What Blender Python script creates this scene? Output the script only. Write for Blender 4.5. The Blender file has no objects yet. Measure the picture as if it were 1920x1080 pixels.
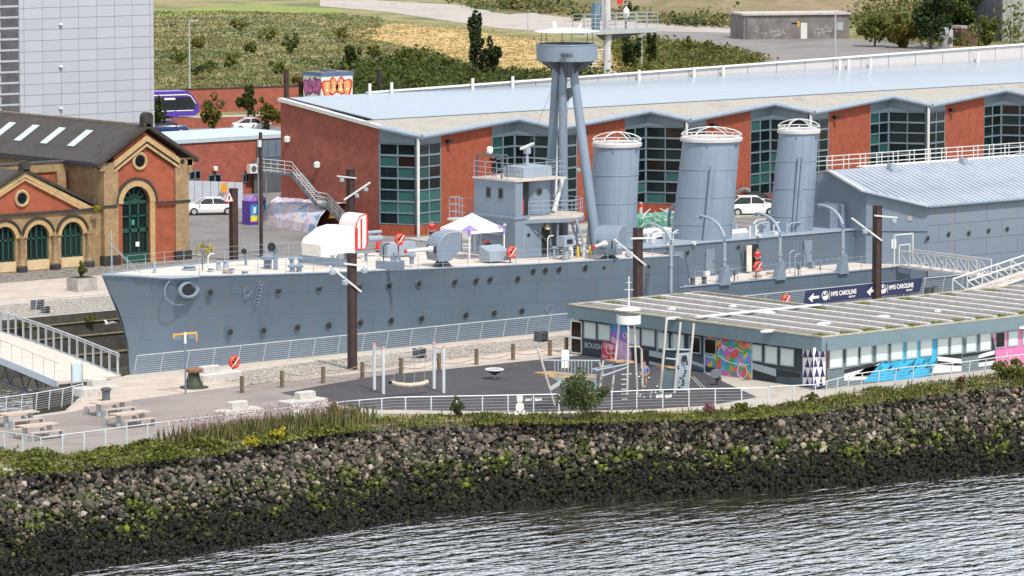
import bpy, bmesh, math, random
import numpy as np
from mathutils import Vector, Matrix, Euler
R = math.radians
random.seed(7); rng = np.random.default_rng(7)
scene = bpy.context.scene
C = scene.collection

# ------------------------------------------------------------------ camera
# World: X runs along the ship from bow to stern, Y from the river bank inland, Z up, quay level is 0.
CAM = (-156.58, -223.68, 33.0); FPX = 8000.0
PITCH = math.atan(870 / FPX); YAW = R(40.5)
cam_d = bpy.data.cameras.new('camera'); cam = bpy.data.objects.new('camera', cam_d); C.objects.link(cam)
cam_d.sensor_width = 36; cam_d.lens = 36 * FPX / 1920; cam_d.clip_start = 1; cam_d.clip_end = 6000
cam.location = CAM; cam.rotation_euler = (math.pi / 2 - PITCH, 0, -YAW)
scene.camera = cam

# ------------------------------------------------------------------ light
SUN_EL, SUN_DIR = R(55), Vector((-0.22, -0.975, 0)).normalized()
world = bpy.data.worlds.new('World'); scene.world = world; world.use_nodes = True
nt = world.node_tree; nt.nodes.clear()
sky = nt.nodes.new('ShaderNodeTexSky'); sky.sky_type = 'NISHITA'; sky.sun_disc = False
sky.sun_elevation = SUN_EL; sky.sun_rotation = math.atan2(SUN_DIR.x, SUN_DIR.y); sky.air_density = 1.0; sky.dust_density = 2.2
# broken thin cloud over the whole sky
tc = nt.nodes.new('ShaderNodeTexCoord'); mp = nt.nodes.new('ShaderNodeMapping'); mp.inputs['Scale'].default_value = (1, 1, 2.6)
nz = nt.nodes.new('ShaderNodeTexNoise'); nz.inputs['Scale'].default_value = 2.6; nz.inputs['Detail'].default_value = 7
cr = nt.nodes.new('ShaderNodeValToRGB'); cr.color_ramp.elements[0].position = .39; cr.color_ramp.elements[1].position = .57
cl = nt.nodes.new('ShaderNodeMixRGB'); cl.inputs['Color2'].default_value = (11.6, 11.9, 12.3, 1)
bg = nt.nodes.new('ShaderNodeBackground'); bg.inputs['Strength'].default_value = .098
out = nt.nodes.new('ShaderNodeOutputWorld')
nt.links.new(tc.outputs['Generated'], mp.inputs['Vector']); nt.links.new(mp.outputs['Vector'], nz.inputs['Vector'])
nt.links.new(nz.outputs['Fac'], cr.inputs['Fac']); sx_ = nt.nodes.new('ShaderNodeSeparateXYZ'); nt.links.new(tc.outputs['Generated'], sx_.inputs[0])
hz_ = nt.nodes.new('ShaderNodeMapRange'); hz_.inputs['From Min'].default_value = .05; hz_.inputs['From Max'].default_value = .62; hz_.inputs['To Min'].default_value = 1; hz_.inputs['To Max'].default_value = 0
mx_ = nt.nodes.new('ShaderNodeMath'); mx_.operation = 'MAXIMUM'; nt.links.new(sx_.outputs[2], hz_.inputs['Value']); nt.links.new(hz_.outputs[0], mx_.inputs[0]); nt.links.new(cr.outputs['Color'], mx_.inputs[1])
nt.links.new(mx_.outputs[0], cl.inputs['Fac'])
nt.links.new(sky.outputs['Color'], cl.inputs['Color1']); nt.links.new(cl.outputs['Color'], bg.inputs['Color'])
nt.links.new(bg.outputs['Background'], out.inputs['Surface'])
sl = bpy.data.lights.new('sun', 'SUN'); sl.energy = 3.7; sl.angle = R(3.0); sl.color = (1, .955, .89)
so = bpy.data.objects.new('sun', sl); C.objects.link(so)
sv = SUN_DIR * math.cos(SUN_EL) + Vector((0, 0, math.sin(SUN_EL)))
so.rotation_euler = (-sv).to_track_quat('-Z', 'Y').to_euler(); so.location = (0, 0, 80)
vs = scene.view_settings
scene.display_settings.display_device = 'sRGB'
vs.view_transform = 'Standard'; vs.look = 'None'; vs.gamma = 1; vs.exposure = 0.20; vs.use_curve_mapping = False

# ------------------------------------------------------------------ survey: sight lines of the photograph cut with real planes
RGT = (math.cos(YAW), -math.sin(YAW)); FWD = (math.sin(YAW), math.cos(YAW))
def sight(u, v):
    a = (u - 960) / FPX; b = (540 - v) / FPX
    f = math.cos(PITCH) + math.sin(PITCH) * b; z = -math.sin(PITCH) + math.cos(PITCH) * b
    return Vector((a * RGT[0] + f * FWD[0], a * RGT[1] + f * FWD[1], z))
def at(u, v, z=0.0):
    r = sight(u, v); k = (z - CAM[2]) / r.z
    return Vector((CAM[0] + k * r.x, CAM[1] + k * r.y, z))
def atY(u, v, Y):
    r = sight(u, v); k = (Y - CAM[1]) / r.y
    return Vector((CAM[0] + k * r.x, Y, CAM[2] + k * r.z))
def atX(u, v, X):
    r = sight(u, v); k = (X - CAM[0]) / r.x
    return Vector((X, CAM[1] + k * r.y, CAM[2] + k * r.z))
def hgt(base, vt):
    """height over 0 of a thing standing at base whose top shows at row vt"""
    dx, dy = base[0] - CAM[0], base[1] - CAM[1]
    d = dx * FWD[0] + dy * FWD[1]
    b = (540 - vt) / FPX
    f = math.cos(PITCH) + math.sin(PITCH) * b; z = -math.sin(PITCH) + math.cos(PITCH) * b
    return CAM[2] + z * d / f

# ------------------------------------------------------------------ materials
MATS = {}
def nodes_mat(name):
    m = bpy.data.materials.new(name); m.use_nodes = True
    return m, m.node_tree, m.node_tree.nodes['Principled BSDF']
def ramp(nt, fac, stops):
    r = nt.nodes.new('ShaderNodeValToRGB'); e = r.color_ramp.elements
    e[0].position, e[0].color = stops[0][0], (*stops[0][1], 1); e[1].position, e[1].color = stops[-1][0], (*stops[-1][1], 1)
    for p, c in stops[1:-1]:
        q = e.new(p); q.color = (*c, 1)
    nt.links.new(fac, r.inputs['Fac']); return r.outputs['Color']
def noise(nt, scale, detail=5, vec=None, rough=.55):
    n = nt.nodes.new('ShaderNodeTexNoise'); n.inputs['Scale'].default_value = scale; n.inputs['Detail'].default_value = detail
    n.inputs['Roughness'].default_value = rough
    if vec is not None: nt.links.new(vec, n.inputs['Vector'])
    return n.outputs['Fac']
def mix(nt, fac, a, b, mode='MIX'):
    m = nt.nodes.new('ShaderNodeMixRGB'); m.blend_type = mode
    for s, x in (('Fac', fac), ('Color1', a), ('Color2', b)):
        if hasattr(x, 'is_linked') or hasattr(x, 'links'): nt.links.new(x, m.inputs[s])
        elif s == 'Fac': m.inputs[s].default_value = x
        else: m.inputs[s].default_value = (*x, 1)
    return m.outputs['Color']
def math_n(nt, op, a, b=0.0, c=None):
    m = nt.nodes.new('ShaderNodeMath'); m.operation = op
    for i, x in enumerate((a, b) if c is None else (a, b, c)):
        if isinstance(x, (int, float)): m.inputs[i].default_value = x
        else: nt.links.new(x, m.inputs[i])
    return m.outputs[0]
def pos(nt, sc=(1, 1, 1), kind='pos'):
    if kind == 'pos': o = nt.nodes.new('ShaderNodeNewGeometry').outputs['Position']
    else: o = nt.nodes.new('ShaderNodeTexCoord').outputs['Object']
    m = nt.nodes.new('ShaderNodeMapping'); m.inputs['Scale'].default_value = sc
    nt.links.new(o, m.inputs['Vector']); return m.outputs['Vector']
def bump(nt, b, h, strength=.4, dist=.05):
    n = nt.nodes.new('ShaderNodeBump'); n.inputs['Strength'].default_value = strength; n.inputs['Distance'].default_value = dist
    nt.links.new(h, n.inputs['Height']); nt.links.new(n.outputs['Normal'], b.inputs['Normal'])
def M(name, col=None, rough=.6, metal=0.0, var=.18, scale=1.2, stain=None, bmp=0.0, bscale=8, bdist=.03):
    """painted / plain surface with soft uneven wear"""
    if name in MATS: return MATS[name]
    m, nt, b = nodes_mat(name)
    p = pos(nt)
    f = noise(nt, scale, 6, p)
    lo = tuple(c * (1 - var) for c in col); hi = tuple(min(1, c * (1 + var)) for c in col)
    c = ramp(nt, f, [(.3, lo), (.7, hi)])
    if stain:
        g = noise(nt, .9, 7, pos(nt, (1.2, 1.2, .25)), .65)
        c = mix(nt, ramp(nt, g, [(.56, (0, 0, 0)), (.72, (stain[3],) * 3)]), c, stain[:3])
    nt.links.new(c, b.inputs['Base Color'])
    b.inputs['Roughness'].default_value = rough; b.inputs['Metallic'].default_value = metal
    if bmp: bump(nt, b, noise(nt, bscale, 4, p), bmp, bdist)
    MATS[name] = m; return m
def brickmat(name, c1, c2, mortar, bw=.23, bh=.078, patch=None, stain=None):
    m, nt, b = nodes_mat(name)
    g = nt.nodes.new('ShaderNodeNewGeometry'); s = nt.nodes.new('ShaderNodeSeparateXYZ'); nt.links.new(g.outputs['Position'], s.inputs[0])
    xy = math_n(nt, 'ADD', s.outputs[0], s.outputs[1]); cmb = nt.nodes.new('ShaderNodeCombineXYZ')
    nt.links.new(xy, cmb.inputs[0]); nt.links.new(s.outputs[2], cmb.inputs[1])
    br = nt.nodes.new('ShaderNodeTexBrick'); nt.links.new(cmb.outputs[0], br.inputs['Vector'])
    br.inputs['Scale'].default_value = 1; br.inputs['Brick Width'].default_value = bw; br.inputs['Row Height'].default_value = bh
    br.inputs['Mortar Size'].default_value = .009; br.inputs['Bias'].default_value = 0
    br.inputs['Color1'].default_value = (*c1, 1); br.inputs['Color2'].default_value = (*c2, 1); br.inputs['Mortar'].default_value = (*mortar, 1)
    c = br.outputs['Color']
    n1 = noise(nt, 1.6, 6, g.outputs['Position'])
    c = mix(nt, .55, c, ramp(nt, n1, [(.3, (.55, .55, .55)), (.7, (1.25, 1.2, 1.15))]), 'MULTIPLY')
    if patch:
        n2 = noise(nt, 5.5, 3, pos(nt, (1, 1, 2.6)))
        c = mix(nt, ramp(nt, n2, [(.62, (0, 0, 0)), (.67, (.75,) * 3)]), c, patch)
    if stain:
        n3 = noise(nt, .6, 8, pos(nt, (1, 1, .5)), .7)
        c = mix(nt, ramp(nt, n3, [(.5, (0, 0, 0)), (.68, (stain[3],) * 3)]), c, stain[:3])
    nt.links.new(c, b.inputs['Base Color']); b.inputs['Roughness'].default_value = .85
    bump(nt, b, br.outputs['Fac'], -.3, .01)
    MATS[name] = m; return m
def groundmat(name, cols, scale=.6, bmp=.3, bscale=14, rough=.9, spots=None, vor=None, joint=None):
    m, nt, b = nodes_mat(name); p = pos(nt)
    c = ramp(nt, noise(nt, scale, 9, p, .62), [(.28 + .44 * i / (len(cols) - 1), k) for i, k in enumerate(cols)])
    f2 = noise(nt, bscale, 4, p)
    c = mix(nt, .5, c, ramp(nt, f2, [(.3, (.6,) * 3), (.7, (1.35,) * 3)]), 'MULTIPLY')
    if vor:
        v = nt.nodes.new('ShaderNodeTexVoronoi'); v.inputs['Scale'].default_value = vor; nt.links.new(p, v.inputs['Vector'])
        v.feature = 'DISTANCE_TO_EDGE'
        c = mix(nt, ramp(nt, v.outputs['Distance'], [(.02, (1, 1, 1)), (.12, (0, 0, 0))]), c, tuple(k * .35 for k in cols[0]))
        bump(nt, b, v.outputs['Distance'], bmp, .06)
    elif bmp: bump(nt, b, f2, bmp, .03)
    if spots:
        f3 = noise(nt, spots[1], 6, p, .7)
        c = mix(nt, ramp(nt, f3, [(spots[2], (0, 0, 0)), (spots[2] + .08, (.85,) * 3)]), c, spots[0])
    if joint:
        br = nt.nodes.new('ShaderNodeTexBrick'); nt.links.new(p, br.inputs['Vector']); br.inputs['Scale'].default_value = 1; br.inputs['Brick Width'].default_value = joint[0]; br.inputs['Row Height'].default_value = joint[1]
        br.inputs['Mortar Size'].default_value = joint[2]; br.inputs['Color1'].default_value = (1, 1, 1, 1); br.inputs['Color2'].default_value = (.9, .89, .88, 1); br.inputs['Mortar'].default_value = (.68, .66, .64, 1)
        c = mix(nt, 1.0, c, br.outputs['Color'], 'MULTIPLY'); st_ = noise(nt, .22, 8, p, .7); c = mix(nt, ramp(nt, st_, [(.50, (0, 0, 0)), (.68, (.45,) * 3)]), c, tuple(k * .55 for k in cols[0]))
    nt.links.new(c, b.inputs['Base Color']); b.inputs['Roughness'].default_value = rough
    MATS[name] = m; return m
def leafmat(name, cols, rough=.6, big=.25, kn=1.0):
    """foliage: colour differs leaf by leaf and clump by clump"""
    m, nt, b = nodes_mat(name)
    g = nt.nodes.new('ShaderNodeNewGeometry')
    r = math_n(nt, 'ADD', math_n(nt, 'MULTIPLY', g.outputs['Random Per Island'], .5), math_n(nt, 'MULTIPLY', math_n(nt, 'ADD', math_n(nt, 'MULTIPLY', math_n(nt, 'SUBTRACT', noise(nt, big, 5, g.outputs['Position'], .62), .5), kn), .5), .5))
    c = ramp(nt, r, [(.22 + .56 * i / (len(cols) - 1), k) for i, k in enumerate(cols)])
    nt.links.new(c, b.inputs['Base Color']); b.inputs['Roughness'].default_value = rough
    b.inputs['Specular IOR Level'].default_value = .2
    tr = nt.nodes.new('ShaderNodeBsdfTranslucent'); nt.links.new(c, tr.inputs['Color'])
    mx = nt.nodes.new('ShaderNodeMixShader'); mx.inputs[0].default_value = .3
    nt.links.new(b.outputs[0], mx.inputs[1]); nt.links.new(tr.outputs[0], mx.inputs[2])
    nt.links.new(mx.outputs[0], nt.nodes['Material Output'].inputs['Surface'])
    MATS[name] = m; return m

# ------------------------------------------------------------------ mesh builder
class MB:
    def __init__(s): s.v = []; s.f = []; s.mi = []
    def add(s, vs, fs, mi=0):
        o = len(s.v); s.v += [tuple(p) for p in vs]; s.f += [tuple(o + i for i in f) for f in fs]; s.mi += [mi] * len(fs); return s
    def box(s, a, b, mi=0):
        x0, y0, z0 = a; x1, y1, z1 = b
        return s.add([(x0, y0, z0), (x1, y0, z0), (x1, y1, z0), (x0, y1, z0), (x0, y0, z1), (x1, y0, z1), (x1, y1, z1), (x0, y1, z1)],
                     [(3, 2, 1, 0), (4, 5, 6, 7), (0, 1, 5, 4), (1, 2, 6, 5), (2, 3, 7, 6), (3, 0, 4, 7)], mi)
    def hexa(s, p, mi=0):
        return s.add(p, [(3, 2, 1, 0), (4, 5, 6, 7), (0, 1, 5, 4), (1, 2, 6, 5), (2, 3, 7, 6), (3, 0, 4, 7)], mi)
    def beam(s, p, q, w, h=None, mi=0):
        p = Vector(p); q = Vector(q); d = (q - p).normalized(); h = h or w
        a = d.cross(Vector((0, 0, 1)))
        if a.length < 1e-3: a = Vector((1, 0, 0))
        a.normalize(); b = a.cross(d)
        a = a * w / 2; b = b * h / 2
        return s.hexa([p - a - b, p + a - b, p + a + b, p - a + b, q - a - b, q + a - b, q + a + b, q - a + b], mi)
    def tube(s, p, q, r, r2=None, n=8, mi=0, caps=True):
        p = Vector(p); q = Vector(q); d = (q - p).normalized(); r2 = r if r2 is None else r2
        a = d.orthogonal().normalized(); b = d.cross(a)
        vs = []
        for c, rr in ((p, r), (q, r2)):
            for i in range(n):
                t = 2 * math.pi * i / n; vs.append(c + a * math.cos(t) * rr + b * math.sin(t) * rr)
        fs = [(i, (i + 1) % n, n + (i + 1) % n, n + i) for i in range(n)]
        if caps: fs += [tuple(range(n))[::-1], tuple(range(n, 2 * n))]
        return s.add(vs, fs, mi)
    def path(s, pts, r, n=6, mi=0):
        pts = [Vector(p) for p in pts]; vs = []
        for k, p in enumerate(pts):
            d = (pts[min(k + 1, len(pts) - 1)] - pts[max(k - 1, 0)]).normalized()
            a = d.cross(Vector((0, 0, 1)))
            if a.length < .05: a = d.cross(Vector((0, 1, 0)))
            a.normalize(); b = a.cross(d)
            rr = r[k] if isinstance(r, (list, tuple)) else r
            vs += [p + a * math.cos(2 * math.pi * i / n) * rr + b * math.sin(2 * math.pi * i / n) * rr for i in range(n)]
        fs = []
        for k in range(len(pts) - 1):
            fs += [(k * n + i, k * n + (i + 1) % n, (k + 1) * n + (i + 1) % n, (k + 1) * n + i) for i in range(n)]
        fs += [tuple(range(n))[::-1], tuple(range((len(pts) - 1) * n, len(pts) * n))]
        return s.add(vs, fs, mi)
    def prism(s, poly, z0, z1, mi=0):
        n = len(poly); zz0 = z0 if isinstance(z0, (list, tuple)) else [z0] * n; zz1 = z1 if isinstance(z1, (list, tuple)) else [z1] * n
        vs = [(p[0], p[1], zz0[i]) for i, p in enumerate(poly)] + [(p[0], p[1], zz1[i]) for i, p in enumerate(poly)]
        return s.add(vs, [tuple(range(n))[::-1], tuple(range(n, 2 * n))] + [(i, (i + 1) % n, n + (i + 1) % n, n + i) for i in range(n)], mi)
    def ext(s, poly, d, mi=0):
        """extrude a 3-D polygon along vector d"""
        n = len(poly); d = Vector(d); poly = [Vector(p) for p in poly]
        return s.add(poly + [p + d for p in poly], [tuple(range(n))[::-1], tuple(range(n, 2 * n))] + [(i, (i + 1) % n, n + (i + 1) % n, n + i) for i in range(n)], mi)
    def face(s, poly, mi=0): return s.add(poly, [tuple(range(len(poly)))], mi)
    def lathe(s, prof, c=(0, 0, 0), n=20, mi=0, sy=1.0, rake=0.0):
        """prof: (r, z) from bottom up"""
        vs = []
        for r, z in prof:
            for i in range(n):
                t = 2 * math.pi * i / n; vs.append((c[0] + r * math.cos(t) + rake * z, c[1] + r * math.sin(t) * sy, c[2] + z))
        fs = []
        for k in range(len(prof) - 1): fs += [(k * n + i, k * n + (i + 1) % n, (k + 1) * n + (i + 1) % n, (k + 1) * n + i) for i in range(n)]
        fs += [tuple(range(n))[::-1], tuple(range((len(prof) - 1) * n, len(prof) * n))]
        return s.add(vs, fs, mi)
    def ring(s, c, R_, r, ax='y', n=20, m=8, mi=0, sx=1.0):
        vs = []
        for i in range(n):
            t = 2 * math.pi * i / n
            for j in range(m):
                q = 2 * math.pi * j / m; rr = R_ + r * math.cos(q); h = r * math.sin(q)
                a, b = rr * math.cos(t) * sx, rr * math.sin(t)
                vs.append({'y': (c[0] + a, c[1] + h, c[2] + b), 'z': (c[0] + a, c[1] + b, c[2] + h), 'x': (c[0] + h, c[1] + a, c[2] + b)}[ax])
        fs = [(i * m + j, ((i + 1) % n) * m + j, ((i + 1) % n) * m + (j + 1) % m, i * m + (j + 1) % m) for i in range(n) for j in range(m)]
        return s.add(vs, fs, mi)
    def mesh(s, name, mats, org=(0, 0, 0), smooth=False):
        me = bpy.data.meshes.new(name)
        me.from_pydata([(p[0] - org[0], p[1] - org[1], p[2] - org[2]) for p in s.v], [], s.f)
        for m in (mats if isinstance(mats, (list, tuple)) else [mats]): me.materials.append(m)
        if max(s.mi, default=0): me.polygons.foreach_set('material_index', s.mi)
        bm = bmesh.new(); bm.from_mesh(me); bmesh.ops.recalc_face_normals(bm, faces=bm.faces); bm.to_mesh(me); bm.free()
        if smooth: smooth_mesh(me)
        me.update(); return me
def smooth_mesh(me, ang=40):
    bm = bmesh.new(); bm.from_mesh(me)
    for f in bm.faces: f.smooth = True
    for e in bm.edges:
        if len(e.link_faces) == 2 and e.calc_face_angle(0) > R(ang): e.smooth = False
    bm.to_mesh(me); bm.free()
WL = {}
def wl(o): return WL.get(o.name, Vector((0, 0, 0)))
def obj(name, mb, mats, parent=None, local=False, smooth=False, label=None, kind=None):
    org = wl(parent) if (parent and not local) else (0, 0, 0)
    me = mb if isinstance(mb, bpy.types.Mesh) else mb.mesh(name, mats, org, smooth)
    o = bpy.data.objects.new(name, me); C.objects.link(o)
    if parent: o.parent = parent; WL[o.name] = Vector(org)
    if label: o['label'] = label
    if kind: o['kind'] = kind
    return o
def inst(name, me, parent, loc=(0, 0, 0), rot=(0, 0, 0), sc=(1, 1, 1)):
    """another copy of a shared mesh, loc in world metres when the parent is unrotated"""
    o = bpy.data.objects.new(name, me); C.objects.link(o); o.parent = parent
    o.location = Vector(loc) - wl(parent); o.rotation_euler = rot; o.scale = sc; return o
def thing(name, label, cat, loc=(0, 0, 0), rotz=0, group=None):
    o = bpy.data.objects.new(name, None); C.objects.link(o); o.empty_display_size = .3
    o.location = loc; o.rotation_euler = (0, 0, rotz); o['label'] = label; o['category'] = cat
    if group: o['group'] = group
    WL[o.name] = Vector(loc) if not rotz else Vector((0, 0, 0))
    return o
def tag(o, label, cat, group=None):
    o['label'] = label; o['category'] = cat
    if group: o['group'] = group
    return o
def struct(name, mb, mats, smooth=False, kind='structure'):
    o = obj(name, mb, mats, smooth=smooth); o['kind'] = kind; return o
def dup(root, loc, rotz=0, label=None, sc=None):
    r = root.copy(); C.objects.link(r); r.location = loc; r.rotation_euler = (0, 0, rotz)
    if sc: r.scale = (sc,) * 3
    if label: r['label'] = label
    for ch in list(root.children):
        c = ch.copy(); C.objects.link(c); c.parent = r
        for g in list(ch.children):
            d = g.copy(); C.objects.link(d); d.parent = c
    return r
def text_mesh(txt, size, mat, depth=.01, bold=0.0, shear=0.0, align='LEFT'):
    cu = bpy.data.curves.new('text', 'FONT'); cu.body = txt; cu.size = size; cu.extrude = depth; cu.offset = bold; cu.shear = shear; cu.align_x = align
    cu.resolution_u = 3
    o = bpy.data.objects.new('text', cu); C.objects.link(o)
    dg = bpy.context.evaluated_depsgraph_get(); me = bpy.data.meshes.new_from_object(o.evaluated_get(dg))
    bpy.data.objects.remove(o); me.materials.clear(); me.materials.append(mat); return me
def scatter(name, bv, bf, P, S, ROT, mat, smooth=False):
    """one mesh of many copies of a small shape; P (n,3), S (n,3), ROT (n,3,3)"""
    bv = np.asarray(bv, float); n = len(P); k = len(bv)
    V = np.einsum('nij,nkj->nki', ROT, bv[None] * S[:, None, :]) + P[:, None, :]
    return raw_mesh(name, V.reshape(-1, 3), bf, n, k, mat, smooth)
def raw_mesh(name, V, bf, n, k, mat, smooth=False):
    L = len(bf[0]); F = np.asarray(bf); F = (F[None] + (np.arange(n) * k)[:, None, None]).reshape(-1)
    me = bpy.data.meshes.new(name); me.vertices.add(len(V)); me.vertices.foreach_set('co', V.astype(np.float32).ravel())
    nf = len(F) // L; me.loops.add(len(F)); me.loops.foreach_set('vertex_index', F.astype(np.int32))
    me.polygons.add(nf); me.polygons.foreach_set('loop_start', np.arange(0, nf * L, L, dtype=np.int32))
    me.materials.append(mat); me.update(calc_edges=True); me.validate()
    if smooth: me.polygons.foreach_set('use_smooth', [True] * nf)
    return me
def rots(n, tilt=math.pi):
    a = rng.uniform(0, 2 * math.pi, n); b = rng.uniform(-tilt, tilt, n); c = rng.uniform(0, 2 * math.pi, n)
    def rz(t):
        m = np.zeros((len(t), 3, 3)); m[:, 0, 0] = np.cos(t); m[:, 0, 1] = -np.sin(t); m[:, 1, 0] = np.sin(t); m[:, 1, 1] = np.cos(t); m[:, 2, 2] = 1; return m
    def rx(t):
        m = np.zeros((len(t), 3, 3)); m[:, 0, 0] = 1; m[:, 1, 1] = np.cos(t); m[:, 1, 2] = -np.sin(t); m[:, 2, 1] = np.sin(t); m[:, 2, 2] = np.cos(t); return m
    return np.einsum('nij,njk,nkl->nil', rz(a), rx(b), rz(c))
LEAF = ([(-.5, -.28, 0), (.0, -.42, .06), (.5, .05, 0), (.05, .45, .05), (-.42, .3, 0)], [(0, 1, 2, 3, 4)])
def leaves(name, P, size, mat, tilt=math.pi):
    n = len(P); S = rng.uniform(.6, 1.35, (n, 1)) * size * np.ones((n, 3))
    return scatter(name, LEAF[0], LEAF[1], np.asarray(P), S, rots(n, tilt), mat)
def crown_points(n, c, r, lumps=9, fill=.35):
    """points in an uneven crown made of lumps, open between them"""
    c = np.array(c); r = np.array(r); out = []
    cs = []
    for i in range(lumps * 2):
        d = rng.normal(size=3); d /= np.linalg.norm(d); k = rng.uniform(.25, .95); cs.append((c + d * r * k, r * rng.uniform(.18, .40) * (1.15 - .5 * k)))
    cs.append((c - np.array([0, 0, r[2] * .3]), r * .5))
    for i in range(n):
        cc, rr = cs[rng.integers(len(cs))]; d = rng.normal(size=3); d /= np.linalg.norm(d)
        out.append(cc + d * rr * (1 - fill * rng.random() ** 2) * np.array([1, 1, 1]))
    return np.array(out)

# ------------------------------------------------------------------ materials used in many places
GREY = M('ship_grey', (.172, .222, .285), .5, var=.07, scale=.5)
LGREY = M('light_grey_paint', (.27, .325, .39), .5, var=.08)
DGREY = M('dark_grey_paint', (.085, .095, .11), .5)
WHITE = M('white_paint', (.70, .70, .69), .45, var=.05)
OFFW = M('off_white_metal', (.58, .59, .58), .45, var=.08)
GALV = M('galvanised_steel', (.42, .45, .47), .45, .25, var=.1)
BLACK = M('black_void', (.012, .013, .015), .6)
RUSTC = M('rusty_column_steel', (.042, .024, .022), .75, var=.35, scale=2.5)
RED = M('red_paint', (.55, .03, .025), .45, var=.1)
ORNG = M('lifebuoy_orange', (.62, .06, .025), .5, var=.1)
DECK = M('scrubbed_teak_deck', (.50, .445, .40), .8, var=.12, scale=.8, stain=(.30, .25, .21, .5))
STONEG = M('pale_granite', (.46, .44, .42), .85, var=.15, scale=3, bmp=.3)
CONC = M('weathered_concrete', (.36, .345, .33), .9, var=.22, scale=1.5, stain=(.16, .15, .14, .6))
WOOD = M('weathered_timber', (.30, .22, .16), .8, var=.25, scale=4)
WOODP = M('brown_post_timber', (.16, .12, .075), .85, var=.3, scale=4)
TYRE = M('tyre_rubber', (.02, .02, .021), .85)
CARG = M('dark_car_glass', (.02, .025, .03), .12)
YEL = M('yellow_paint', (.62, .40, .03), .5)
NAVY = M('navy_banner', (.012, .02, .075), .5, var=.05)
SKIN = M('skin', (.42, .24, .17), .6, var=.05)
PURP = M('purple_paint', (.09, .035, .28), .5)
TRUNK = M('tree_bark', (.09, .07, .055), .9, var=.3, scale=4)

hullm, nt, b = nodes_mat('ship_hull_plates')
g = nt.nodes.new('ShaderNodeNewGeometry'); s_ = nt.nodes.new('ShaderNodeSeparateXYZ'); nt.links.new(g.outputs['Position'], s_.inputs[0])
zz = math_n(nt, 'ADD', s_.outputs[2], math_n(nt, 'MULTIPLY', s_.outputs[0], .022))
cb = nt.nodes.new('ShaderNodeCombineXYZ'); nt.links.new(s_.outputs[0], cb.inputs[0]); nt.links.new(zz, cb.inputs[1])
br = nt.nodes.new('ShaderNodeTexBrick'); nt.links.new(cb.outputs[0], br.inputs['Vector']); br.inputs['Scale'].default_value = 1
br.inputs['Brick Width'].default_value = 5.2; br.inputs['Row Height'].default_value = 1.45; br.inputs['Mortar Size'].default_value = .018
br.inputs['Color1'].default_value = (.092, .130, .176, 1); br.inputs['Color2'].default_value = (.100, .139, .186, 1); br.inputs['Mortar'].default_value = (.066, .094, .130, 1)
c = mix(nt, .6, br.outputs['Color'], ramp(nt, noise(nt, .35, 8, g.outputs['Position'], .6), [(.3, (.82,) * 3), (.7, (1.15,) * 3)]), 'MULTIPLY')
strk = noise(nt, 1.1, 6, pos(nt, (2.6, 2.6, .09)), .65)
c = mix(nt, ramp(nt, strk, [(.54, (0, 0, 0)), (.70, (.55,) * 3)]), c, (.15, .12, .105))
nt.links.new(c, b.inputs['Base Color']); b.inputs['Roughness'].default_value = .5; bump(nt, b, br.outputs['Fac'], -.35, .03)
bump_ = None

# ------------------------------------------------------------------ water
wm, nt, b = nodes_mat('river_water')
b.inputs['Base Color'].default_value = (.012, .017, .018, 1); b.inputs['Roughness'].default_value = .03; b.inputs['IOR'].default_value = 1.45
p1 = pos(nt, (1.0, 1.0, 1)); rot = nt.nodes.new('ShaderNodeMapping'); rot.inputs['Rotation'].default_value = (0, 0, R(-40)); rot.inputs['Scale'].default_value = (.38, 1.0, 1)
nt.links.new(p1, rot.inputs['Vector'])
h1 = noise(nt, 1.35, 3, rot.outputs['Vector'], .45); h2 = noise(nt, 3.0, 2, rot.outputs['Vector'], .5); h3 = noise(nt, .12, 3, rot.outputs['Vector'])
hh = math_n(nt, 'ADD', math_n(nt, 'MULTIPLY', h1, 1.0), math_n(nt, 'ADD', math_n(nt, 'MULTIPLY', h2, .16), math_n(nt, 'MULTIPLY', h3, .9)))
bump(nt, b, hh, 1.0, .34)
gl = nt.nodes.new('ShaderNodeBsdfGlossy'); gl.inputs['Roughness'].default_value = .04; gl.inputs['Color'].default_value = (1, 1, 1, 1)
lw = nt.nodes.new('ShaderNodeLayerWeight'); lw.inputs['Blend'].default_value = .88; mxs = nt.nodes.new('ShaderNodeMixShader')
bn = [n_ for n_ in nt.nodes if n_.type == 'BUMP'][0]; nt.links.new(bn.outputs['Normal'], gl.inputs['Normal']); nt.links.new(bn.outputs['Normal'], lw.inputs['Normal'])
nt.links.new(lw.outputs['Facing'], mxs.inputs[0]); nt.links.new(b.outputs[0], mxs.inputs[1]); nt.links.new(gl.outputs[0], mxs.inputs[2]); nt.links.new(mxs.outputs[0], nt.nodes['Material Output'].inputs['Surface'])
struct('river_water', MB().face([(-900, -900, -4), (900, -900, -4), (900, 14.5, -4), (-900, 14.5, -4)]), wm)

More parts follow.
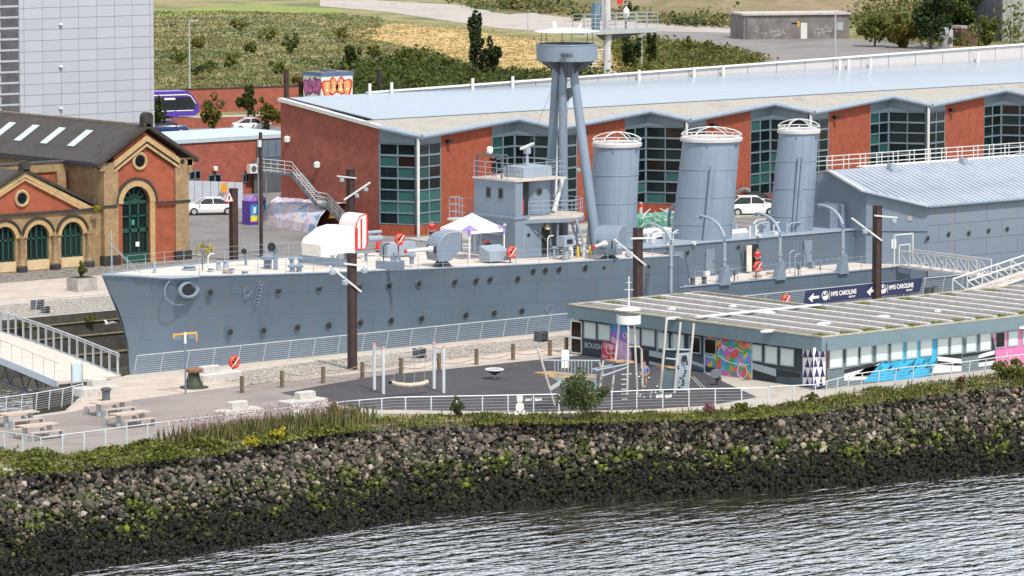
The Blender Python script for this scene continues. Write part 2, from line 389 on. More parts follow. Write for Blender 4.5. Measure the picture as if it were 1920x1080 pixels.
# ------------------------------------------------------------------ land masses
EARTH = groundmat('bare_gravel_ground', [(.12, .105, .09), (.20, .18, .16), (.15, .13, .11)], .4)
BANKTOP_PX = [(-120, 903), (0, 890), (200, 868), (400, 845), (520, 822), (640, 808), (820, 797), (960, 790), (1180, 783), (1400, 778), (1500, 762), (1620, 745), (1760, 732), (1920, 716), (2060, 702)]
BT = [at(u, v, -.15) for u, v in BANKTOP_PX]
BT = [Vector((-75, -41.0, -.15)), Vector((-52, -41.8, -.15))] + BT + [Vector((60, -56, -.15)), Vector((120, -66, -.15))]
WLN_PX = [(-120, 1110), (60, 1085), (200, 1063), (380, 1037), (560, 1010), (760, 978), (960, 950), (1180, 935), (1400, 923), (1660, 905), (1920, 883), (2060, 870)]
WB = [at(u, v, -4) for u, v in WLN_PX]
WB = [Vector((-75, -49.5, -4)), Vector((-52, -50, -4))] + WB + [Vector((60, -64, -4)), Vector((120, -74, -4))]
DY = -14.7
chan = [at(240, 703), at(205, 712), at(152, 742), at(122, 770), at(40, 782), at(-60, 792)]
near_poly = [Vector((160, DY, 0))] + chan + [Vector((-75, -28, 0))] + [Vector((p.x, p.y, 0)) for p in BT]
near_poly = [(p.x, p.y) for p in near_poly]
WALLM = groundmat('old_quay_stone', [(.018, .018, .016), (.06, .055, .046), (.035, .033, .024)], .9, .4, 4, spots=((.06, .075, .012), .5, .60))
QUAYG = groundmat('quay_gravel', [(.30, .27, .235), (.42, .38, .33), (.34, .31, .27)], .5, .2, 20)
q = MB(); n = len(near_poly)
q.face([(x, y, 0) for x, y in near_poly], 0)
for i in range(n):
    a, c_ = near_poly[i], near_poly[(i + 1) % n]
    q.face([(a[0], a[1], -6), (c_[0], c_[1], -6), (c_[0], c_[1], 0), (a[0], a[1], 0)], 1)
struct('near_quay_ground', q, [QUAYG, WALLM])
COB = groundmat('pale_cobbles', [(.30, .27, .235), (.40, .365, .32), (.33, .30, .26)], .5, .5, 9, vor=3.2)
PAVE = groundmat('pink_beige_paving', [(.42, .35, .295), (.50, .43, .37), (.45, .38, .33)], .35, .12, 16, joint=(1.8, 1.2, .035))
ASPH = groundmat('brownish_asphalt', [(.215, .185, .175), (.275, .24, .225), (.235, .205, .195)], .3, .15, 22, joint=(9, 6, .03))
RUBB = groundmat('playground_rubber', [(.036, .034, .040), (.056, .053, .061), (.045, .042, .049)], .35, .15, 22, joint=(7, 5, .02))
ROAD = groundmat('grey_road_asphalt', [(.125, .122, .12), (.20, .195, .19), (.155, .15, .147)], .25, .2, 15, joint=(14, 8, .05))
def sheet(name, px, mat, z=.004, world_pts=None):
    pts = world_pts or [at(u, v) for u, v in px]
    return struct(name, MB().face([(p[0], p[1], z) for p in pts]), mat)
# strip order seen from the dock rail towards the river
sheet('dockside_path', [(232, 708), (300, 706), (420, 692), (1120, 617), (1120, 655), (1065, 664), (830, 690), (454, 738), (300, 762), (160, 775), (130, 772), (155, 742)], PAVE, .004)
sheet('cobbled_strip', [(420, 700), (640, 672), (1120, 622), (1120, 645), (960, 660), (640, 700), (470, 722), (400, 712)], COB, .008)
sheet('picnic_asphalt', [(-200, 800), (60, 783), (122, 775), (200, 757), (460, 722), (760, 690), (720, 750), (560, 775), (420, 800), (255, 836), (130, 850), (-200, 850)], ASPH, .008)
sheet('playground_surface', [(525, 737), (700, 706), (900, 686), (1120, 663), (1300, 690), (1420, 745), (1330, 760), (1200, 768), (1000, 772), (840, 770), (700, 768), (610, 757)], RUBB, .012)
VPX = [(-120, 851), (130, 850), (255, 836), (420, 806), (560, 784), (690, 775), (840, 777), (1000, 778), (1200, 773), (1400, 765), (1520, 757), (1640, 735), (1800, 715), (1960, 698), (2060, 686)]
VT = [at(u, v) for u, v in VPX]; vg = MB(); NVG = 80
def bx_(P, x):
    for i in range(1, len(P)):
        if x <= P[i].x: return P[i - 1].lerp(P[i], (x - P[i - 1].x) / (P[i].x - P[i - 1].x))
    return P[-1]
vv = []
for i in range(NVG):
    x = VT[0].x + (VT[-1].x - VT[0].x) * i / (NVG - 1); a_ = bx_(VT, x); c_ = bx_(BT, x); vv += [(x, a_.y, .006), (x, c_.y - .03, .005)]
vg.add(vv, [(2 * i, 2 * i + 1, 2 * i + 3, 2 * i + 2) for i in range(NVG - 1)])
struct('verge_strip', vg, groundmat('dry_grass_verge', [(.24, .20, .12), (.17, .17, .06), (.30, .25, .17)], .8, .5, 14))
# far land: everything beyond the dock
FW = 13.9
sheetf = MB()
sheetf.face([(-1500, FW, 0), (2600, FW, 0), (2600, 2600, 0), (-1500, 2600, 0)], 0)
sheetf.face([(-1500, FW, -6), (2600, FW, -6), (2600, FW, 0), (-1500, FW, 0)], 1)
# ledges (altars) of the old graving dock stepping down
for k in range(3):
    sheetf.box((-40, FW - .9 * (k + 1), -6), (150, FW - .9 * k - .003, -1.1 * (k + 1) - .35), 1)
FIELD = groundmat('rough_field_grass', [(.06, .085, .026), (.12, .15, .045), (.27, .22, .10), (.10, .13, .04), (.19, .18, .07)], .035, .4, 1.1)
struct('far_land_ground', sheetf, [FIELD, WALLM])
lg = MB()
for k, (y_, z_) in enumerate(((.0, -.55), (.9, -1.35), (1.8, -2.5))): lg.box((-40, FW - y_ - .12, z_ - .07), (150, FW - y_ - .004, z_))
struct('dock_wall_ledge', lg, groundmat('mossy_ledge', [(.10, .09, .05), (.22, .19, .12), (.13, .14, .04)], .9, .3, 6))
sheet('dock_coping', None, CONC, .02, [(-60, FW - .02), (140, FW - .02), (140, FW + .7), (-60, FW + .7)])
sheet('far_quay_cobbles', None, COB, .006, [(-60, FW + .7), (140, FW + .7), (140, 21.5), (-60, 21.5)])
sheet('far_quay_paving', None, PAVE, .01, [(-60, 21.5), (75, 21.5), (75, 31.5), (37.5, 31.5), (37.5, 33.4), (-60, 33.4)])
sheet('pump_house_cobbles', None, groundmat('grey_cobbles', [(.17, .16, .145), (.27, .25, .23), (.21, .20, .18)], .6, .5, 8, vor=3.0), .014, [(-60, 33.4), (36.6, 33.4), (36.6, 40), (-60, 40)])
sheet('car_park_asphalt', None, ROAD, .008, [(36.6, 33), (160, 20), (190, 42), (190, 160), (60, 160), (36.6, 130)])
kb = MB().box((36.6, 33.0, 0), (36.85, 58, .12)).box((36.85, 33.0, 0), (72, 33.25, .12)); struct('road_kerb', kb, STONEG)
# pavement between road and shed wall, with parking marks
mk = MB()
for k in range(6): mk.box((52 + k * 2.6, 40 + .3 * k, .013), (52.09 + k * 2.6, 44.6 + .3 * k, .017))
for k in range(7): mk.box((86 + k * 2.8, 30, .013), (86.1 + k * 2.8, 35, .017))
struct('parking_bay_lines', mk, WHITE)
struct('footpath_by_offices', MB().box((57, 36.2, 0), (150, 39.9, .12)), CONC)

# tracks and hardstanding in the waste ground beyond
TRACK = groundmat('pale_track', [(.30, .27, .25), (.40, .36, .33), (.34, .31, .28)], .05, .2, 3, spots=((.10, .11, .04), .25, .58))
YARD = groundmat('dark_yard_asphalt', [(.13, .125, .125), (.20, .19, .185), (.16, .15, .15)], .08, .2, 3, spots=((.11, .13, .03), .12, .6))
STRAW = groundmat('dry_straw_grass', [(.42, .27, .10), (.50, .34, .14), (.36, .25, .09)], .12, .5, 1.6, spots=((.17, .18, .06), .09, .54))
LIME = groundmat('bright_meadow', [(.14, .19, .03), (.21, .26, .05), (.15, .18, .04)], .08, .5, 1.6)
SCREE = groundmat('rubble_slope', [(.20, .15, .12), (.30, .24, .19), (.14, .13, .08)], .12, .6, 1.2)
sheet('straw_field', [(640, 62), (740, 44), (880, 58), (1000, 76), (1200, 98), (1330, 118), (1260, 142), (1030, 150), (960, 160), (880, 118), (800, 92), (700, 76)], STRAW, .03)
sheet('bright_meadow_patch', [(285, 22), (400, 12), (520, 10), (640, 18), (650, 25), (560, 26), (440, 22), (300, 32)], LIME, .03)
sheet('gravel_track', [(600, -6), (720, 2), (830, 8), (960, 14), (1100, 30), (1400, 48), (1420, 60), (1210, 66), (1060, 62), (940, 54), (830, 38), (720, 22), (600, 12)], TRACK, .04)
sheet('yard_hardstanding', [(1190, 58), (1380, 62), (1500, 70), (1700, 78), (1780, 86), (1760, 104), (1480, 118), (1300, 122), (1210, 92)], YARD, .05)
sheet('upper_track', [(560, -30), (1500, -20), (1900, -12), (1900, -2), (1400, -8), (800, -3), (560, -8)], TRACK, .04)
# rising rubble embankment at top right
hill = MB(); hx = []
NI, NJ = 60, 14
for i in range(NI):
    for j in range(NJ):
        u = 830 + (2300 - 830) * i / (NI - 1); base = at(u, 34 + 20 * min(1, max(0, (u - 900) / 500)) - 26 * max(0, (u - 1500) / 600), 0)
        t = j / (NJ - 1); d = Vector((FWD[0], FWD[1], 0)) * (t * 190)
        h = 13 * (1 - math.cos(min(1, t * 1.3) * math.pi)) / 2 * min(1, max(.05, (u - 830) / 500)) + 1.3 * math.sin(i * 1.3 + j) * t
        hx.append((base.x + d.x, base.y + d.y, max(-.2, h - .2)))
hill.add(hx, [(i * NJ + j, (i + 1) * NJ + j, (i + 1) * NJ + j + 1, i * NJ + j + 1) for i in range(NI - 1) for j in range(NJ - 1)])
struct('scrub_embankment', hill, groundmat('embankment_scrub_soil', [(.06, .07, .02), (.12, .12, .035), (.24, .18, .11), (.09, .10, .03)], .035, .6, .9), True)

# ------------------------------------------------------------------ rock-armoured river bank
def along(P, t):
    L = [0]
    for i in range(1, len(P)): L.append(L[-1] + (P[i] - P[i - 1]).length)
    d = t * L[-1]
    for i in range(1, len(P)):
        if d <= L[i] or i == len(P) - 1:
            k = (d - L[i - 1]) / max(1e-6, L[i] - L[i - 1]); return P[i - 1].lerp(P[i], min(1, k))
# resample both lines by X so that they pair up across the slope
def byx(P, x):
    for i in range(1, len(P)):
        if x <= P[i].x: 
            k = (x - P[i - 1].x) / (P[i].x - P[i - 1].x); return P[i - 1].lerp(P[i], k)
    return P[-1].copy()
X0, X1 = -52., 62.
def bank(x, t):
    a = byx(BT, x); c_ = byx(WB, x + 1.0); p = a.lerp(c_, t); p.z += .25 * math.sin(math.pi * t); return p
rockm, nt, b = nodes_mat('armour_rock')
g = nt.nodes.new('ShaderNodeNewGeometry'); s_ = nt.nodes.new('ShaderNodeSeparateXYZ'); nt.links.new(g.outputs['Position'], s_.inputs[0])
oi = nt.nodes.new('ShaderNodeObjectInfo')
rr = math_n(nt, 'FRACT', math_n(nt, 'ADD', g.outputs['Random Per Island'], oi.outputs['Random']))
c = ramp(nt, rr, [(0, (.020, .019, .018)), (.28, (.058, .054, .049)), (.5, (.108, .098, .086)), (.70, (.18, .148, .115)), (.82, (.095, .09, .083)), (.93, (.26, .20, .145)), (1, (.38, .34, .30))])
c = mix(nt, .5, c, ramp(nt, noise(nt, 5, 4, g.outputs['Position']), [(.3, (.6,) * 3), (.7, (1.3,) * 3)]), 'MULTIPLY')
zt = math_n(nt, 'ADD', s_.outputs[2], math_n(nt, 'MULTIPLY', math_n(nt, 'SUBTRACT', noise(nt, .45, 4, g.outputs['Position']), .5), 2.4))
zt = math_n(nt, 'ADD', zt, math_n(nt, 'MULTIPLY', rr, 1.1))
zt = math_n(nt, 'SUBTRACT', zt, .45)
wet = ramp(nt, math_n(nt, 'ADD', math_n(nt, 'MULTIPLY', zt, .25), 1.0), [(.44, (1, 1, 1)), (.62, (0, 0, 0))])     # z -2.2 .. -1.5
grn = ramp(nt, math_n(nt, 'ADD', math_n(nt, 'MULTIPLY', zt, .25), 1.0), [(.30, (0, 0, 0)), (.48, (.8,) * 3), (.62, (1, 1, 1)), (.70, (.5,) * 3), (.76, (0, 0, 0))])
gn = mix(nt, 1.0, grn, ramp(nt, noise(nt, .7, 6, g.outputs['Position'], .75), [(.47, (0, 0, 0)), (.56, (1, 1, 1))]), 'MULTIPLY')
c = mix(nt, wet, c, ramp(nt, noise(nt, 9, 5, g.outputs['Position'], .7), [(.35, (.004, .0045, .004)), (.58, (.022, .023, .019)), (.70, (.10, .095, .08))]))
c = mix(nt, gn, c, ramp(nt, rr, [(0, (.018, .035, .006)), (.6, (.065, .095, .012)), (.9, (.12, .15, .015)), (1, (.22, .26, .02))]))
nt.links.new(c, b.inputs['Base Color']); b.inputs['Roughness'].default_value = .95; b.inputs['Specular IOR Level'].default_value = .15
bump(nt, b, noise(nt, 9, 6, g.outputs['Position'], .75), .9, .09)
MATS['rock'] = rockm
bk = MB(); NB, NT = 90, 10; vs_ = []
for i in range(NB):
    for j in range(NT):
        p = bank(X0 - 20 + (X1 + 40 - X0) * i / (NB - 1), j / (NT - 1) * 1.15); vs_.append((p.x, p.y, p.z - (.10 if j == 0 else .34) + .05 * math.sin(i * 3.1 + j * 2.3)))
bk.add(vs_, [(i * NT + j, i * NT + j + 1, (i + 1) * NT + j + 1, (i + 1) * NT + j) for i in range(NB - 1) for j in range(NT - 1)])
soilm, nt, b = nodes_mat('bank_soil'); g = nt.nodes.new('ShaderNodeNewGeometry'); s_ = nt.nodes.new('ShaderNodeSeparateXYZ'); nt.links.new(g.outputs['Position'], s_.inputs[0])
c = mix(nt, ramp(nt, math_n(nt, 'ADD', math_n(nt, 'MULTIPLY', s_.outputs[2], .25), 1.0), [(.45, (1, 1, 1)), (.7, (0, 0, 0))]), (.055, .045, .038), (.006, .007, .006)); nt.links.new(c, b.inputs['Base Color']); b.inputs['Roughness'].default_value = .8
bankroot = struct('river_bank', bk, soilm, True)
def rockshape(seed):
    r = random.Random(seed); bm = bmesh.new(); bmesh.ops.create_icosphere(bm, subdivisions=1, radius=.5)
    cuts = [(Vector((r.uniform(-1, 1), r.uniform(-1, 1), r.uniform(-1, 1))).normalized(), r.uniform(.17, .34)) for _ in range(8)]
    for v in bm.verts:
        for nrm, d in cuts:
            k = v.co.dot(nrm)
            if k > d: v.co -= nrm * (k - d)
        v.co *= r.uniform(.94, 1.08)
    vs = [tuple(v.co) for v in bm.verts]; fs = [tuple(v.index for v in f.verts) for f in bm.faces]; bm.free(); return vs, fs
RK = [rockshape(i) for i in range(7)]
# the 300 that show largest, each a part of its own
rmesh = []
for k, (v_, f_) in enumerate(RK):
    me = bpy.data.meshes.new('rock'); me.from_pydata(v_, [], f_); me.materials.append(rockm); rmesh.append(me)
rr_ = random.Random(5)
for k in range(300):
    x = rr_.uniform(-38, 34); t = rr_.random() ** 1.2 * .9; p = bank(x, t); s = rr_.uniform(.48, .80)
    o = inst('rock', rmesh[k % 7], bankroot, (p.x, p.y, p.z - .02), (rr_.uniform(0, 6), rr_.uniform(0, 6), rr_.uniform(0, 6)), (s * rr_.uniform(.9, 1.3), s, s * rr_.uniform(.6, .95)))
def rockfield(name, n, smin, smax, tmin, tmax, xr=(X0, X1), dz=-.05):
    allv, alll = [], []
    me_all = None
    for k, (v_, f_) in enumerate(RK):
        m_ = n // 7; xs = rng.uniform(xr[0], xr[1], m_); ts = rng.uniform(tmin, tmax, m_)
        P = np.array([tuple(bank(x, t)) for x, t in zip(xs, ts)]); P[:, 2] += dz + rng.uniform(-.06, .1, m_)
        S = (smin + (smax - smin) * rng.random((m_, 1)) ** 2.0) * np.stack([rng.uniform(.8, 1.4, m_), np.ones(m_), rng.uniform(.5, .9, m_)], 1)
        V = np.einsum('nij,nkj->nki', rots(m_), np.array(v_)[None] * S[:, None, :]) + P[:, None, :]
        F = np.asarray(f_)[None] + (np.arange(m_) * len(v_))[:, None, None]
        off = sum(len(a) for a in allv); allv.append(V.reshape(-1, 3)); alll.append(F.reshape(-1, 3) + off)
    me = raw_mesh(name, np.concatenate(allv), np.concatenate(alll), 1, 0, rockm)
    o = bpy.data.objects.new(name, me); C.objects.link(o); o.parent = bankroot; o['kind'] = 'stuff'; return o
rockfield('loose_rocks', 18000, .24, .62, .0, 1.04)
rockfield('small_stones', 12000, .16, .42, -.015, 1.06)
# bladder weed hanging over the lower rocks
P = [tuple(bank(random.uniform(X0, X1), .42 + .62 * random.random() ** .8) + Vector((0, 0, random.uniform(-.05, .22)))) for _ in range(11000)]
o = obj('seaweed', leaves('seaweed', P, .15, leafmat('wet_seaweed', [(.006, .007, .004), (.020, .019, .011), (.085, .070, .040), (.012, .014, .008), (.05, .055, .02)], .6, .8)), None, bankroot, kind='stuff')
# ------------------------------------------------------------------ plants along the bank top
G_BANK = leafmat('bank_leaves', [(.025, .045, .012), (.075, .105, .03), (.20, .22, .03), (.10, .13, .035), (.26, .24, .05), (.05, .075, .02), (.13, .13, .06)], big=.45, kn=1.6)
G_DRY = leafmat('dry_stems', [(.28, .25, .12), (.20, .23, .07), (.42, .35, .20), (.17, .20, .06)], big=.6)
G_PINK = leafmat('pink_seed_heads', [(.26, .10, .14), (.34, .17, .19), (.20, .09, .09)])
G_DRYG = leafmat('green_stems', [(.16, .21, .05), (.25, .28, .08), (.36, .32, .17), (.18, .23, .06)], big=.7)
G_DARK = leafmat('dark_bush_leaves', [(.035, .06, .02), (.075, .11, .035), (.17, .19, .08)], big=.8)
G_YEL = leafmat('yellow_flowers', [(.45, .40, .02), (.30, .30, .03), (.55, .45, .03)])
def strip_cover(name, px_top, px_bot, dens, size, hmax, mat, seedu=None, tilt=math.pi):
    """leafy cover between two lines read off the photo on the ground"""
    A = [at(*p) for p in px_top]; B = [at(*p) for p in px_bot]; P = []
    n = dens
    while len(P) < n:
        t = random.random(); a = along(A, t); c_ = along(B, t); w = random.random(); p = a.lerp(c_, w)
        k = .5 + .5 * math.sin(p.x * 1.7 + 1.3 * math.sin(p.x * .6 + p.y)) * math.cos(p.y * 1.1)
        h = .95 * hmax * (.10 + .90 * k ** 1.4) * math.sin(math.pi * min(.95, max(.08, w))) ** .5
        if random.random() < (.05 + .95 * k) * (1 if math.sin(p.x * .9 + 2 * math.sin(p.x * .37)) > -.55 else .25): P.append((p.x, p.y, random.random() ** .7 * h - .05))
    me = leaves(name, P, size, mat, tilt); o = bpy.data.objects.new(name, me); C.objects.link(o); o['kind'] = 'stuff'; return o
tag(strip_cover('bank_top_greenery', [(-60, 835), (130, 858), (300, 830), (420, 815), (560, 800), (640, 790)], [(-60, 897), (130, 885), (300, 862), (420, 850), (560, 822), (640, 812)], 15000, .16, .85, G_BANK), 'bright green leafy weeds along the top of the rock bank at the left, below the picnic tables', 'weeds')
tag(strip_cover('bank_top_greenery', [(640, 790), (820, 778), (960, 776), (1050, 776), (1240, 776), (1440, 768)], [(640, 810), (820, 800), (960, 792), (1050, 794), (1240, 788), (1440, 784)], 8000, .15, .42, G_BANK), 'low yellow-green weeds in front of the playground rail, in the middle of the rock bank top', 'weeds')
tag(strip_cover('bank_top_greenery', [(1440, 765), (1540, 745), (1640, 728), (1760, 715), (1860, 702), (1960, 690)], [(1400, 782), (1520, 775), (1640, 755), (1760, 738), (1860, 730), (1960, 716)], 7500, .14, .5, G_BANK), 'green weeds on the bank top in front of the painted hut at the right', 'weeds')
def blades(name, base_px, n, h0, h1, w, mat, spread=.6):
    A = [at(*p) for p in base_px]; P = []; ROT = []; S = []
    bv = [(-.5, 0, 0), (.5, 0, 0), (.28, .0, .6), (0, .12, 1), (-.28, 0, .6)]
    P = np.array([tuple(along(A, random.random()) + Vector((random.gauss(0, spread), random.gauss(0, spread), -.1))) for _ in range(n)])
    H = rng.uniform(h0, h1, n); S = np.stack([np.full(n, w), np.full(n, 1.), H], 1)
    return scatter(name, bv, [(0, 1, 2, 3, 4)], P, S, rots(n, .22), mat)
st = thing('willowherb_stand', 'tall green stems with pinkish seed heads at the rail, left of centre', 'wild plants', tuple(at(520, 805)))
o = obj('stems', blades('stems', [(390, 830), (480, 815), (560, 805), (640, 795), (660, 792)], 2200, .3, 1.0, .05, G_DRYG, .6), None, st); o.data.transform(Matrix.Translation(-wl(st)))
P = [tuple(along([at(330, 835), at(420, 822), at(520, 805), at(640, 795)], random.random()) + Vector((random.gauss(0, .5), random.gauss(0, .5), random.uniform(.65, 1.4)))) for _ in range(2200)]
o = obj('seed_heads', leaves('seed_heads', P, .07, G_PINK), None, st); o.data.transform(Matrix.Translation(-wl(st)))
o = obj('dry_stalks', blades('dry_stalks', [(330, 838), (480, 818), (640, 795), (670, 790)], 1500, .6, 1.35, .03, G_DRY, .6), None, st); o.data.transform(Matrix.Translation(-wl(st)))
def bush(label, px, r, h, n, mat, size=.14, cat='bush', name='shrub', stems=True, z=0, lumps=9, group=None):
    b0 = at(*px) if len(px) == 2 else Vector(px)
    T = thing(name, label, cat, tuple(b0), group=group)
    P = crown_points(n, (0, 0, h * .52), (r, r, h * .5), lumps)
    P[:, 2] = np.maximum(P[:, 2], .03)
    obj('foliage', leaves('foliage', P, size, mat), None, T)
    if stems:
        s_ = MB()
        for k in range(5):
            a = k * 1.26 + random.random(); s_.tube((0, 0, 0), (math.cos(a) * r * .5, math.sin(a) * r * .5, h * .6), .035, .012, 5)
        obj('stem', s_, TRUNK, T, local=True)
    return T
bush('large loose dark green bush growing through the rail in front of the climbing ship', (1095, 787), 1.55, 2.9, 5200, G_DARK, .11, lumps=14)
dg_ = obj('dry_grass_tufts', blades('dry_grass_tufts', [(-40, 870), (130, 862), (300, 842), (420, 822), (640, 798), (820, 788), (1000, 786), (1240, 782), (1440, 774), (1540, 760), (1640, 742), (1800, 722), (1960, 702)], 2600, .15, .6, .03, leafmat('straw_blades', [(.22, .20, .08), (.34, .29, .14), (.16, .19, .05), (.42, .35, .19)], big=.6), .7), None, kind='stuff')
bush('small green shrub against the rail below the right-hand swing posts', (858, 782), .45, 1.15, 700, G_DARK, .11)
bush('yellow-flowered clump low on the bank among the pink seed heads', (522, 825), .5, .7, 500, G_YEL, .1)
bush('slender green shrub at the rail right of the low stone bench', (625, 792), .4, 1.2, 380, G_BANK, .12)
bush('reddish-brown seed plant by the rail right of the two white notices', (1333, 778), .4, .85, 420, G_PINK, .1)
bush('round green shrub among the weeds right of the reddish plant', (1388, 776), .6, .75, 700, G_BANK, .12)
bush('green shrub on the bank under the blue striped end of the hut', (1518, 760), .55, .75, 650, G_BANK, .12)
bush('brown dock plant gone to seed in front of the blue mural', (1800, 724), .35, .6, 350, leafmat('brown_seeds', [(.08, .035, .03), (.14, .06, .05), (.10, .07, .04)]), .09)
bush('leafy green bush at the right edge of the picture on the bank top', (1895, 712), 1.1, 1.2, 1700, G_BANK, .14)
bush('yellow-green clump at the bottom of the rail in front of the picnic area', (470, 838), .5, .55, 450, G_YEL, .1)
# ------------------------------------------------------------------ scrub and trees on the waste ground
G_FIELD = leafmat('field_scrub', [(.045, .070, .022), (.11, .145, .045), (.30, .24, .12), (.14, .175, .055), (.065, .085, .03), (.33, .26, .14), (.13, .17, .04)], .9, .05, 3.4)
G_TREE = leafmat('tree_leaves', [(.028, .050, .012), (.055, .082, .018), (.105, .13, .03)], .6, .3)
G_OLIVE = leafmat('autumn_leaves', [(.05, .065, .015), (.15, .14, .025), (.22, .15, .04)], .6, .3)
G_TEAL = leafmat('tall_tree_leaves', [(.022, .042, .016), (.04, .065, .022), (.07, .095, .03)], .6, .3)
def scrubfield(label, poly, n, size, hmax, mat, clump=5, tall=.0):
    """cover of a px polygon on the ground with tufts"""
    W_ = [at(*p) for p in poly]; xs = [p[0] for p in poly]; ys = [p[1] for p in poly]
    def inside(u, v):
        c_ = False; j = len(poly) - 1
        for i in range(len(poly)):
            (a, b_), (d, e) = poly[i], poly[j]
            if (b_ > v) != (e > v) and u < (d - a) * (v - b_) / (e - b_) + a: c_ = not c_
            j = i
        return c_
    P = []
    while len(P) < n:
        u, v = random.uniform(min(xs), max(xs)), random.uniform(min(ys), max(ys))
        if not inside(u, v): continue
        p = at(u, v); k = math.sin(p.x * .11 + math.sin(p.y * .07) * 2) * math.cos(p.y * .09 - p.x * .03)
        h = hmax * (.35 + max(0, k)) * random.uniform(.4, 1.2); r = size * random.uniform(.8, 2.4)
        for _ in range(clump):
            P.append((p.x + random.gauss(0, r), p.y + random.gauss(0, r), max(.05, random.random() ** .7 * h)))
    o = bpy.data.objects.new('scrub', leaves('scrub', P, size, mat)); C.objects.link(o); o['kind'] = 'stuff'; tag(o, label, 'scrub'); return o
scrubfield('rough green and straw coloured scrub covering the waste ground at upper left', [(250, 24), (430, 22), (640, 26), (720, 36), (700, 76), (800, 96), (900, 128), (1000, 160), (700, 195), (500, 200), (250, 215)], 60000, .26, .55, G_FIELD)
scrubfield('dry straw coloured grass blending into the green scrub beside the office roof', [(600, 60), (740, 40), (900, 56), (1040, 76), (1240, 100), (1240, 140), (1000, 156), (860, 124), (700, 92)], 15000, .22, .35, leafmat('straw_leaves', [(.30, .24, .10), (.44, .34, .16), (.20, .21, .07), (.40, .30, .13)], .9, .06, 2.5))
scrubfield('belt of darker bushes between the straw field and the office roof', [(640, 130), (780, 112), (900, 132), (1040, 146), (1150, 150), (1100, 170), (760, 200), (620, 185)], 16000, .5, 3.0, leafmat('dark_scrub', [(.030, .050, .013), (.06, .085, .02), (.11, .13, .03)], .7, .1))
scrubfield('weedy scrub between the straw field and the grey yard', [(1140, 88), (1260, 78), (1380, 96), (1440, 118), (1360, 140), (1180, 150)], 9000, .45, 2.4, leafmat('mixed_scrub', [(.05, .07, .015), (.11, .125, .03), (.20, .17, .06)], .7, .1))
scrubfield('green and brown growth on the embankment at the top edge', [(820, -6), (1200, 2), (1380, 20), (1380, 55), (1260, 48), (1060, 30), (900, 18)], 16000, .6, 3.0, G_FIELD)
scrubfield('green and olive bushes filling the slope between the bunker and the shed', [(1600, 30), (1700, 20), (1900, 20), (1930, 84), (1760, 90), (1690, 84), (1610, 70)], 9000, .55, 5.5, leafmat('slope_bushes', [(.04, .06, .015), (.09, .11, .025), (.17, .17, .05), (.06, .085, .02)], .7, .06))
scrubfield('straw and green growth behind the bunker at the top edge', [(1380, -8), (1640, -8), (1640, 18), (1400, 20)], 6000, .6, 2.0, leafmat('rubble_growth', [(.20, .15, .10), (.30, .22, .15), (.14, .14, .05), (.24, .18, .12)], .8, .05))
def tree(label, base, h, r, n, mat, crown_z=.25, size=.22, cat='tree', name='tree', lumps=10, group=None, sy=1.0):
    T = thing(name, label, cat, tuple(base), group=group)
    tr = MB().tube((0, 0, 0), (.05 * h * .3, 0, h * .45), h * .022 + .04, h * .012 + .02, 8)
    tr.tube((.05 * h * .3, 0, h * .45), (0, .1, h * .85), h * .012 + .02, .02, 6)
    for k in range(6):
        a = k * 1.1 + random.random(); z0 = h * (.22 + .1 * k); tr.tube((0.02, 0, z0), (math.cos(a) * r * .7, math.sin(a) * r * .7, z0 + h * .22), .012 * h * .6, .015, 5)
    obj('trunk', tr, TRUNK, T, local=True, smooth=True)
    P = crown_points(n, (0, 0, h * (crown_z + (1 - crown_z) / 2)), (r, r * sy, h * (1 - crown_z) / 2), lumps)
    obj('crown', leaves('crown', P, size, mat), None, T); return T
def tbase(u, v): return at(u, v)
tree('tall dark green poplar-like tree standing in front of the straw field', tbase(893, 146), 8.8, 1.5, 3000, G_TEAL, .05, .3, lumps=14)
tree('shorter dark tree leaning against the tall poplar-like tree', tbase(918, 148), 6.0, 1.5, 2200, G_TEAL, .05, .3)
tree('round light green bush tree left of the dark poplar pair', tbase(657, 150), 5.0, 1.4, 1500, G_TREE, .05, .3)
tree('dark tree beyond the office roof left of the grey lamp post', tbase(1182, 134), 5.4, 1.5, 2200, G_TEAL, .03, .3)
tree('slim tree beyond the office roof right of the grey lamp post', tbase(1222, 130), 5.8, 1.0, 1500, G_TREE, .03, .3)
tree('light green young tree in the car park right of the bus', tbase(401, 250), 4.2, 1.65, 1500, G_OLIVE, .12, .26)
tree('darker green car park tree nearest the red wall', tbase(465, 232), 4.8, 1.3, 1400, G_TREE, .10, .26)
tree('bushy green tree beside the office end wall', tbase(503, 248), 4.0, 1.5, 1500, G_OLIVE, .08, .26)
tree('small tree half hidden by the edge of the white tower', tbase(299, 252), 4.6, .75, 900, G_TREE, .1, .24)
tree('rusty brown-leaved bush beside the graffiti hut', tbase(566, 186), 3.4, 1.5, 1300, leafmat('rusty_leaves', [(.07, .06, .02), (.16, .09, .03), (.10, .08, .025)]), .02, .26)
tree('olive green bush tree right of the concrete bunker', tbase(1640, 88), 5.6, 3.4, 2200, leafmat('olive_leaves', [(.06, .075, .02), (.12, .13, .03), (.17, .17, .05)]), .0, .45)
tree('second olive bush tree between the bunker and the dark tree', tbase(1690, 90), 5.0, 2.8, 1800, G_OLIVE, .0, .45)
tree('large dark green tree at the top right', tbase(1745, 92), 9.5, 3.6, 3200, G_TEAL, .02, .45, lumps=14)
tree('dark tree behind the rusty skip at the top right', tbase(1800, 76), 8.8, 3.6, 2800, G_TREE, .02, .45)
tree('pale green bush in front of the corrugated shed', tbase(1850, 92), 5.2, 2.0, 1500, G_BANK, .0, .4)

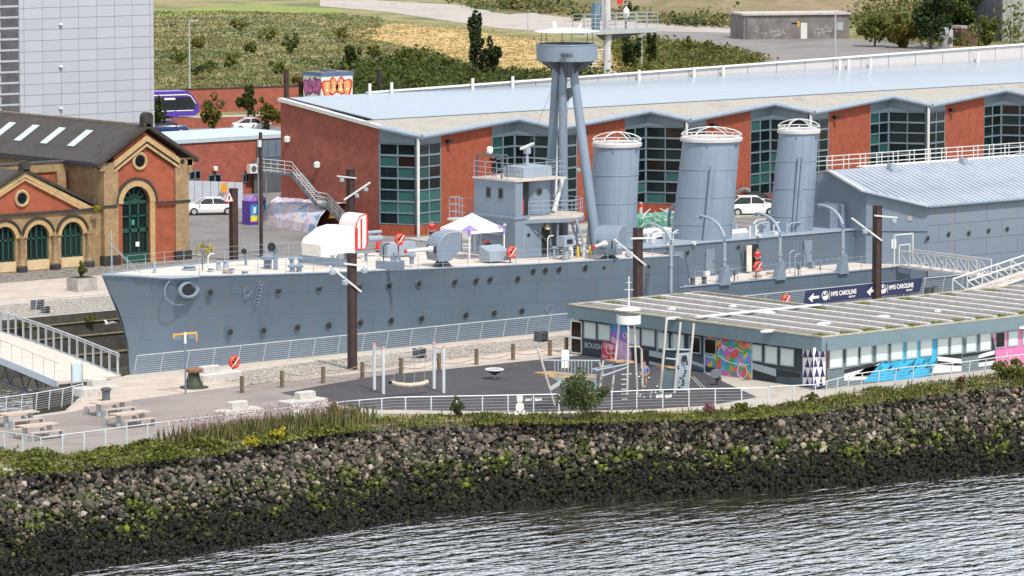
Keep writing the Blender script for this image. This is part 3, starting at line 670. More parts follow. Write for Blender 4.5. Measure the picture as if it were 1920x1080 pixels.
for la, x_, z_, r_ in (('weeds hanging on the far dock wall left of the seagull', 8.5, -.4, .5), ('small weed clump on the far dock wall nearest the bow', 20.5, -.35, .45), ('weed clump on the far dock wall left of centre, below the planter', 14.0, -.3, .4), ('weeds on the far dock wall at the left edge of the picture', 3.0, -.4, .5)):
    bush(la, (x_, FW - .25, z_ - .25), r_, .6, 220, G_BANK, .13, 'weeds', 'wall_weed', False, lumps=4)
fb_ = [(330, 120), (372, 92), (430, 130), (470, 100), (520, 140), (545, 100), (505, 80), (700, 112), (752, 124), (450, 60), (640, 80), (380, 150), (835, 130), (790, 118), (1290, 100), (1330, 110), (1080, 40), (1180, 30), (1300, 28), (960, 20)]
FBL = ['bush growing just right of the tall grey street lamp in the green field', 'bush high in the green field above the street lamp head', 'bush near the middle of the green field, right of the street lamp', 'small bush high in the green field, fourth from the tower', 'bush just left of the graffiti hut roof', 'bush above the graffiti hut in the green field', 'bush high above the graffiti hut', 'bush right of the graffiti hut', 'bush in the dark belt right of the graffiti hut', 'highest bush on the left side of the green field', 'bush at the left tip of the straw field', 'low bush between the street lamp foot and the boundary wall', 'bush in the dark belt left of the tall dark tree', 'bush on the straw field edge left of the tall dark tree', 'bush at the left edge of the grey yard', 'bush at the near left corner of the grey yard', 'bush by the pale track right of the lookout bowl', 'bush behind the radar tower platform', 'bush behind the pale track left of the bunker', 'bush behind the pale track left of the lookout bowl']
for k, (u, v) in enumerate(fb_): bush(FBL[k], (u, v), random.uniform(1.2, 2.4), random.uniform(1.6, 3.2), 420, (G_BANK, G_OLIVE, G_TREE)[k % 3] if k % 2 else G_BANK, .30, group='bushes scattered on the waste ground', lumps=6)

# ================================================================== the warship
def interp(x, xs, ys): return float(np.interp(x, xs, ys))
def hbd(x): return interp(x, [0, 1.6, 3.5, 6.4, 10, 16, 22, 28, 34, 42, 100, 120], [.10, 1.45, 2.35, 3.35, 4.3, 5.4, 6.0, 6.4, 6.65, 6.85, 6.9, 5.0])
def sheer(x): return interp(x, [0, 3, 6.4, 16, 26, 34, 43.9], [4.2, 4.12, 4.03, 3.80, 3.52, 3.32, 3.15])
def stemx(z): return interp(z, [-5, -2, -.15, 1.63, 2.71, 4.2], [2.3, 1.95, 1.9, 1.3, .7, 0])
MD = .92          # main deck level
def hb(x, z):
    top = sheer(x) if x < 43.9 else MD
    k = interp(x, [0, 8, 18, 32], [.18, .42, .74, .97]); t = min(1, max(0, (top - z) / (top + 5)))
    return hbd(x) * (1 - (1 - k) * t ** .8)
warship = thing('warship', 'grey three-funnelled warship lying in the stone dock with a tripod mast', 'warship', (50, 0, -4))
XB = 43.9
def side(mbx, x_list, ztop, sgn):
    rows = 9; vs = []
    for x in x_list:
        zt = ztop(x)
        for j in range(rows):
            z = zt + (-5 - zt) * j / (rows - 1); xx = x + stemx(z) * max(0, 1 - x / 12)
            vs.append((xx, sgn * hb(x, z), z))
    n = len(x_list); mbx.add(vs, [(i * rows + j, i * rows + j + 1, (i + 1) * rows + j + 1, (i + 1) * rows + j) for i in range(n - 1) for j in range(rows - 1)])
xa = [0, .5, 1.2, 2.2, 3.5, 5, 6.5, 8.5, 11, 14, 17, 20, 24, 28, 32, 36, 40, XB]; xb = [XB + .001, 50, 60, 70, 80, 90, 100, 112]
hm = MB()
for sg in (-1, 1): side(hm, xa, sheer, sg); side(hm, xb, lambda x: MD, sg)
hm.face([(0, -.1, 4.2), (0, .1, 4.2), (stemx(2.71), .08, 2.71), (stemx(0), .06, 0), (2.3, .05, -5), (2.3, -.05, -5), (stemx(0), -.06, 0), (stemx(2.71), -.08, 2.71)])
hm.face([(112, -6, MD), (112, 6, MD), (112, 6, -5), (112, -6, -5)]); hm.face([(XB, -6.85, 3.15), (XB, 6.85, 3.15), (XB, 6.85, MD - .2), (XB, -6.85, MD - .2)])
hull = obj('hull', hm, hullm, warship, smooth=True)
dk = MB(); pts = [(x + stemx(sheer(x)) * max(0, 1 - x / 12), -hbd(x) + .03, sheer(x) - .01) for x in xa]; pts2 = [(p[0], -p[1], p[2]) for p in pts][::-1]
for i in range(len(pts) - 1): dk.face([pts[i], pts[i + 1], (pts[i + 1][0], -pts[i + 1][1], pts[i + 1][2]), (pts[i][0], -pts[i][1], pts[i][2])])
dk.face([(XB, -6.88, MD), (112, -6.88, MD), (112, 6.88, MD), (XB, 6.88, MD)])
deckmat, nt, b = nodes_mat('planked_deck'); p_ = pos(nt)
wv = nt.nodes.new('ShaderNodeTexWave'); wv.bands_direction = 'Y'; wv.inputs['Scale'].default_value = 3.2; nt.links.new(p_, wv.inputs['Vector'])
c = ramp(nt, noise(nt, .7, 7, p_, .6), [(.3, (.50, .44, .39)), (.7, (.64, .575, .52))])
c = mix(nt, .35, c, ramp(nt, wv.outputs['Fac'], [(.0, (.5,) * 3), (.15, (1, 1, 1))]), 'MULTIPLY'); c = mix(nt, ramp(nt, noise(nt, .5, 6, p_, .7), [(.56, (0, 0, 0)), (.7, (.4,) * 3)]), c, (.30, .25, .20))
nt.links.new(c, b.inputs['Base Color']); b.inputs['Roughness'].default_value = .8
obj('deck', dk, deckmat, warship)
# deck edge strip and waterway (grey margin, rubbing strake)
st_ = MB()
for sg in (-1, 1):
    st_.path([(x + stemx(sheer(x)) * max(0, 1 - x / 12), sg * (hbd(x) - .02), sheer(x) + .02) for x in xa], .07, 5)
    st_.path([(XB, sg * 6.88, MD + .02), (112, sg * 6.88, MD + .02)], .07, 5)
# small curved bulwark at the bow, near side
bul = []
for x, h in [(0, .25), (.8, .22), (1.8, .12), (2.8, -.12), (3.6, -.2), (4.6, -.15), (5.4, .0)]:
    bul.append((x + stemx(4.2) * 1, -hbd(x) - .03, sheer(x) + h * .4))
st_.path(bul, .11, 5); obj('deck_edge_strake', st_, GREY, warship, smooth=True)
# curved break bulwark between forecastle and main deck
bw_ = MB(); arc = [(XB, -6.86, 3.15)]
for k in range(9):
    a = R(90 * k / 8); arc.append((XB + 3.4 * math.sin(a) * .9, -6.86, MD + 1.25 + (2.0 - 1.25 + .2) * (math.cos(a))) if False else (XB - 1.2 + 1.9 * (1 - math.cos(a)), -6.86, 3.15 - 2.1 * math.sin(a) * (k / 8)))
bw_.ext([(XB - .1, -6.88, MD - .3), (XB - .1, -6.88, 3.15), (XB + .25, -6.88, 3.0), (XB + .7, -6.88, 2.2), (XB + .95, -6.88, 1.3), (XB + 1.0, -6.88, MD - .3)], (0, .06, 0)); obj('break_bulwark', bw_, hullm, warship)
# portholes
def hull_hit(u, v):
    Y = -6.5; p = atY(u, v, Y)
    for _ in range(8): p = atY(u, v, Y); Y = .5 * Y - .5 * hb(max(0, p.x), p.z)
    return atY(u, v, Y)
pm = MB().ring((0, 0, 0), .24, .035, 'y', 16, 6); rimM = pm.mesh('porthole', GREY, smooth=True)
PH = MB().lathe([(.245, -.01), (.245, .02)], n=14); 
DPG = M('porthole_rim_grey', (.11, .13, .155), .5)
ph = MB()
for i in range(14): pass
ph.tube((0, -.012, 0), (0, .05, 0), .205, n=14, mi=1); ph.ring((0, -.012, 0), .22, .02, 'y', 16, 6, mi=0)
ph.path([(.0 + .30 * math.cos(R(a)), -.05, .30 * math.sin(R(a))) for a in (20, 45, 70, 95, 120, 150)], .02, 4)    # rigol over the port
PHM = ph.mesh('porthole', [DPG, BLACK], smooth=True)
for u, v in [(394, 549), (522, 546), (598, 541), (673, 539), (729, 536), (785, 533), (852, 530), (892, 527), (918, 525), (970, 524), (999, 510), (1022, 508), (1048, 506), (1097, 503), (431, 623), (494, 620), (557, 615), (616, 611), (675, 606), (733, 602), (790, 598), (873, 592), (926, 588), (978, 584), (1132, 502), (1216, 500)]:
    p = hull_hit(u, v); x = max(0, p.x); dyd = (hb(x + .5, p.z) - hb(max(0, x - .5), p.z)); 
    s = .62 if (u, v) in ((1132, 502), (1216, 500)) else 1.0
    inst('porthole', PHM, warship, (p.x, p.y - .02, p.z), (0, 0, -math.atan(dyd)), (s,) * 3)
# hawse pipe: flared mouth with recessed ring
p = hull_hit(352, 543); hw = MB()
hw.ring((p.x, p.y - .12, p.z), .47, .10, 'y', 24, 8, sx=1.5); o = obj('hawse_pipe', hw, GREY, warship, smooth=True)
hw2 = MB().lathe([(.45, 0), (.45, .02)], (0, 0, 0), 20); hw2 = MB().ext([(p.x + .68 * math.cos(R(a)), p.y - .10, p.z + .44 * math.sin(R(a))) for a in range(0, 360, 15)], (0, .02, 0)); obj('dark_mouth', hw2, BLACK, o, local=False)
obj('anchor_bolster', MB().ring(hull_hit(338, 545), .92, .035, 'y', 26, 5, sx=1.35), GREY, warship, smooth=True)
for u, v in ((464, 546), (1030, 581)):
    p = hull_hit(u, v); m_ = MB().ring((p.x, p.y - .02, p.z), .30, .03, 'y', 14, 5)
    for q in (-.3, 0, .3): m_.box((p.x + q - .02, p.y - .05, p.z - .42), (p.x + q + .02, p.y, p.z - .3))
    obj('ring_bracket', m_, GREY, warship)
m_ = MB()
for k in range(7): p = hull_hit(489 - k * 1.6, 531 + k * 6.5); m_.ring((p.x, p.y - .03, p.z), .16, .025, 'y', 10, 4)
obj('hull_rungs', m_, GREY, warship)
m_ = MB()
for k in range(12): p = atY(1216 - k * .5, 507 + k * 5, -6.92); m_.beam((p.x - .2, p.y - .05, p.z), (p.x + .2, p.y - .05, p.z), .035)
obj('hull_ladder', m_, DGREY, warship)
# guard rails: stanchions and wires
SM = MB().tube((0, 0, 0), (0, 0, 1.0), .025, .018, 5).mesh('stanchion', LGREY)
def guard(pts, step, h=1.0, wires=(1.0, .66, .33), mesh=None, par=warship, wname='guard_wire', r=.011, mat=LGREY):
    w = MB(); mesh = mesh or SM
    for k in wires: w.path([(p[0], p[1], p[2] + k * h) for p in pts], r, 4)
    obj(wname, w, mat, par)
    V_ = [Vector(p) for p in pts]; L = sum((V_[i + 1] - V_[i]).length for i in range(len(V_) - 1)); n = max(1, round(L / step))
    for k in range(n + 1):
        p = along(V_, k / n); inst('stanchion', mesh, par, tuple(p), (0, 0, 0), (1, 1, h))
fx = [5.5, 8.5, 11, 14, 17, 20, 24, 28, 32, 36, 40, 43.5]
guard([(x, -hbd(x) + .12, sheer(x)) for x in fx], 2.0)
guard([(x, hbd(x) - .12, sheer(x)) for x in [3.5] + fx], 2.0)
guard([(x, -6.75, MD) for x in (45.5, 66)], 2.1); guard([(x, 6.75, MD) for x in (45.5, 66)], 2.1)
# jackstaff and bow fittings
z0 = sheer(.5); js = MB().tube((.7, 0, z0), (.7, 0, z0 + 2.9), .06, .03, 7).tube((.7, 0, z0 + 2.0), (2.6, 0, z0 + .1), .025, n=5).tube((.7, 0, z0 + 2.0), (2.4, -.9, z0 + .1), .025, n=5)
for k in range(5): js.tube((.7, -.12, z0 + .5 + k * .45), (.7, .12, z0 + .5 + k * .45), .03, n=5)
obj('jackstaff', js, LGREY, warship)
m_ = MB()
for (u, v, r, h) in [(290, 513, .13, .75), (355, 505, .5, .25), (410, 504, .2, .5), (423, 503, .2, .5), (395, 508, .22, .18), (435, 508, .22, .18), (459, 514, .25, .2)]:
    z = sheer(6); p = at(u, v, z); obj('deck_fitting', MB().lathe([(r, 0), (r * .8, h * .3), (r * .7, h * .8), (r, h * .85), (r, h)], (p.x, p.y, z), 10), LGREY, warship, smooth=True)
# cowl ventilators, mushroom vents, breakwater plates, skylights
def cowl(u, v, s=1.0, face=-1):
    z = sheer(12); p = at(u, v, z); m_ = MB(); m_.path([(p.x, p.y, z), (p.x, p.y, z + 1.1 * s), (p.x - .06 * s, p.y, z + 1.45 * s), (p.x - .3 * s, p.y - .1, z + 1.6 * s), (p.x - .5 * s, p.y - .2, z + 1.6 * s)], [.16 * s, .16 * s, .2 * s, .28 * s, .36 * s], 10)
    o = obj('cowl_ventilator', m_, GREY, warship, smooth=True)
    obj('dark_mouth', MB().tube((p.x - .5 * s, p.y - .2, z + 1.6 * s), (p.x - .52 * s, p.y - .21, z + 1.6 * s), .31 * s, n=12), BLACK, o)
cowl(517, 505, .95); cowl(461, 497, .6)
for u, v, r, h in [(502, 503, .45, .9), (547, 498, .22, .6), (563, 498, .22, .6), (548, 510, .3, .5), (561, 510, .3, .5), (742, 495, .2, .85), (772, 495, .25, .7)]:
    z = sheer(14); p = at(u, v, z); obj('mushroom_vent', MB().lathe([(r * .6, 0), (r * .6, h * .6), (r, h * .65), (r * 1.05, h * .85), (r * .5, h)], (p.x, p.y, z), 12), GREY, warship, smooth=True)
for a, b_ in (((562, 492), (662, 503)), ((705, 503), (758, 507))):
    za = sheer(14); p = at(*a, za); q = at(*b_, za); obj('breakwater', MB().beam((p.x, p.y, p.z + .25), (q.x, q.y, q.z + .25), .08, .55), GREY, warship)
z = sheer(24); p = at(928, 488, z); obj('deck_locker', MB().prism([(p.x - .9, p.y - .5), (p.x + .9, p.y - .5), (p.x + .9, p.y + .6), (p.x - .9, p.y + .6)], z, [z + .65, z + .65, z + 1.0, z + 1.0]), LGREY, warship)
p = at(750, 480, z); obj('life_raft_rack', MB().box((p.x - 1.1, p.y, z), (p.x + 1.4, p.y + .9, z + .9)), LGREY, warship)
# --- guns with big curved shields
def gun(label, u, v, zdeck, yaw, s=1.0, redtip=True):
    b0 = at(u, v, zdeck); G = MB()
    T = obj('gun_mounting', MB().lathe([(.75 * s, 0), (.6 * s, .15), (.45 * s, .3), (.45 * s, .8 * s)], (b0.x, b0.y, zdeck), 14), DGREY, warship, smooth=True)
    ca, sa = math.cos(yaw), math.sin(yaw)
    def L(x, y, z): return (b0.x + ca * x - sa * y, b0.y + sa * x + ca * y, zdeck + z)
    prof = [(-.72, .45), (-.84, .9), (-.86, 1.3), (-.80, 1.65), (-.66, 1.95), (-.45, 2.2), (-.18, 2.38), (.15, 2.48), (.6, 2.52), (1.0, 2.52)]   # side profile, x forward is negative
    sh = MB(); W2 = .95 * s
    for sy in (-1, 1):
        poly = [L(x * s, sy * W2, z * s) for x, z in prof] + [L(1.0 * s, sy * W2, 1.2 * s), L(.2 * s, sy * W2, .45 * s)]
        sh.face(poly)
    for i in range(len(prof) - 1):
        (x1, z1), (x2, z2) = prof[i], prof[i + 1]
        sh.face([L(x1 * s, -W2, z1 * s), L(x1 * s, W2, z1 * s), L(x2 * s, W2, z2 * s), L(x2 * s, -W2, z2 * s)])
    obj('gun_shield', sh, GREY, T, smooth=True)
    obj('shield_edge', MB().path([L(x * s, -W2 - .01, z * s) for x, z in prof], .035, 5), LGREY, T)
    bl = MB().tube(L(-.7 * s, 0, 1.25 * s), L(-1.2 * s, 0, 1.28 * s), .3 * s, .2 * s, 12); bl.tube(L(-1.1 * s, 0, 1.28 * s), L(-2.9 * s, 0, 1.22 * s), .15 * s, .11 * s, 12)
    obj('barrel', bl, OFFW, T, smooth=True)
    obj('muzzle_cap', MB().tube(L(-2.9 * s, 0, 1.22 * s), L(-3.05 * s, 0, 1.215 * s), .15 * s, n=10), RED, T)
    for dy in (-.5, .55): obj('sight_port', MB().box(L(-.87 * s, dy - .1, .95 * s), L(-.80 * s, dy + .1, 1.5 * s)), BLACK, T)
    return T
gun('fore gun', 829, 499, sheer(24), R(-12), .92)
gun('second gun', 1142, 487, sheer(40), R(25), .92)
# gun position under a white cover with red and white striped shield
z = sheer(18); a0 = at(597, 487, z); T = obj('gun_base', MB().lathe([(.9, 0), (.7, .3)], (a0.x + 1.9, a0.y + .2, z), 14), DGREY, warship)
x0, y0 = a0.x, a0.y
cv = MB(); pr = [(0, .05), (-.05, 1.0), (.15, 1.35), (1.3, 2.0), (2.1, 2.15), (2.9, 2.1), (2.9, .05)]
cv.ext([(x0 + x, y0 - .2 - .1, z + h) for x, h in pr], (0, 2.1, 0)); obj('white_cover', cv, M('white_canvas', (.66, .65, .62), .85, var=.04, bmp=.5, bscale=3, bdist=.12), T)
sp = MB(); sx = x0 + 2.95
prof = [(.0, .55), (.02, 1.9), (.1, 2.35), (.35, 2.75), (.8, 2.9), (1.0, 2.9), (1.0, 1.0), (.8, .5)]
sp.ext([(sx + x, y0 - .34, z + h) for x, h in prof], (0, 1.9, 0), 0)
obj('striped_shield', sp, M('faded_pink_white_paint', (.70, .62, .62), .5, var=.1), T)
m_ = MB()
for xx, z1, z2 in ((.04, .55, 2.0), (.42, .55, 2.6), (.92, .7, 2.8)): m_.box((sx + xx, y0 - .38, z + z1), (sx + xx + .12, y0 - .343, z + z2))
m_.path([(sx + x, y0 - .34, z + h) for x, h in prof + prof[:1]], .05, 4); obj('red_stripes', m_, RED, T)
p = atY(592, 443, y0 + 1.2); q = atY(612, 442, y0 + 1.2); obj('barrel', MB().tube((p.x - .1, y0 + 1.2, p.z), (q.x + .4, y0 + 1.2, p.z), .11, n=10), RED, T)
p = atY(693, 436, y0 + .5); obj('breech', MB().tube((p.x - .3, y0 + .5, p.z), (p.x + 1.0, y0 + .5, p.z), .12, n=10).tube((p.x - .2, y0 + .5, p.z - .45), (p.x + 1.0, y0 + .5, p.z - .45), .22, n=10), LGREY, T)
q = atY(790, 469, -1.5)
# --- bridge
zb = sheer(33); BW = 2.3
b1 = MB().box((32.7, -BW - .1, zb), (36.0, BW, 6.1)); house = obj('bridge_house', b1, GREY, warship)
obj('upper_house', MB().box((32.9, -BW + .1, 6.1), (33.55, BW - .1, 8.6)), GREY, warship)
obj('ledge', MB().box((32.6, -BW - .2, 6.05), (36.05, BW + .1, 6.2)), GREY, warship)
up = MB(); c0 = (35.75, -.45)
up.lathe([(1.4, 6.22), (1.4, 8.55)], (c0[0], c0[1], 0), 22); up.box((33.56, .8, 6.22), (37.0, BW - .1, 8.58)); tower = obj('chart_house', up, GREY, warship, smooth=True)
obj('upper_deck', MB().box((32.8, -BW, 8.6), (37.5, BW, 8.72)), DECK, warship)
obj('dark_doorway', MB().box((33.56, -1.6, 6.25), (34.6, .79, 8.55)), BLACK, warship)
obj('red_locker', MB().box((33.62, -1.85, 6.25), (33.95, -1.62, 7.3)), RED, warship)
for dy in (-.9, .4): 
    w_ = obj('window', MB().box((32.87, dy, 7.35), (32.895, dy + .5, 8.1)), DGREY, warship); obj('pane', MB().box((32.85, dy + .08, 7.43), (32.868, dy + .42, 8.02)), CARG, w_)
p_ = inst('porthole', PHM, warship, (35.4, c0[1] - 1.37, 7.75), (0, 0, -.2), (.95,) * 3)
# walkway round the chart house on posts
pf = MB(); poly = [(33.4, -2.3)] + [(36.9 + 2.2 * math.cos(R(a)), -1.6 + 1.9 * math.sin(R(a))) for a in range(-125, 60, 12)] + [(38.4, 1.5), (33.6, 1.5)]
pf.prism(poly, 5.98, 6.17); obj('bridge_walkway', pf, DECK, warship)
pf = MB().prism([(33.35, -2.36)] + [(36.9 + 2.26 * math.cos(R(a)), -1.6 + 1.96 * math.sin(R(a))) for a in range(-125, 60, 12)] + [(38.46, 1.5), (33.6, 1.5)], 5.72, 5.975); obj('walkway_edge', pf, GREY, warship)
guard([(34.0, -2.3, 6.17)] + [(36.9 + 2.15 * math.cos(R(a)), -1.6 + 1.85 * math.sin(R(a)), 6.17) for a in range(-125, 60, 20)] + [(38.3, 1.4, 6.17)], 1.1, 1.05, (1.0, .7, .4), wname='walkway_rail', r=.02)
guard([(32.88, 2.2, 8.72), (32.88, -2.2, 8.72), (37.4, -2.2, 8.72), (37.4, 2.2, 8.72)], 1.2, 1.1, (1.0, .66, .33), wname='bridge_rail', r=.02)
m_ = MB()
for xx, yy in ((36.1, -2.9), (38.1, -2.7), (38.8, -.8), (38.3, 1.3)): obj('walkway_post', MB().tube((xx, yy, zb), (xx, yy, 5.75), .07, n=7), GREY, warship)
m_ = MB().box((36.1, -1.2, zb), (37.6, 1.4, 5.7)); obj('lower_tower', m_, DGREY, warship)
obj('support_strut', MB().beam((34.0, -2.6, 5.7), (36.0, -2.55, zb + .5), .06), DGREY, warship)
# radar on the bridge roof
rx = atY(989, 318, 0).x; m_ = MB().prism([(rx - 1.4, -1.2), (rx + 1.2, -1.2), (rx + 1.2, .9), (rx - 1.4, .9)], 8.72, 9.45); rb = obj('radar_plinth', m_, LGREY, warship)
m_ = MB().tube((rx - .2, -.2, 9.45), (rx - .2, -.2, 10.3), .13, .09, 8).box((rx - .4, -.36, 10.3), (rx, -.04, 10.72)); obj('radar_pedestal', m_, LGREY, rb)
obj('radar_bar', MB().beam((rx - 1.45, -1.0, 10.75), (rx + 1.05, .6, 10.9), .16, .14), OFFW, rb)
obj('canopy_frame', MB().beam((33.0, 2.0, 10.25), (34.2, .2, 10.25), .12, .1).beam((33.0, 2.0, 8.72), (33.0, 2.0, 10.2), .1).beam((34.2, .2, 8.72), (34.2, .2, 10.2), .1).beam((33.0, -.6, 8.72), (33.0, -.6, 10.2), .08).beam((33.0, -.6, 10.25), (33.0, 2.0, 10.25), .1), DGREY, warship)
obj('signal_lamp', MB().lathe([(.16, 0), (.22, .15), (.22, .4), (.1, .5)], (33.3, 1.0, 10.35), 10), WHITE, warship)
# side wing platform at the left of the bridge
m_ = MB().box((32.8, 3.4, 5.5), (33.9, 5.0, 5.65)); wp = obj('wing_platform', m_, OFFW, warship)
m_ = MB()
for xx, yy in ((32.9, 3.5), (32.9, 4.2), (32.9, 4.9), (33.8, 3.5), (33.8, 4.9)): m_.tube((xx, yy, 5.65), (xx, yy, 7.1), .03, n=5)
for zz_ in (6.1, 6.6, 7.1): m_.path([(33.8, 4.9, zz_), (32.9, 4.9, zz_), (32.9, 3.5, zz_), (33.8, 3.5, zz_)], .025, 4)
m_.tube((33.4, 4.2, zb), (33.4, 4.2, 5.5), .06, n=6); obj('wing_rail', m_, LGREY, wp)
m_ = MB(); lx = atY(1087, 480, -3.4).x                                   # inclined ladder from deck to walkway
for sy in (-3.7, -3.1): m_.beam((lx + .4, sy, zb - .1), (lx - .6, sy, 5.9), .06, .16)
for k in range(9): t = (k + .5) / 9; m_.beam((lx + .4 - t, -3.7, zb + t * 2.6), (lx + .4 - t, -3.1, zb + t * 2.6), .22, .03)
obj('deck_ladder', m_, LGREY, warship)
m_ = MB().tube((37.0, -1.5, 6.3), (37.8, -1.5, 8.6), .18, .14, 8); obj('canvas_tube', m_, OFFW, warship, smooth=True)
bx = atY(1026, 424, -2.6); bell = MB().lathe([(.27, 0), (.22, .12), (.16, .3), (.1, .42), (.03, .46)], (bx.x, bx.y, bx.z - .2), 14); obj('ships_bell', bell, M('brass_bell', (.55, .42, .24), .35, .5), warship, smooth=True)
m_ = MB(); gx = at(1061, 486, zb); m_.tube((gx.x, gx.y, zb), (gx.x, gx.y, zb + .9), .18, n=8).box((gx.x - .5, gx.y - .4, zb + .9), (gx.x + .5, gx.y + .4, zb + 1.6)); obj('optical_director', m_, LGREY, warship)
m_ = MB().box((gx.x - .25, gx.y - .43, zb + 1.1), (gx.x + .25, gx.y - .403, zb + 1.4)); obj('director_slot', m_, BLACK, warship)
# deck clutter round the foot of the bridge, on the forecastle and amidships
rd = random.Random(21); CLM = [DGREY, LGREY, GREY, OFFW, BLACK]
for k in range(46):
    if k < 22: x, y = rd.uniform(34.2, 41.5), rd.uniform(-4.6, 3.5); z = sheer(x)
    elif k < 34: x, y = rd.uniform(8, 24), rd.uniform(-3.5, 3.5); z = sheer(x)
    else: x, y = rd.uniform(46, 64), rd.uniform(-6.2, -3.0); z = MD
    m_ = MB(); q_ = rd.random(); h_ = rd.uniform(.25, .7)
    if q_ < .3: m_.box((x, y, z), (x + rd.uniform(.3, .7), y + rd.uniform(.2, .5), z + h_)); nm = 'deck_box'
    elif q_ < .55: m_.lathe([(.14, 0), (.1, .08), (.1, h_), (.18, h_ + .03), (.16, h_ + .12)], (x, y, z), 9); nm = 'deck_vent'
    elif q_ < .8: m_.path([(x, y, z), (x, y, z + h_ * 2), (x + .15, y, z + h_ * 2 + .2), (x + .5, y, z + h_ * 2 + .2)], .045, 5); nm = 'deck_pipe'
    else: m_.ring((x, y, z + .08), .28, .07, 'z', 14, 6); nm = 'rope_coil'
    obj(nm, m_, (WOOD if nm == 'rope_coil' else CLM[k % 5]), warship)
for k in range(5):
    x = 36.0 + k * .55; obj('ready_shell', MB().lathe([(.1, 0), (.1, .55), (.02, .8)], (x, -3.9, sheer(36)), 8), OFFW if k % 2 else YEL, warship)
m_ = MB()
for k in range(7): m_.beam((33.1 + .0, 2.32 - k * .0 - .0, 3.6 + k * .4), (33.1, 2.32, 3.6 + k * .4 + .02), .3, .03)
for (xa_, ya_, za_, xb_, yb_, zb_2) in [(32.68, 1.2, 3.4, 32.68, 1.2, 6.0), (32.68, -1.3, 4.9, 32.68, 1.2, 4.9), (33.4, -2.42, 3.4, 33.4, -2.42, 6.0), (34.9, -2.42, 4.2, 34.9, -2.42, 6.0)]:
    obj('wall_pipe', MB().tube((xa_, ya_, za_), (xb_, yb_, zb_2), .035, n=5), LGREY, warship)
for (y_, z_) in ((-1.4, 5.6), (1.5, 5.6)): obj('bulkhead_lamp', MB().tube((32.7, y_, z_), (32.5, y_, z_), .11, n=8), OFFW, warship)
for x_ in (33.9, 34.9): inst('porthole', PHM, warship, (x_, -2.42, 4.9), (0, 0, 0), (.6,) * 3)
obj('lower_doorway', MB().box((35.1, -2.43, zb + .1), (35.8, -2.405, zb + 2.0)), BLACK, warship)
# signal halyards and stays
for (a_, b_2) in [((39.6, -.5, 16.5), (37.2, -2.1, 9.6)), ((39.6, .5, 16.5), (37.2, 2.1, 9.6))]:
    obj('stay_wire', MB().tube(a_, b_2, .012, n=4), DGREY, warship)
# --- tripod mast with spotting top
ap = atY(1063, 150, 0.0); az = ap.z
foot1 = atY(1057, 400, .0); apl = atY(1050, 150, 0.0); apr = atY(1073, 150, -.35)
m_ = MB().tube((foot1.x, 0, 3.4), (apl.x + .25, 0, az + 1.5), .36, .27, 18); mast = obj('mast', m_, GREY, warship, smooth=True)
f2 = atY(1120, 452, -3.3); m_ = MB().tube((f2.x, -3.3, 3.2), (apr.x, -.35, az + 1.3), .38, .29, 16); obj('mast_leg', m_, GREY, mast, smooth=True)
f3 = atY(1026, 400, 3.0); m_ = MB().tube((f3.x, 3.0, 3.2), (apl.x - .05, .3, az + 1.3), .38, .29, 16); obj('mast_leg', m_, GREY, mast, smooth=True)
c1 = atY(1062, 178, 0); obj('gusset_plate', MB().ext([(c1.x - .6, -.1, c1.z - 1.0), (c1.x + .7, -.1, c1.z + .1), (c1.x + .5, -.1, c1.z + .5), (c1.x - .3, -.1, c1.z + .4)], (0, .2, 0)), DGREY, mast)
tp = atY(1063, 113, 0); bt = tp.z; cx = tp.x
m_ = MB().lathe([(1.9, -.03), (2.12, 0), (2.16, 1.08), (2.2, 1.12), (2.16, 1.17), (2.0, 1.17), (2.0, .3)], (cx, 0, bt), 32); top = obj('spotting_top', m_, GREY, mast, smooth=True)
for a in range(0, 360, 45):
    ca, sa = math.cos(R(a)), math.sin(R(a)); obj('top_bracket', MB().ext([(cx + .35 * ca, .35 * sa, bt - 1.25), (cx + 1.95 * ca, 1.95 * sa, bt - .04), (cx + .3 * ca, .3 * sa, bt - .04)], (-.05 * sa, .05 * ca, 0)), DGREY, top)
obj('mast_cap', MB().lathe([(.5, -1.2), (.75, -.035)], (cx, 0, bt), 12), DGREY, top)
obj('inner_floor', MB().lathe([(1.99, .55), (1.99, .6)], (cx, 0, bt), 28), DGREY, top)
m_ = MB().lathe([(2.35, 1.98), (2.38, 2.02), (1.2, 2.2), (.1, 2.26)], (cx, 0, bt), 30, sy=.9); obj('roof_disc', m_, WHITE, top, smooth=True)
m_ = MB()
for a in range(0, 360, 60): m_.tube((cx + 1.9 * math.cos(R(a)), 1.9 * math.sin(R(a)), bt + 1.1), (cx + 1.9 * math.cos(R(a)), 1.8 * math.sin(R(a)), bt + 2.05), .03, n=5)
obj('roof_posts', m_, DGREY, top)
m_ = MB(); ax_ = atY(1040, 50, 0).x
for dx, dz in ((-.2, .45), (-.08, .55), (.06, .52), (.17, .42)): m_.tube((ax_, 0, bt + 2.2), (ax_ + dx, 0, bt + 2.2 + dz), .07, .03, 6)
m_.tube((ax_ + 2.2, 0, bt + 2.1), (ax_ + 2.45, 0, bt + 2.5), .1, .04, 6); obj('aerial', m_, WHITE, top)
m_ = MB().box((cx - 1.9, -2.35, bt + .35), (cx - 1.5, -1.5, bt + .6)); obj('lamp_bracket', m_, DGREY, top)
p = atY(1083, 318, -.9); obj('searchlight', MB().tube((p.x, p.y, p.z), (p.x - .05, p.y - .25, p.z), .13, n=10), WHITE, mast)
obj('light_bracket', MB().beam((p.x, p.y + .1, p.z), (p.x + .9, p.y + .1, p.z - .05), .06), BLACK, mast)
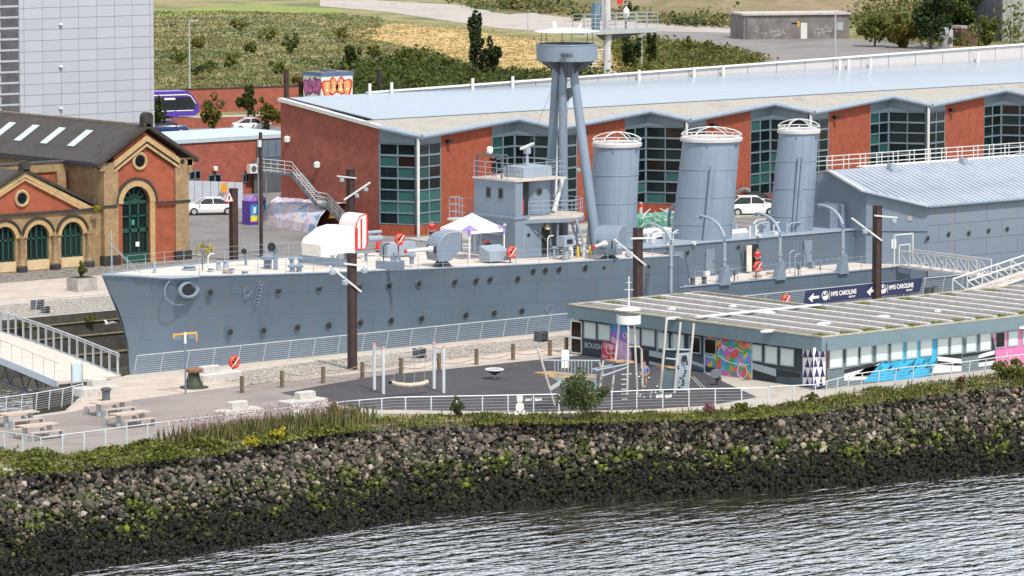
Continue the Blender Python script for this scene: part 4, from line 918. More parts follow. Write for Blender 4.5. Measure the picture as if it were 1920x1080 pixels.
# --- funnels
FUN = M('funnel_grey', (.182, .240, .312), .5, var=.06, scale=.7, stain=(.11, .14, .18, .5))
def funnel(ub, ut, vt, r, wf=1.0, rb=1.1, pipes=0):
    bx = atY(ub, 445, 0).x; tx = atY(ut, vt, 0); h = tx.z - 3.3; rk = (tx.x - bx) / h
    m_ = MB(); prof = [(r * rb, 0), (r * (rb * .7 + .3), h * .3), (r * (rb * .35 + .65), h * .65), (r * 1.0, h * .97), (r * 1.0, h * .975)]
    m_.lathe(prof, (bx, 0, 3.3), 36, rake=rk); T = obj('funnel', m_, FUN, warship, smooth=True)
    # raised seams: bands and vertical lap joints
    for t in (.16, .43, .70):
        s_ = MB()
        rr_ = np.interp(t, [0, .3, .65, .97], [p_[0] for p_ in prof[:4]]); s_.ring((bx + rk * h * t, 0, 3.3 + h * t), rr_ + .012, .028, 'z', 36, 5); obj('band', s_, FUN, T)
    s_ = MB()
    for a in (-150, -118, -92, -60, -30, 0):
        pts = []
        for t in (0, .3, .65, .96):
            rr_ = np.interp(t, [0, .3, .65, .97], [p_[0] for p_ in prof[:4]]) + .004; pts.append((bx + rk * h * t + rr_ * math.cos(R(a)), rr_ * math.sin(R(a)), 3.3 + h * t))
        s_.path(pts, .018, 4)
    obj('seam', s_, FUN, T)
    rim = MB().lathe([(r * 1.0, h * .965), (r * 1.09, h * .97), (r * 1.1, h * 1.0), (r * 1.02, h * 1.012), (r * .9, h * 1.0), (r * .88, h * .95)], (bx, 0, 3.3), 36, rake=rk)
    obj('rim', rim, M('bleached_rim', (.50, .49, .49), .6, var=.1), T, smooth=True)
    obj('black_mouth', MB().lathe([(r * .9, h * .952), (r * .9, h * .958)], (bx, 0, 3.3), 28, rake=rk), BLACK, T)  # flat black disc set just inside the funnel rim
    cg = MB(); zt_ = 3.3 + h * 1.01; cxx = bx + rk * h
    cg.ring((cxx, 0, zt_ + .18), r * 1.05, .035, 'z', 32, 5)
    for a in (15, 75, 135):
        pts = [(cxx + r * 1.05 * math.cos(R(a)) * math.cos(R(t)), r * 1.05 * math.sin(R(a)) * math.cos(R(t)), zt_ + .18 + .52 * math.sin(R(t)) ** 1.3 if 0 < t < 180 else zt_ + .18) for t in range(0, 181, 15)]
        cg.path(pts, .04, 5)
    for a in range(0, 360, 45): cg.tube((cxx + r * math.cos(R(a)), r * math.sin(R(a)), zt_), (cxx + r * 1.05 * math.cos(R(a)), r * 1.05 * math.sin(R(a)), zt_ + .2), .03, n=5)
    obj('cage', cg, OFFW, T)
    for k in range(pipes):
        a = R(-128 + 9 * k); pts = [(bx + rk * h * t + (r * 1.1 + .1) * math.cos(a), (r * 1.1 + .1) * math.sin(a), 3.3 + h * t) for t in (0, .4, .74)]
        obj('steam_pipe', MB().path(pts, .13, 8), FUN, T, smooth=True)
    lg = MB()
    for a in (-140, -75): lg.ring((cxx + r * 1.02 * math.cos(R(a)), r * 1.02 * math.sin(R(a)), 3.3 + h * .93), .1, .025, 'y', 8, 4)
    obj('lifting_eye', lg, DGREY, T)
funnel(1145, 1157, 268, 1.62, 1, 1.08); funnel(1315, 1334, 258, 2.06, 1, 1.06, pipes=1); funnel(1482, 1498, 243, 1.45, 1, 1.12, pipes=2)
# --- deckhouse amidships
DH0, DH1, DHY = 43.6, 66.0, -2.5
zr = 3.32
dh = MB().box((DH0, DHY, MD), (DH1, -DHY, zr)); dho = obj('deckhouse', dh, hullm, warship)
obj('deckhouse_roof', MB().box((DH0 - .1, DHY - .1, zr), (DH1, -DHY + .1, zr + .08)), LGREY, warship)
for u, v, w_, h_ in [(1272, 500, 40, 0), (1331, 488, 0, 0), (1514, 465, 0, 0)]:
    p = atY(u, v, DHY); d_ = obj('door', MB().box((p.x - .42, DHY - .05, MD + .12), (p.x + .42, DHY - .005, MD + 1.95)), GREY, warship)
    obj('hinge', MB().box((p.x - .46, DHY - .08, MD + .4), (p.x - .40, DHY - .02, MD + .5)).box((p.x - .46, DHY - .08, MD + 1.5), (p.x - .40, DHY - .02, MD + 1.6)), DGREY, d_)
    obj('handle', MB().box((p.x + .25, DHY - .1, MD + 1.0), (p.x + .35, DHY - .05, MD + 1.1)), DGREY, d_)
for u, v in [(1247, 478), (1289, 474), (1384, 464)]:
    p = atY(u, v, DHY); inst('porthole', PHM, warship, (p.x, DHY - .03, p.z), (0, 0, 0), (.75,) * 3)
dp = atY(1412, 470, DHY); obj('open_doorway', MB().box((dp.x - .45, DHY - .012, MD + .1), (dp.x + .55, DHY - .004, MD + 2.0)), BLACK, warship)
obj('open_door', MB().box((dp.x - .95, DHY - .35, MD + .1), (dp.x - .45, DHY - .29, MD + 2.0)), M('cream_paint', (.62, .58, .50), .5), warship)
for u, v in [(1253, 460), (1300, 456), (1422, 442)]:
    p = atY(u, v, DHY - .1); obj('bulkhead_lamp', MB().tube((p.x, DHY, p.z), (p.x, DHY - .28, p.z), .13, n=10), OFFW, warship)
m_ = MB()
for u, v, h_ in [(1384, 440, 0)]: pass
for k in range(34):                                                        # vents, pipes and lockers on the roof
    m_ = MB(); x = random.uniform(44, 50) if k < 22 else random.uniform(55, 60); y = random.uniform(-2.2, 1.8)
    if k % 3 == 0: m_.box((x, y, zr + .08), (x + random.uniform(.2, .9), y + random.uniform(.2, .6), zr + random.uniform(.25, .8)))
    elif k % 3 == 1: m_.tube((x, y, zr + .08), (x, y, zr + random.uniform(.4, 1.1)), .1, n=7)
    else: m_.path([(x, y, zr + .1), (x, y, zr + .6), (x + .3, y, zr + .8), (x + random.uniform(.6, 2.0), y + .2, zr + .8)], .06, 6)
    obj(('roof_locker', 'roof_vent', 'roof_pipe')[k % 3], m_, OFFW if k % 2 else LGREY, warship)
p = at(1395, 435, zr + .1); obj('roof_panel', MB().box((p.x - 2.3, p.y - .6, zr + .1), (p.x + 1.5, p.y + .7, zr + .28)), WHITE, warship)
p = at(1432, 437, zr); obj('roof_vent', MB().box((p.x - .35, p.y - .3, zr), (p.x + .35, p.y + .3, zr + .8)), LGREY, warship)
p = at(1235, 448, zr); obj('whaler_boat', MB().prism([(p.x - 2, p.y), (p.x - 1, p.y - .6), (p.x + 1, p.y - .6), (p.x + 1.9, p.y), (p.x + 1, p.y + .6), (p.x - 1, p.y + .6)], zr + .2, zr + .75), WHITE, warship)
# --- davits
def davit(u, v, zb_, ybase, ht, tipx, tipz, stand=True, far=False):
    p = at(u, v, zb_) if ybase is None else atY(u, v, ybase); x, y = p.x, p.y
    z1 = zb_ + ht; m_ = MB(); pts = [(x, y, zb_), (x, y, z1)]
    for k in range(1, 8):
        a = R(90 * k / 7); pts.append((x - .2 * (1 - math.cos(a)), y + tipx * (1 - math.cos(a)), z1 + tipz * math.sin(a)))
    pts.append((pts[-1][0], pts[-1][1] + .25 * (1 if tipx > 0 else -1), pts[-1][2])); m_.path(pts, [.12] * 2 + [.12, .115, .11, .105, .1, .095, .09, .08], 8)
    T = obj('davit', m_, LGREY, warship, smooth=True)
    obj('davit_block', MB().box((pts[-1][0] - .08, pts[-1][1] - .1, pts[-1][2] - .2), (pts[-1][0] + .08, pts[-1][1] + .1, pts[-1][2] - .02)), GREY, T)
    obj('collar', MB().lathe([(.17, 0), (.17, .12)], (x, y, zb_ + ht * .55), 10), LGREY, T)
    if stand: obj('davit_stand', MB().ext([(x - .55, y - .25, zb_ - .1), (x + .4, y - .25, zb_ - .1), (x + .25, y - .2, zb_ + 1.3), (x - .05, y - .2, zb_ + 1.3)], (0, .5, 0)), GREY, T)
davit(1258, 520, MD - .3, -6.9, 3.4, 1.9, 1.3, False)
davit(1358, 530, MD, -6.8, 2.9, 2.0, 1.7); davit(1462, 520, MD, -6.8, 2.9, 2.0, 1.6); davit(1580, 506, MD, -6.8, 3.1, 2.0, 1.6)
davit(1254, 430, 3.3, 3.2, 1.4, -1.4, 1.0, False); davit(1374, 430, 3.3, 3.0, 2.0, -1.6, 1.2, False)
m_ = MB()
for u, v in [(1348, 527), (1362, 524)]: 
    p = at(u - 40 if False else u, v, MD); m_.lathe([(.2, 0), (.17, .1), (.17, .4), (.24, .5)], (p.x - 3.2 + .0, -6.1, MD), 10)
obj('bollard_pair', m_, DGREY, warship); m_ = MB()
for u in (1377, 1497): p = atY(u, 520, -6.6); m_.tube((p.x, p.y, MD), (p.x, p.y, MD + .8), .05, n=6).tube((p.x - .25, p.y, MD + .6), (p.x + .25, p.y, MD + .6), .05, n=6).lathe([(.12, .5), (.12, .75)], (p.x, p.y, MD), 8)
obj('hand_winch', m_, DGREY, warship)
p = atY(1279, 540, -6.5); obj('fairlead', MB().lathe([(.5, 0), (.5, .12), (.3, .3), (.1, .34)], (p.x, -6.4, MD + .05), 14), LGREY, warship, smooth=True)
m_ = MB().box((50.0, -2.7, 3.5), (50.4, -2.5, 3.9)); 
# --- drill hall over the stern
E1 = (68.6, -6.95); Bp = (65.14, -3.7); Rg = (65.4, 0); HX = 112
SIDEP, nt, b = nodes_mat('riveted_side_plates')
g = nt.nodes.new('ShaderNodeNewGeometry'); s_ = nt.nodes.new('ShaderNodeSeparateXYZ'); nt.links.new(g.outputs['Position'], s_.inputs[0]); cb = nt.nodes.new('ShaderNodeCombineXYZ'); nt.links.new(s_.outputs[0], cb.inputs[0]); nt.links.new(s_.outputs[2], cb.inputs[1])
br = nt.nodes.new('ShaderNodeTexBrick'); nt.links.new(cb.outputs[0], br.inputs['Vector']); br.inputs['Scale'].default_value = 1; br.inputs['Brick Width'].default_value = 3.4; br.inputs['Row Height'].default_value = 1.25; br.inputs['Mortar Size'].default_value = .03
br.inputs['Color1'].default_value = (.172, .213, .272, 1); br.inputs['Color2'].default_value = (.162, .202, .26, 1); br.inputs['Mortar'].default_value = (.10, .125, .16, 1)
c = mix(nt, ramp(nt, noise(nt, 1.3, 7, pos(nt, (1.3, 1.3, .08)), .65), [(.56, (0, 0, 0)), (.72, (.55,) * 3)]), br.outputs['Color'], (.27, .20, .14))
nt.links.new(c, b.inputs['Base Color']); b.inputs['Roughness'].default_value = .55; bump(nt, b, br.outputs['Fac'], -.5, .03)
EH, RH = 5.12, 7.45
dhw = MB()
dhw.face([(E1[0], E1[1], MD - 1.0), (HX, E1[1], MD - 1.0), (HX, E1[1], EH), (E1[0], E1[1], EH)], 0)
dhw.face([(E1[0], E1[1], MD - .2), (E1[0], E1[1], EH), (Bp[0] + .3, Bp[1], 6.15), (Bp[0] + .3, Bp[1], MD - .2)], 1)
dhw.face([(Bp[0] + .3, Bp[1], MD - .2), (Bp[0] + .3, Bp[1], 6.15), (Rg[0] + .3, 0, RH - .05), (Rg[0] + .3, 4.0, 6.9), (Rg[0] + .3, 4.0, MD)], 1)
hall = obj('drill_hall', dhw, [SIDEP, GREY], warship)
ROOFC, nt, b = nodes_mat('ribbed_hall_roof'); g = nt.nodes.new('ShaderNodeNewGeometry'); s_ = nt.nodes.new('ShaderNodeSeparateXYZ'); nt.links.new(g.outputs['Position'], s_.inputs[0])
c = ramp(nt, noise(nt, .8, 6, g.outputs['Position']), [(.3, (.29, .325, .39)), (.7, (.36, .395, .46))]); nt.links.new(c, b.inputs['Base Color']); b.inputs['Roughness'].default_value = .38
rf = MB(); rf.ext([(E1[0] - .35, E1[1] - .3, EH), (Bp[0] - .1, Bp[1] - .1, 6.2), (Rg[0] - .15, 0, RH), (HX, 0, RH), (HX, E1[1] - .3, EH)], (0, 0, .12))
rf.ext([(Rg[0] - .15, 0, RH), (HX, 0, RH), (HX, 6.2, 6.55), (69.3, 6.2, 6.55)], (0, 0, .12)); ro = obj('hall_roof', rf, ROOFC, hall)
seam = MB()
for k in range(80):
    x = 66.0 + k * .55; y0_ = E1[1] - .28; z0_ = EH + .14
    ymax = 0
    if x < E1[0]: 
        if x > Bp[0] + .2: y0_ = Bp[1] + (E1[1] - Bp[1]) * (x - Bp[0]) / (E1[0] - Bp[0] + .001); y0_ += .1; z0_ = EH + .14 + (y0_ - (E1[1] - .3)) * (RH - EH) / 7.25
    seam.beam((x, y0_, z0_), (x, 0, RH + .14), .05, .05)
obj('standing_seams', seam, ROOFC, hall)
obj('roof_edge_trim', MB().path([(E1[0] - .35, E1[1] - .32, EH + .06), (HX, E1[1] - .32, EH + .06)], .11, 6).path([(E1[0] - .35, E1[1] - .32, EH + .06), (Bp[0] - .12, Bp[1] - .1, 6.26)], .1, 6), GREY, hall, smooth=True)
obj('barge_board', MB().beam((Bp[0] - .12, Bp[1] - .1, 6.3), (Rg[0] - .17, 0, RH + .1), .2, .16).beam((Rg[0] - .17, 0, RH + .1), (69.3, 6.2, 6.7), .22, .1), OFFW, hall)
obj('ridge_walk', MB().box((69, .1, RH + .13), (HX, .9, RH + .2)), WHITE, hall)
for u, v in [(1676, 321), (1811, 310), (1917, 300)]:
    p = at(u, v, RH - .2); obj('roof_ventilator', MB().box((p.x - .5, p.y - .35, RH - .35), (p.x + .5, p.y + .35, RH + .0)).box((p.x - .4, p.y - .1, RH), (p.x + .1, p.y + .35, RH + .35)), LGREY, hall)
for u, v in [(1739, 447), (1778, 440), (1816, 438), (1853, 433), (1888, 430), (1924, 427)]:
    p = atY(u, v, E1[1]); inst('porthole', PHM, hall, (p.x, E1[1] - .03, p.z), (0, 0, 0), (.8,) * 3)
rr2 = MB()
guardp = [(66.2, .9, RH + .15), (HX, .9, RH + .15)]
m2 = MB()
for k in (1.05, .72, .38): m2.beam((66.0, 1.0, RH + k), (HX, 1.0, RH + k), .03); m2.beam((66.0, 2.2, RH - .1 + k), (HX, 2.2, RH - .1 + k), .03)
obj('hall_roof_rail', m2, OFFW, hall)
PM = MB().beam((0, 0, 0), (0, 0, 1.1), .05).mesh('rail_post', OFFW)
for k in range(20): inst('rail_post', PM, hall, (66.0 + k * 1.75, 1.0, RH))
for k in range(20): inst('rail_post', PM, hall, (66.0 + k * 1.75, 2.2, RH - .1))
# wall fittings below the hall gable
p1 = (E1[0] - .2, E1[1] + .2)
def onwall(t, z, off=.03):   # canted wall between corner and bend
    d = Vector((Bp[0] + .3 - E1[0], Bp[1] - E1[1], 0)); n_ = Vector((d.y, -d.x, 0)).normalized()
    if n_.x > 0: n_ = -n_
    q_ = Vector((E1[0], E1[1], z)) + d * t + n_ * off; return q_
for t, z, w_, h_, mt in [(.95, 3.3, .3, .5, DGREY), (.55, 2.4, .35, .7, WHITE), (.82, 2.7, .45, .45, BLACK), (.3, 4.3, .8, .35, CONC)]:
    a_ = onwall(t - .04, z); b_ = onwall(t + .04, z); obj('wall_fitting', MB().beam((a_.x, a_.y, z), (b_.x, b_.y, z), .05, h_), mt, hall)
obj('wall_ledge', MB().path([tuple(onwall(0, 3.4, .05)), tuple(onwall(1, 3.4, .05)), (Bp[0] + .25, 0, 3.4)], .05, 5), GREY, hall)
m_ = MB().box((65.0, -1.6, MD), (65.8, .4, 5.2)).box((64.2, -1.2, zr), (65.0, .6, 5.1)); obj('vent_trunk', m_, GREY, warship)
# --- timber-framed frame at gangway door
gpos = atY(1692, 475, -7.0)
m_ = MB(); gx_, gz = gpos.x, MD + .2
for x_ in (gx_ - 1.0, gx_ + .9): m_.beam((x_, -7.15, gz), (x_, -7.15, gz + 2.2), .09)
m_.beam((gx_ - 1.0, -7.15, gz + 2.2), (gx_ + .9, -7.15, gz + 2.2), .09)
for x_ in (gx_ - .6, gx_ + .5): m_.beam((x_, -7.25, gz), (x_, -7.25, gz + 1.45), .08)
m_.beam((gx_ - .6, -7.25, gz + 1.45), (gx_ + .5, -7.25, gz + 1.45), .08); obj('gangway_portal', m_, OFFW, warship)

# ================================================================== red brick office building with saw-tooth front
BR_F = brickmat('orange_red_brick', (.30, .054, .021), (.345, .070, .028), (.24, .09, .055), patch=(.13, .05, .03))
BR_D = brickmat('dark_red_brick', (.30, .065, .042), (.36, .085, .05), (.26, .13, .10), patch=(.12, .07, .06))
def glassmat(name, c1, c2, rough=.08):
    m, nt, b = nodes_mat(name); g = nt.nodes.new('ShaderNodeObjectInfo')
    c = ramp(nt, g.outputs['Random'], [(.0, c1), (1, c2)]); nt.links.new(c, b.inputs['Base Color']); b.inputs['Roughness'].default_value = rough; b.inputs['IOR'].default_value = 1.5; b.inputs['Specular IOR Level'].default_value = .22; MATS[name] = m; return m
GL_D = glassmat('dark_tinted_glass', (.004, .007, .009), (.010, .022, .024)); GL_T = glassmat('teal_blind_glass', (.015, .06, .058), (.045, .13, .12), .12); GL_B = glassmat('dark_brown_glass', (.012, .009, .007), (.022, .013, .009))  # third glass is a very dark brown tint, varied pane by pane
FRAME = M('window_frame_grey', (.17, .22, .26), .4, .2, var=.06)
ROOFG = groundmat('ribbed_sheet_roof', [(.25, .24, .215), (.35, .335, .30), (.29, .28, .25)], .5, .5, 10)
office = thing('office_building', 'long red brick office building with saw-tooth front and pale blue sloping roof behind the ship', 'office building', (95, 50, 0))
TX0, TY, TP, VY = 59.35, 40.8, 14.66, 43.9
def zroof(y): return 8.2 + (y - TY) * .21 if y < 45.4 else 9.12 + (y - 45.4) * .107
NBAY = 7
PANE_ME = {}
def wallseg(a, b, z0a, kind, cols=2, rows=7, seed=0):
    """vertical wall from a to b (xy), kind brick or glass"""
    a = Vector((*a, 0)); b = Vector((*b, 0)); d = b - a; L = d.length; n_ = Vector((d.y, -d.x, 0)).normalized()
    za, zb_ = zroof(a.y) - .12, zroof(b.y) - .12
    if kind == 'brick':
        obj('brick_wall', MB().ext([(a.x, a.y, 0), (b.x, b.y, 0), (b.x, b.y, zb_), (a.x, a.y, za)], -n_ * .3), BR_F, office); return
    sill = .95; ht = 7.45
    w_ = MB().ext([(a.x, a.y, 0), (b.x, b.y, 0), (b.x, b.y, sill), (a.x, a.y, sill)], -n_ * .3); obj('brick_plinth', w_, BR_F, office)
    f = MB(); o = n_ * .0
    f.ext([(a.x, a.y, ht), (b.x, b.y, ht), (b.x, b.y, zb_), (a.x, a.y, za)], -n_ * .12)
    for k in range(rows + 1):
        z = sill + (ht - sill) * k / rows; f.beam(a + Vector((0, 0, z)) - n_ * .06, b + Vector((0, 0, z)) - n_ * .06, .12, .15 if k % 2 == 0 else .11)
    for k in range(cols + 1):
        p = a + d * (k / cols); w2 = .1 if 0 < k < cols else .16; f.beam(p + Vector((0, 0, sill)) - n_ * .065, p + Vector((0, 0, ht)) - n_ * .065, w2, .1)
    fr = obj('window_frame', f, FRAME, office)
    pw, ph = L / cols, (ht - sill) / rows; ang = math.atan2(d.y, d.x)
    for r in range(rows):
        for c_ in range(cols):
            rr_ = random.Random(seed * 100 + r * 10 + c_ * 3).random()
            mt = GL_D if rr_ < .80 else (GL_T if rr_ < (.92 if r > 2 else .98) else GL_B)
            if seed in (1, 2) and r <= 2 and (seed == 2 or c_ == 1): mt = GL_T
            key = (round(pw, 2), mt.name)
            if key not in PANE_ME: PANE_ME[key] = MB().box((-pw / 2 + .03, -.02, -ph / 2 + .05), (pw / 2 - .03, 0, ph / 2 - .05)).mesh('pane', mt)
            p = a + d * ((c_ + .5) / cols) - n_ * .09; inst('pane', PANE_ME[key], office, (p.x, p.y, sill + ph * (r + .5)), (0, 0, ang))
wallseg((57.8, 43.75), (TX0 - .1, TY + .15), 0, 'glass', 2, seed=1)
for k in range(NBAY):
    tx = TX0 + k * TP; vx = tx + TP - 1.75
    A = (tx + .05, TY + .05); Bv = (vx, VY)
    def lp(t): return (A[0] + (Bv[0] - A[0]) * t, A[1] + (Bv[1] - A[1]) * t)
    wallseg(A, lp(.235), 0, 'glass', 2, seed=2 + k * 5); wallseg(lp(.235), lp(.76), 0, 'brick'); wallseg(lp(.76), Bv, 0, 'glass', 2, seed=3 + k * 5)
    wallseg(Bv, (tx + TP - .1, TY + .15), 0, 'glass', 2, seed=4 + k * 5)
    inst('corner_column', PANE_ME.setdefault('col', MB().tube((0, 0, 0), (0, 0, 8.15), .13, n=10).mesh('corner_column', OFFW, smooth=True)), office, (tx - .15, TY - .25, 0))
    obj('flood_light', MB().box((lp(.3)[0] - .25, lp(.3)[1] - .5, 7.35), (lp(.3)[0] + .2, lp(.3)[1] - .05, 7.6)), BLACK, office)
EY = 56.8
obj('end_wall', MB().ext([(57.8, 43.75, 0), (57.8, EY, 0), (57.8, EY, zroof(EY) - .3), (57.8, 45.4, 8.85), (57.8, 43.75, 8.55)], (.3, 0, 0)), BR_D, office)
# roof skirt, fascia tubes
XE = TX0 + NBAY * TP
sk = MB()
for k in range(NBAY):
    tx = TX0 + k * TP; vx = tx + TP - 1.75; pv = (57.6, 43.4) if k == 0 else (tx - 1.75, VY - .35)
    sk.ext([(pv[0], pv[1], zroof(pv[1]) - .05), (tx, TY - .45, 8.1), (tx, 45.4, 9.1), (pv[0], 45.4, 9.1)], (0, 0, .1))
    sk.ext([(tx, TY - .45, 8.1), (vx, VY - .35, zroof(VY - .35) - .05), (vx, 45.4, 9.1), (tx, 45.4, 9.1)], (0, 0, .1))
obj('roof_skirt', sk, ROOFG, office)
for k in range(NBAY):
    tx = TX0 + k * TP; vx = tx + TP - 1.75; pv = (57.6, 43.4) if k == 0 else (tx - 1.75, VY - .35)
    obj('eaves_tube', MB().path([(pv[0], pv[1], zroof(pv[1])), (tx, TY - .5, 8.1)], .24, 8).path([(tx, TY - .5, 8.1), (vx, VY - .4, zroof(VY - .4))], .22, 8), LGREY, office, smooth=True)
SOLAR, nt, b = nodes_mat('pale_blue_glossy_roof_sheet'); g = nt.nodes.new('ShaderNodeNewGeometry'); s_ = nt.nodes.new('ShaderNodeSeparateXYZ'); nt.links.new(g.outputs['Position'], s_.inputs[0]); cb = nt.nodes.new('ShaderNodeCombineXYZ'); nt.links.new(s_.outputs[0], cb.inputs[0]); nt.links.new(s_.outputs[1], cb.inputs[1])
br = nt.nodes.new('ShaderNodeTexBrick'); nt.links.new(cb.outputs[0], br.inputs['Vector']); br.offset = 0; br.inputs['Scale'].default_value = 1; br.inputs['Brick Width'].default_value = 1.65; br.inputs['Row Height'].default_value = 1.0; br.inputs['Mortar Size'].default_value = .02
br.inputs['Color1'].default_value = (.275, .335, .405, 1); br.inputs['Color2'].default_value = (.285, .347, .418, 1); br.inputs['Mortar'].default_value = (.24, .295, .36, 1)
nt.links.new(br.outputs['Color'], b.inputs['Base Color']); b.inputs['Roughness'].default_value = .22; b.inputs['Specular IOR Level'].default_value = .5
sr = MB().ext([(58.6, 45.5, 9.22), (XE, 45.5, 9.22), (XE, EY - .15, 10.42), (58.6, EY - .15, 10.42)], (0, 0, .05)); obj('glossy_roof', sr, SOLAR, office)
obj('roof_verge', MB().beam((57.75, 43.2, 8.75), (57.75, EY, 10.36), .5, .28), OFFW, office)
obj('front_gutter', MB().beam((58.2, 45.42, 9.16), (XE, 45.42, 9.16), .12, .16).beam((58.35, 45.6, 9.3), (58.35, EY, 10.46), .14, .1), DGREY, office)
PARA = M('parapet_cladding', (.50, .48, .475), .6, var=.05)
def zpar(x): return 10.5 + max(0, (x - 67.5)) * .0172
par0, npar = 67.5, 26
for k in range(npar):
    xa_, xb_ = par0 + (XE - par0) * k / npar, par0 + (XE - par0) * (k + 1) / npar
    obj('parapet_panel', MB().ext([(xa_ + .04, EY, 9.5), (xb_ - .04, EY, 9.5), (xb_ - .04, EY, zpar(xb_)), (xa_ + .04, EY, zpar(xa_))], (0, .12, 0)), PARA, office)
obj('parapet_coping', MB().beam((par0 - .6, EY, zpar(par0) + .05), (XE, EY, zpar(XE) + .05), .35, .14), WHITE, office)
obj('back_volume', MB().prism([(60, EY + .13), (XE, EY + .13), (XE, EY + 14), (78, EY + 12)], 0, 9.2), BR_D, office)
for u, v in [(692, 178), (733, 180), (885, 160), (960, 150), (1197, 145), (1300, 142), (1355, 140), (1573, 128), (1590, 128), (1631, 122), (1832, 116)]:
    p = atY(u, v, EY - .4); obj('roof_vent_pipe', MB().tube((p.x, EY - .5, zroof(EY)), (p.x, EY - .5, zroof(EY) + 1.0), .13, n=8), WHITE, office)
for u, v in [(540, 261), (596, 309), (0, 0)][:2]:
    p = atX(u, v, 57.6); obj('wall_lamp', MB().lathe([(.05, -.28), (.26, -.2), (.28, .15), (.1, .28)], (57.5, p.y, p.z), 12), WHITE, office, smooth=True)
# steel escape stair on the end wall
st = thing('escape_stair', 'grey steel escape stair with landing against the office end wall', 'staircase', tuple(at(600, 420)))
sx = 56.2
def E2(u, v): return atX(u, v, sx)
m_ = MB(); L0, L1 = E2(487, 315), E2(555, 322); pf0, pf1 = E2(492, 320), E2(556, 327)
m_.beam(pf0, pf1, 1.0, .18); obj('landing', m_, FRAME, st); f1 = E2(602, 383); f2_ = E2(622, 387)
m_ = MB()
for dx in (-.5, .5):
    m_.beam((pf1.x + dx, pf1.y, pf1.z), (f1.x + dx, f1.y, f1.z), .06, .28); m_.beam((f2_.x + dx, f2_.y, f2_.z), (sx + dx, E2(672, 428).y, .1), .06, .28)
m_.beam((f1.x, f1.y, f1.z - .05), (f2_.x, f2_.y, f2_.z - .05), 1.05, .12); obj('stringer', m_, FRAME, st)
for k in range(14):
    t = (k + .5) / 14; a_ = pf1.lerp(f1, t); inst('tread', PANE_ME.setdefault('tread', MB().box((-.46, -.14, -.02), (.46, .14, .02)).mesh('tread', GALV)), st, tuple(a_))
e_ = Vector((sx, E2(672, 428).y, .1))
for k in range(10): t = (k + .5) / 10; inst('tread', PANE_ME['tread'], st, tuple(f2_.lerp(e_, t)))
m_ = MB()
for dx in (-.52,):
    top = [Vector((sx + dx, p_.y, p_.z)) for p_ in (pf0, pf1, f1, f2_, e_)]
    for k in (1.05, .72, .38): m_.path([tuple(p_ + Vector((0, 0, k))) for p_ in top], .03, 4)
    for i in range(4):
        n_ = 5 if i != 2 else 1
        for j in range(n_ + 1): p_ = top[i].lerp(top[i + 1], j / n_); m_.beam(p_, p_ + Vector((0, 0, 1.05)), .045)
for yy in (pf0.y - .05, (pf0.y)): m_.beam((sx - .4, yy, 0), (sx - .4, yy, pf0.z + 1.0), .09)
m_.beam((sx + .4, pf0.y, 0), (sx + .4, pf0.y, pf0.z), .09); obj('handrail', m_, OFFW, st)
m_ = MB().ext([(sx - .54, f2_.y, f2_.z), (sx - .54, e_.y, e_.z), (sx - .54, e_.y, e_.z + 1.2), (sx - .54, f2_.y, f2_.z + 1.2)], (.02, 0, 0)); obj('mesh_guard', m_, M('mesh_infill', (.20, .18, .19), .7), st)
# low brick wing with blue-grey roof left of the offices
low = thing('brick_annexe', 'low red brick annexe with pale blue-grey flat roof left of the offices', 'building', (60, 62, 0))
p0 = at(320, 262, 5.0); AX = 57.9
ly0 = atX(522, 252, AX); za_ = 5.2
# facade parallel to the ship, seen below the pale roof edge
fy = 82.0; AX = atY(524, 250, fy).x + 1.2
fl = atY(300, 262, fy); frt = atY(523, 246, fy)
obj('front_wall', MB().box((fl.x - 14, fy, 0), (AX + 1, fy + .3, fl.z - .45)), BR_D, low)
obj('flat_roof', MB().box((fl.x - 14, fy - .15, fl.z - .45), (AX + 1, fy + 9, fl.z - .1)), M('pale_roof_edge', (.42, .50, .56), .5, var=.05), low)
gb = atY(484, 262, fy - .3); obj('grey_link', MB().box((gb.x, fy - .4, 0), (AX + .2, fy - .05, frt.z - .75)), M('slate_grey_cladding', (.11, .15, .19), .5, var=.05), low)
for k in range(4): obj('link_panel', MB().box((gb.x + .1 + k * .9, fy - .46, 3.2), (gb.x + .9 + k * .9, fy - .405, frt.z - .85)), M('slate_grey_panel', (.125, .17, .215), .45, var=.05), low)
for u, v, w_, h_ in [(402, 336, 1.4, .9), (460, 334, .7, .8), (365, 328, 1.2, .8)]:
    p = atY(u, v, fy); fo = obj('window_frame', MB().box((p.x - w_ / 2, fy - .08, p.z - h_ / 2), (p.x + w_ / 2, fy - .005, p.z + h_ / 2)), FRAME, low)
    for k in range(2): obj('pane', MB().box((p.x - w_ / 2 + .08 + k * w_ / 2, fy - .1, p.z - h_ / 2 + .1), (p.x - .08 + k * w_ / 2, fy - .081, p.z + h_ / 2 - .1)), GL_D, fo)
for u, v in ((401, 316), (464, 321)): p = atY(u, v, fy); obj('wall_lamp', MB().lathe([(.05, -.22), (.22, -.15), (.22, .15), (.1, .22)], (p.x, fy - .25, p.z), 10), WHITE, low, smooth=True)
p = atY(472, 316, fy - .5); ac = obj('air_conditioner', MB().box((p.x - .5, fy - .95, p.z - .4), (p.x + .5, fy - .42, p.z + .4)), WHITE, low); obj('fan_grille', MB().tube((p.x - .1, fy - .96, p.z), (p.x - .1, fy - .98, p.z), .28, n=14), DGREY, ac)
p = atY(505, 372, fy - .5); obj('dark_shutter', MB().box((p.x - 1.7, fy - .5, 0), (AX + .1, fy - .42, 3.0)), DGREY, low)
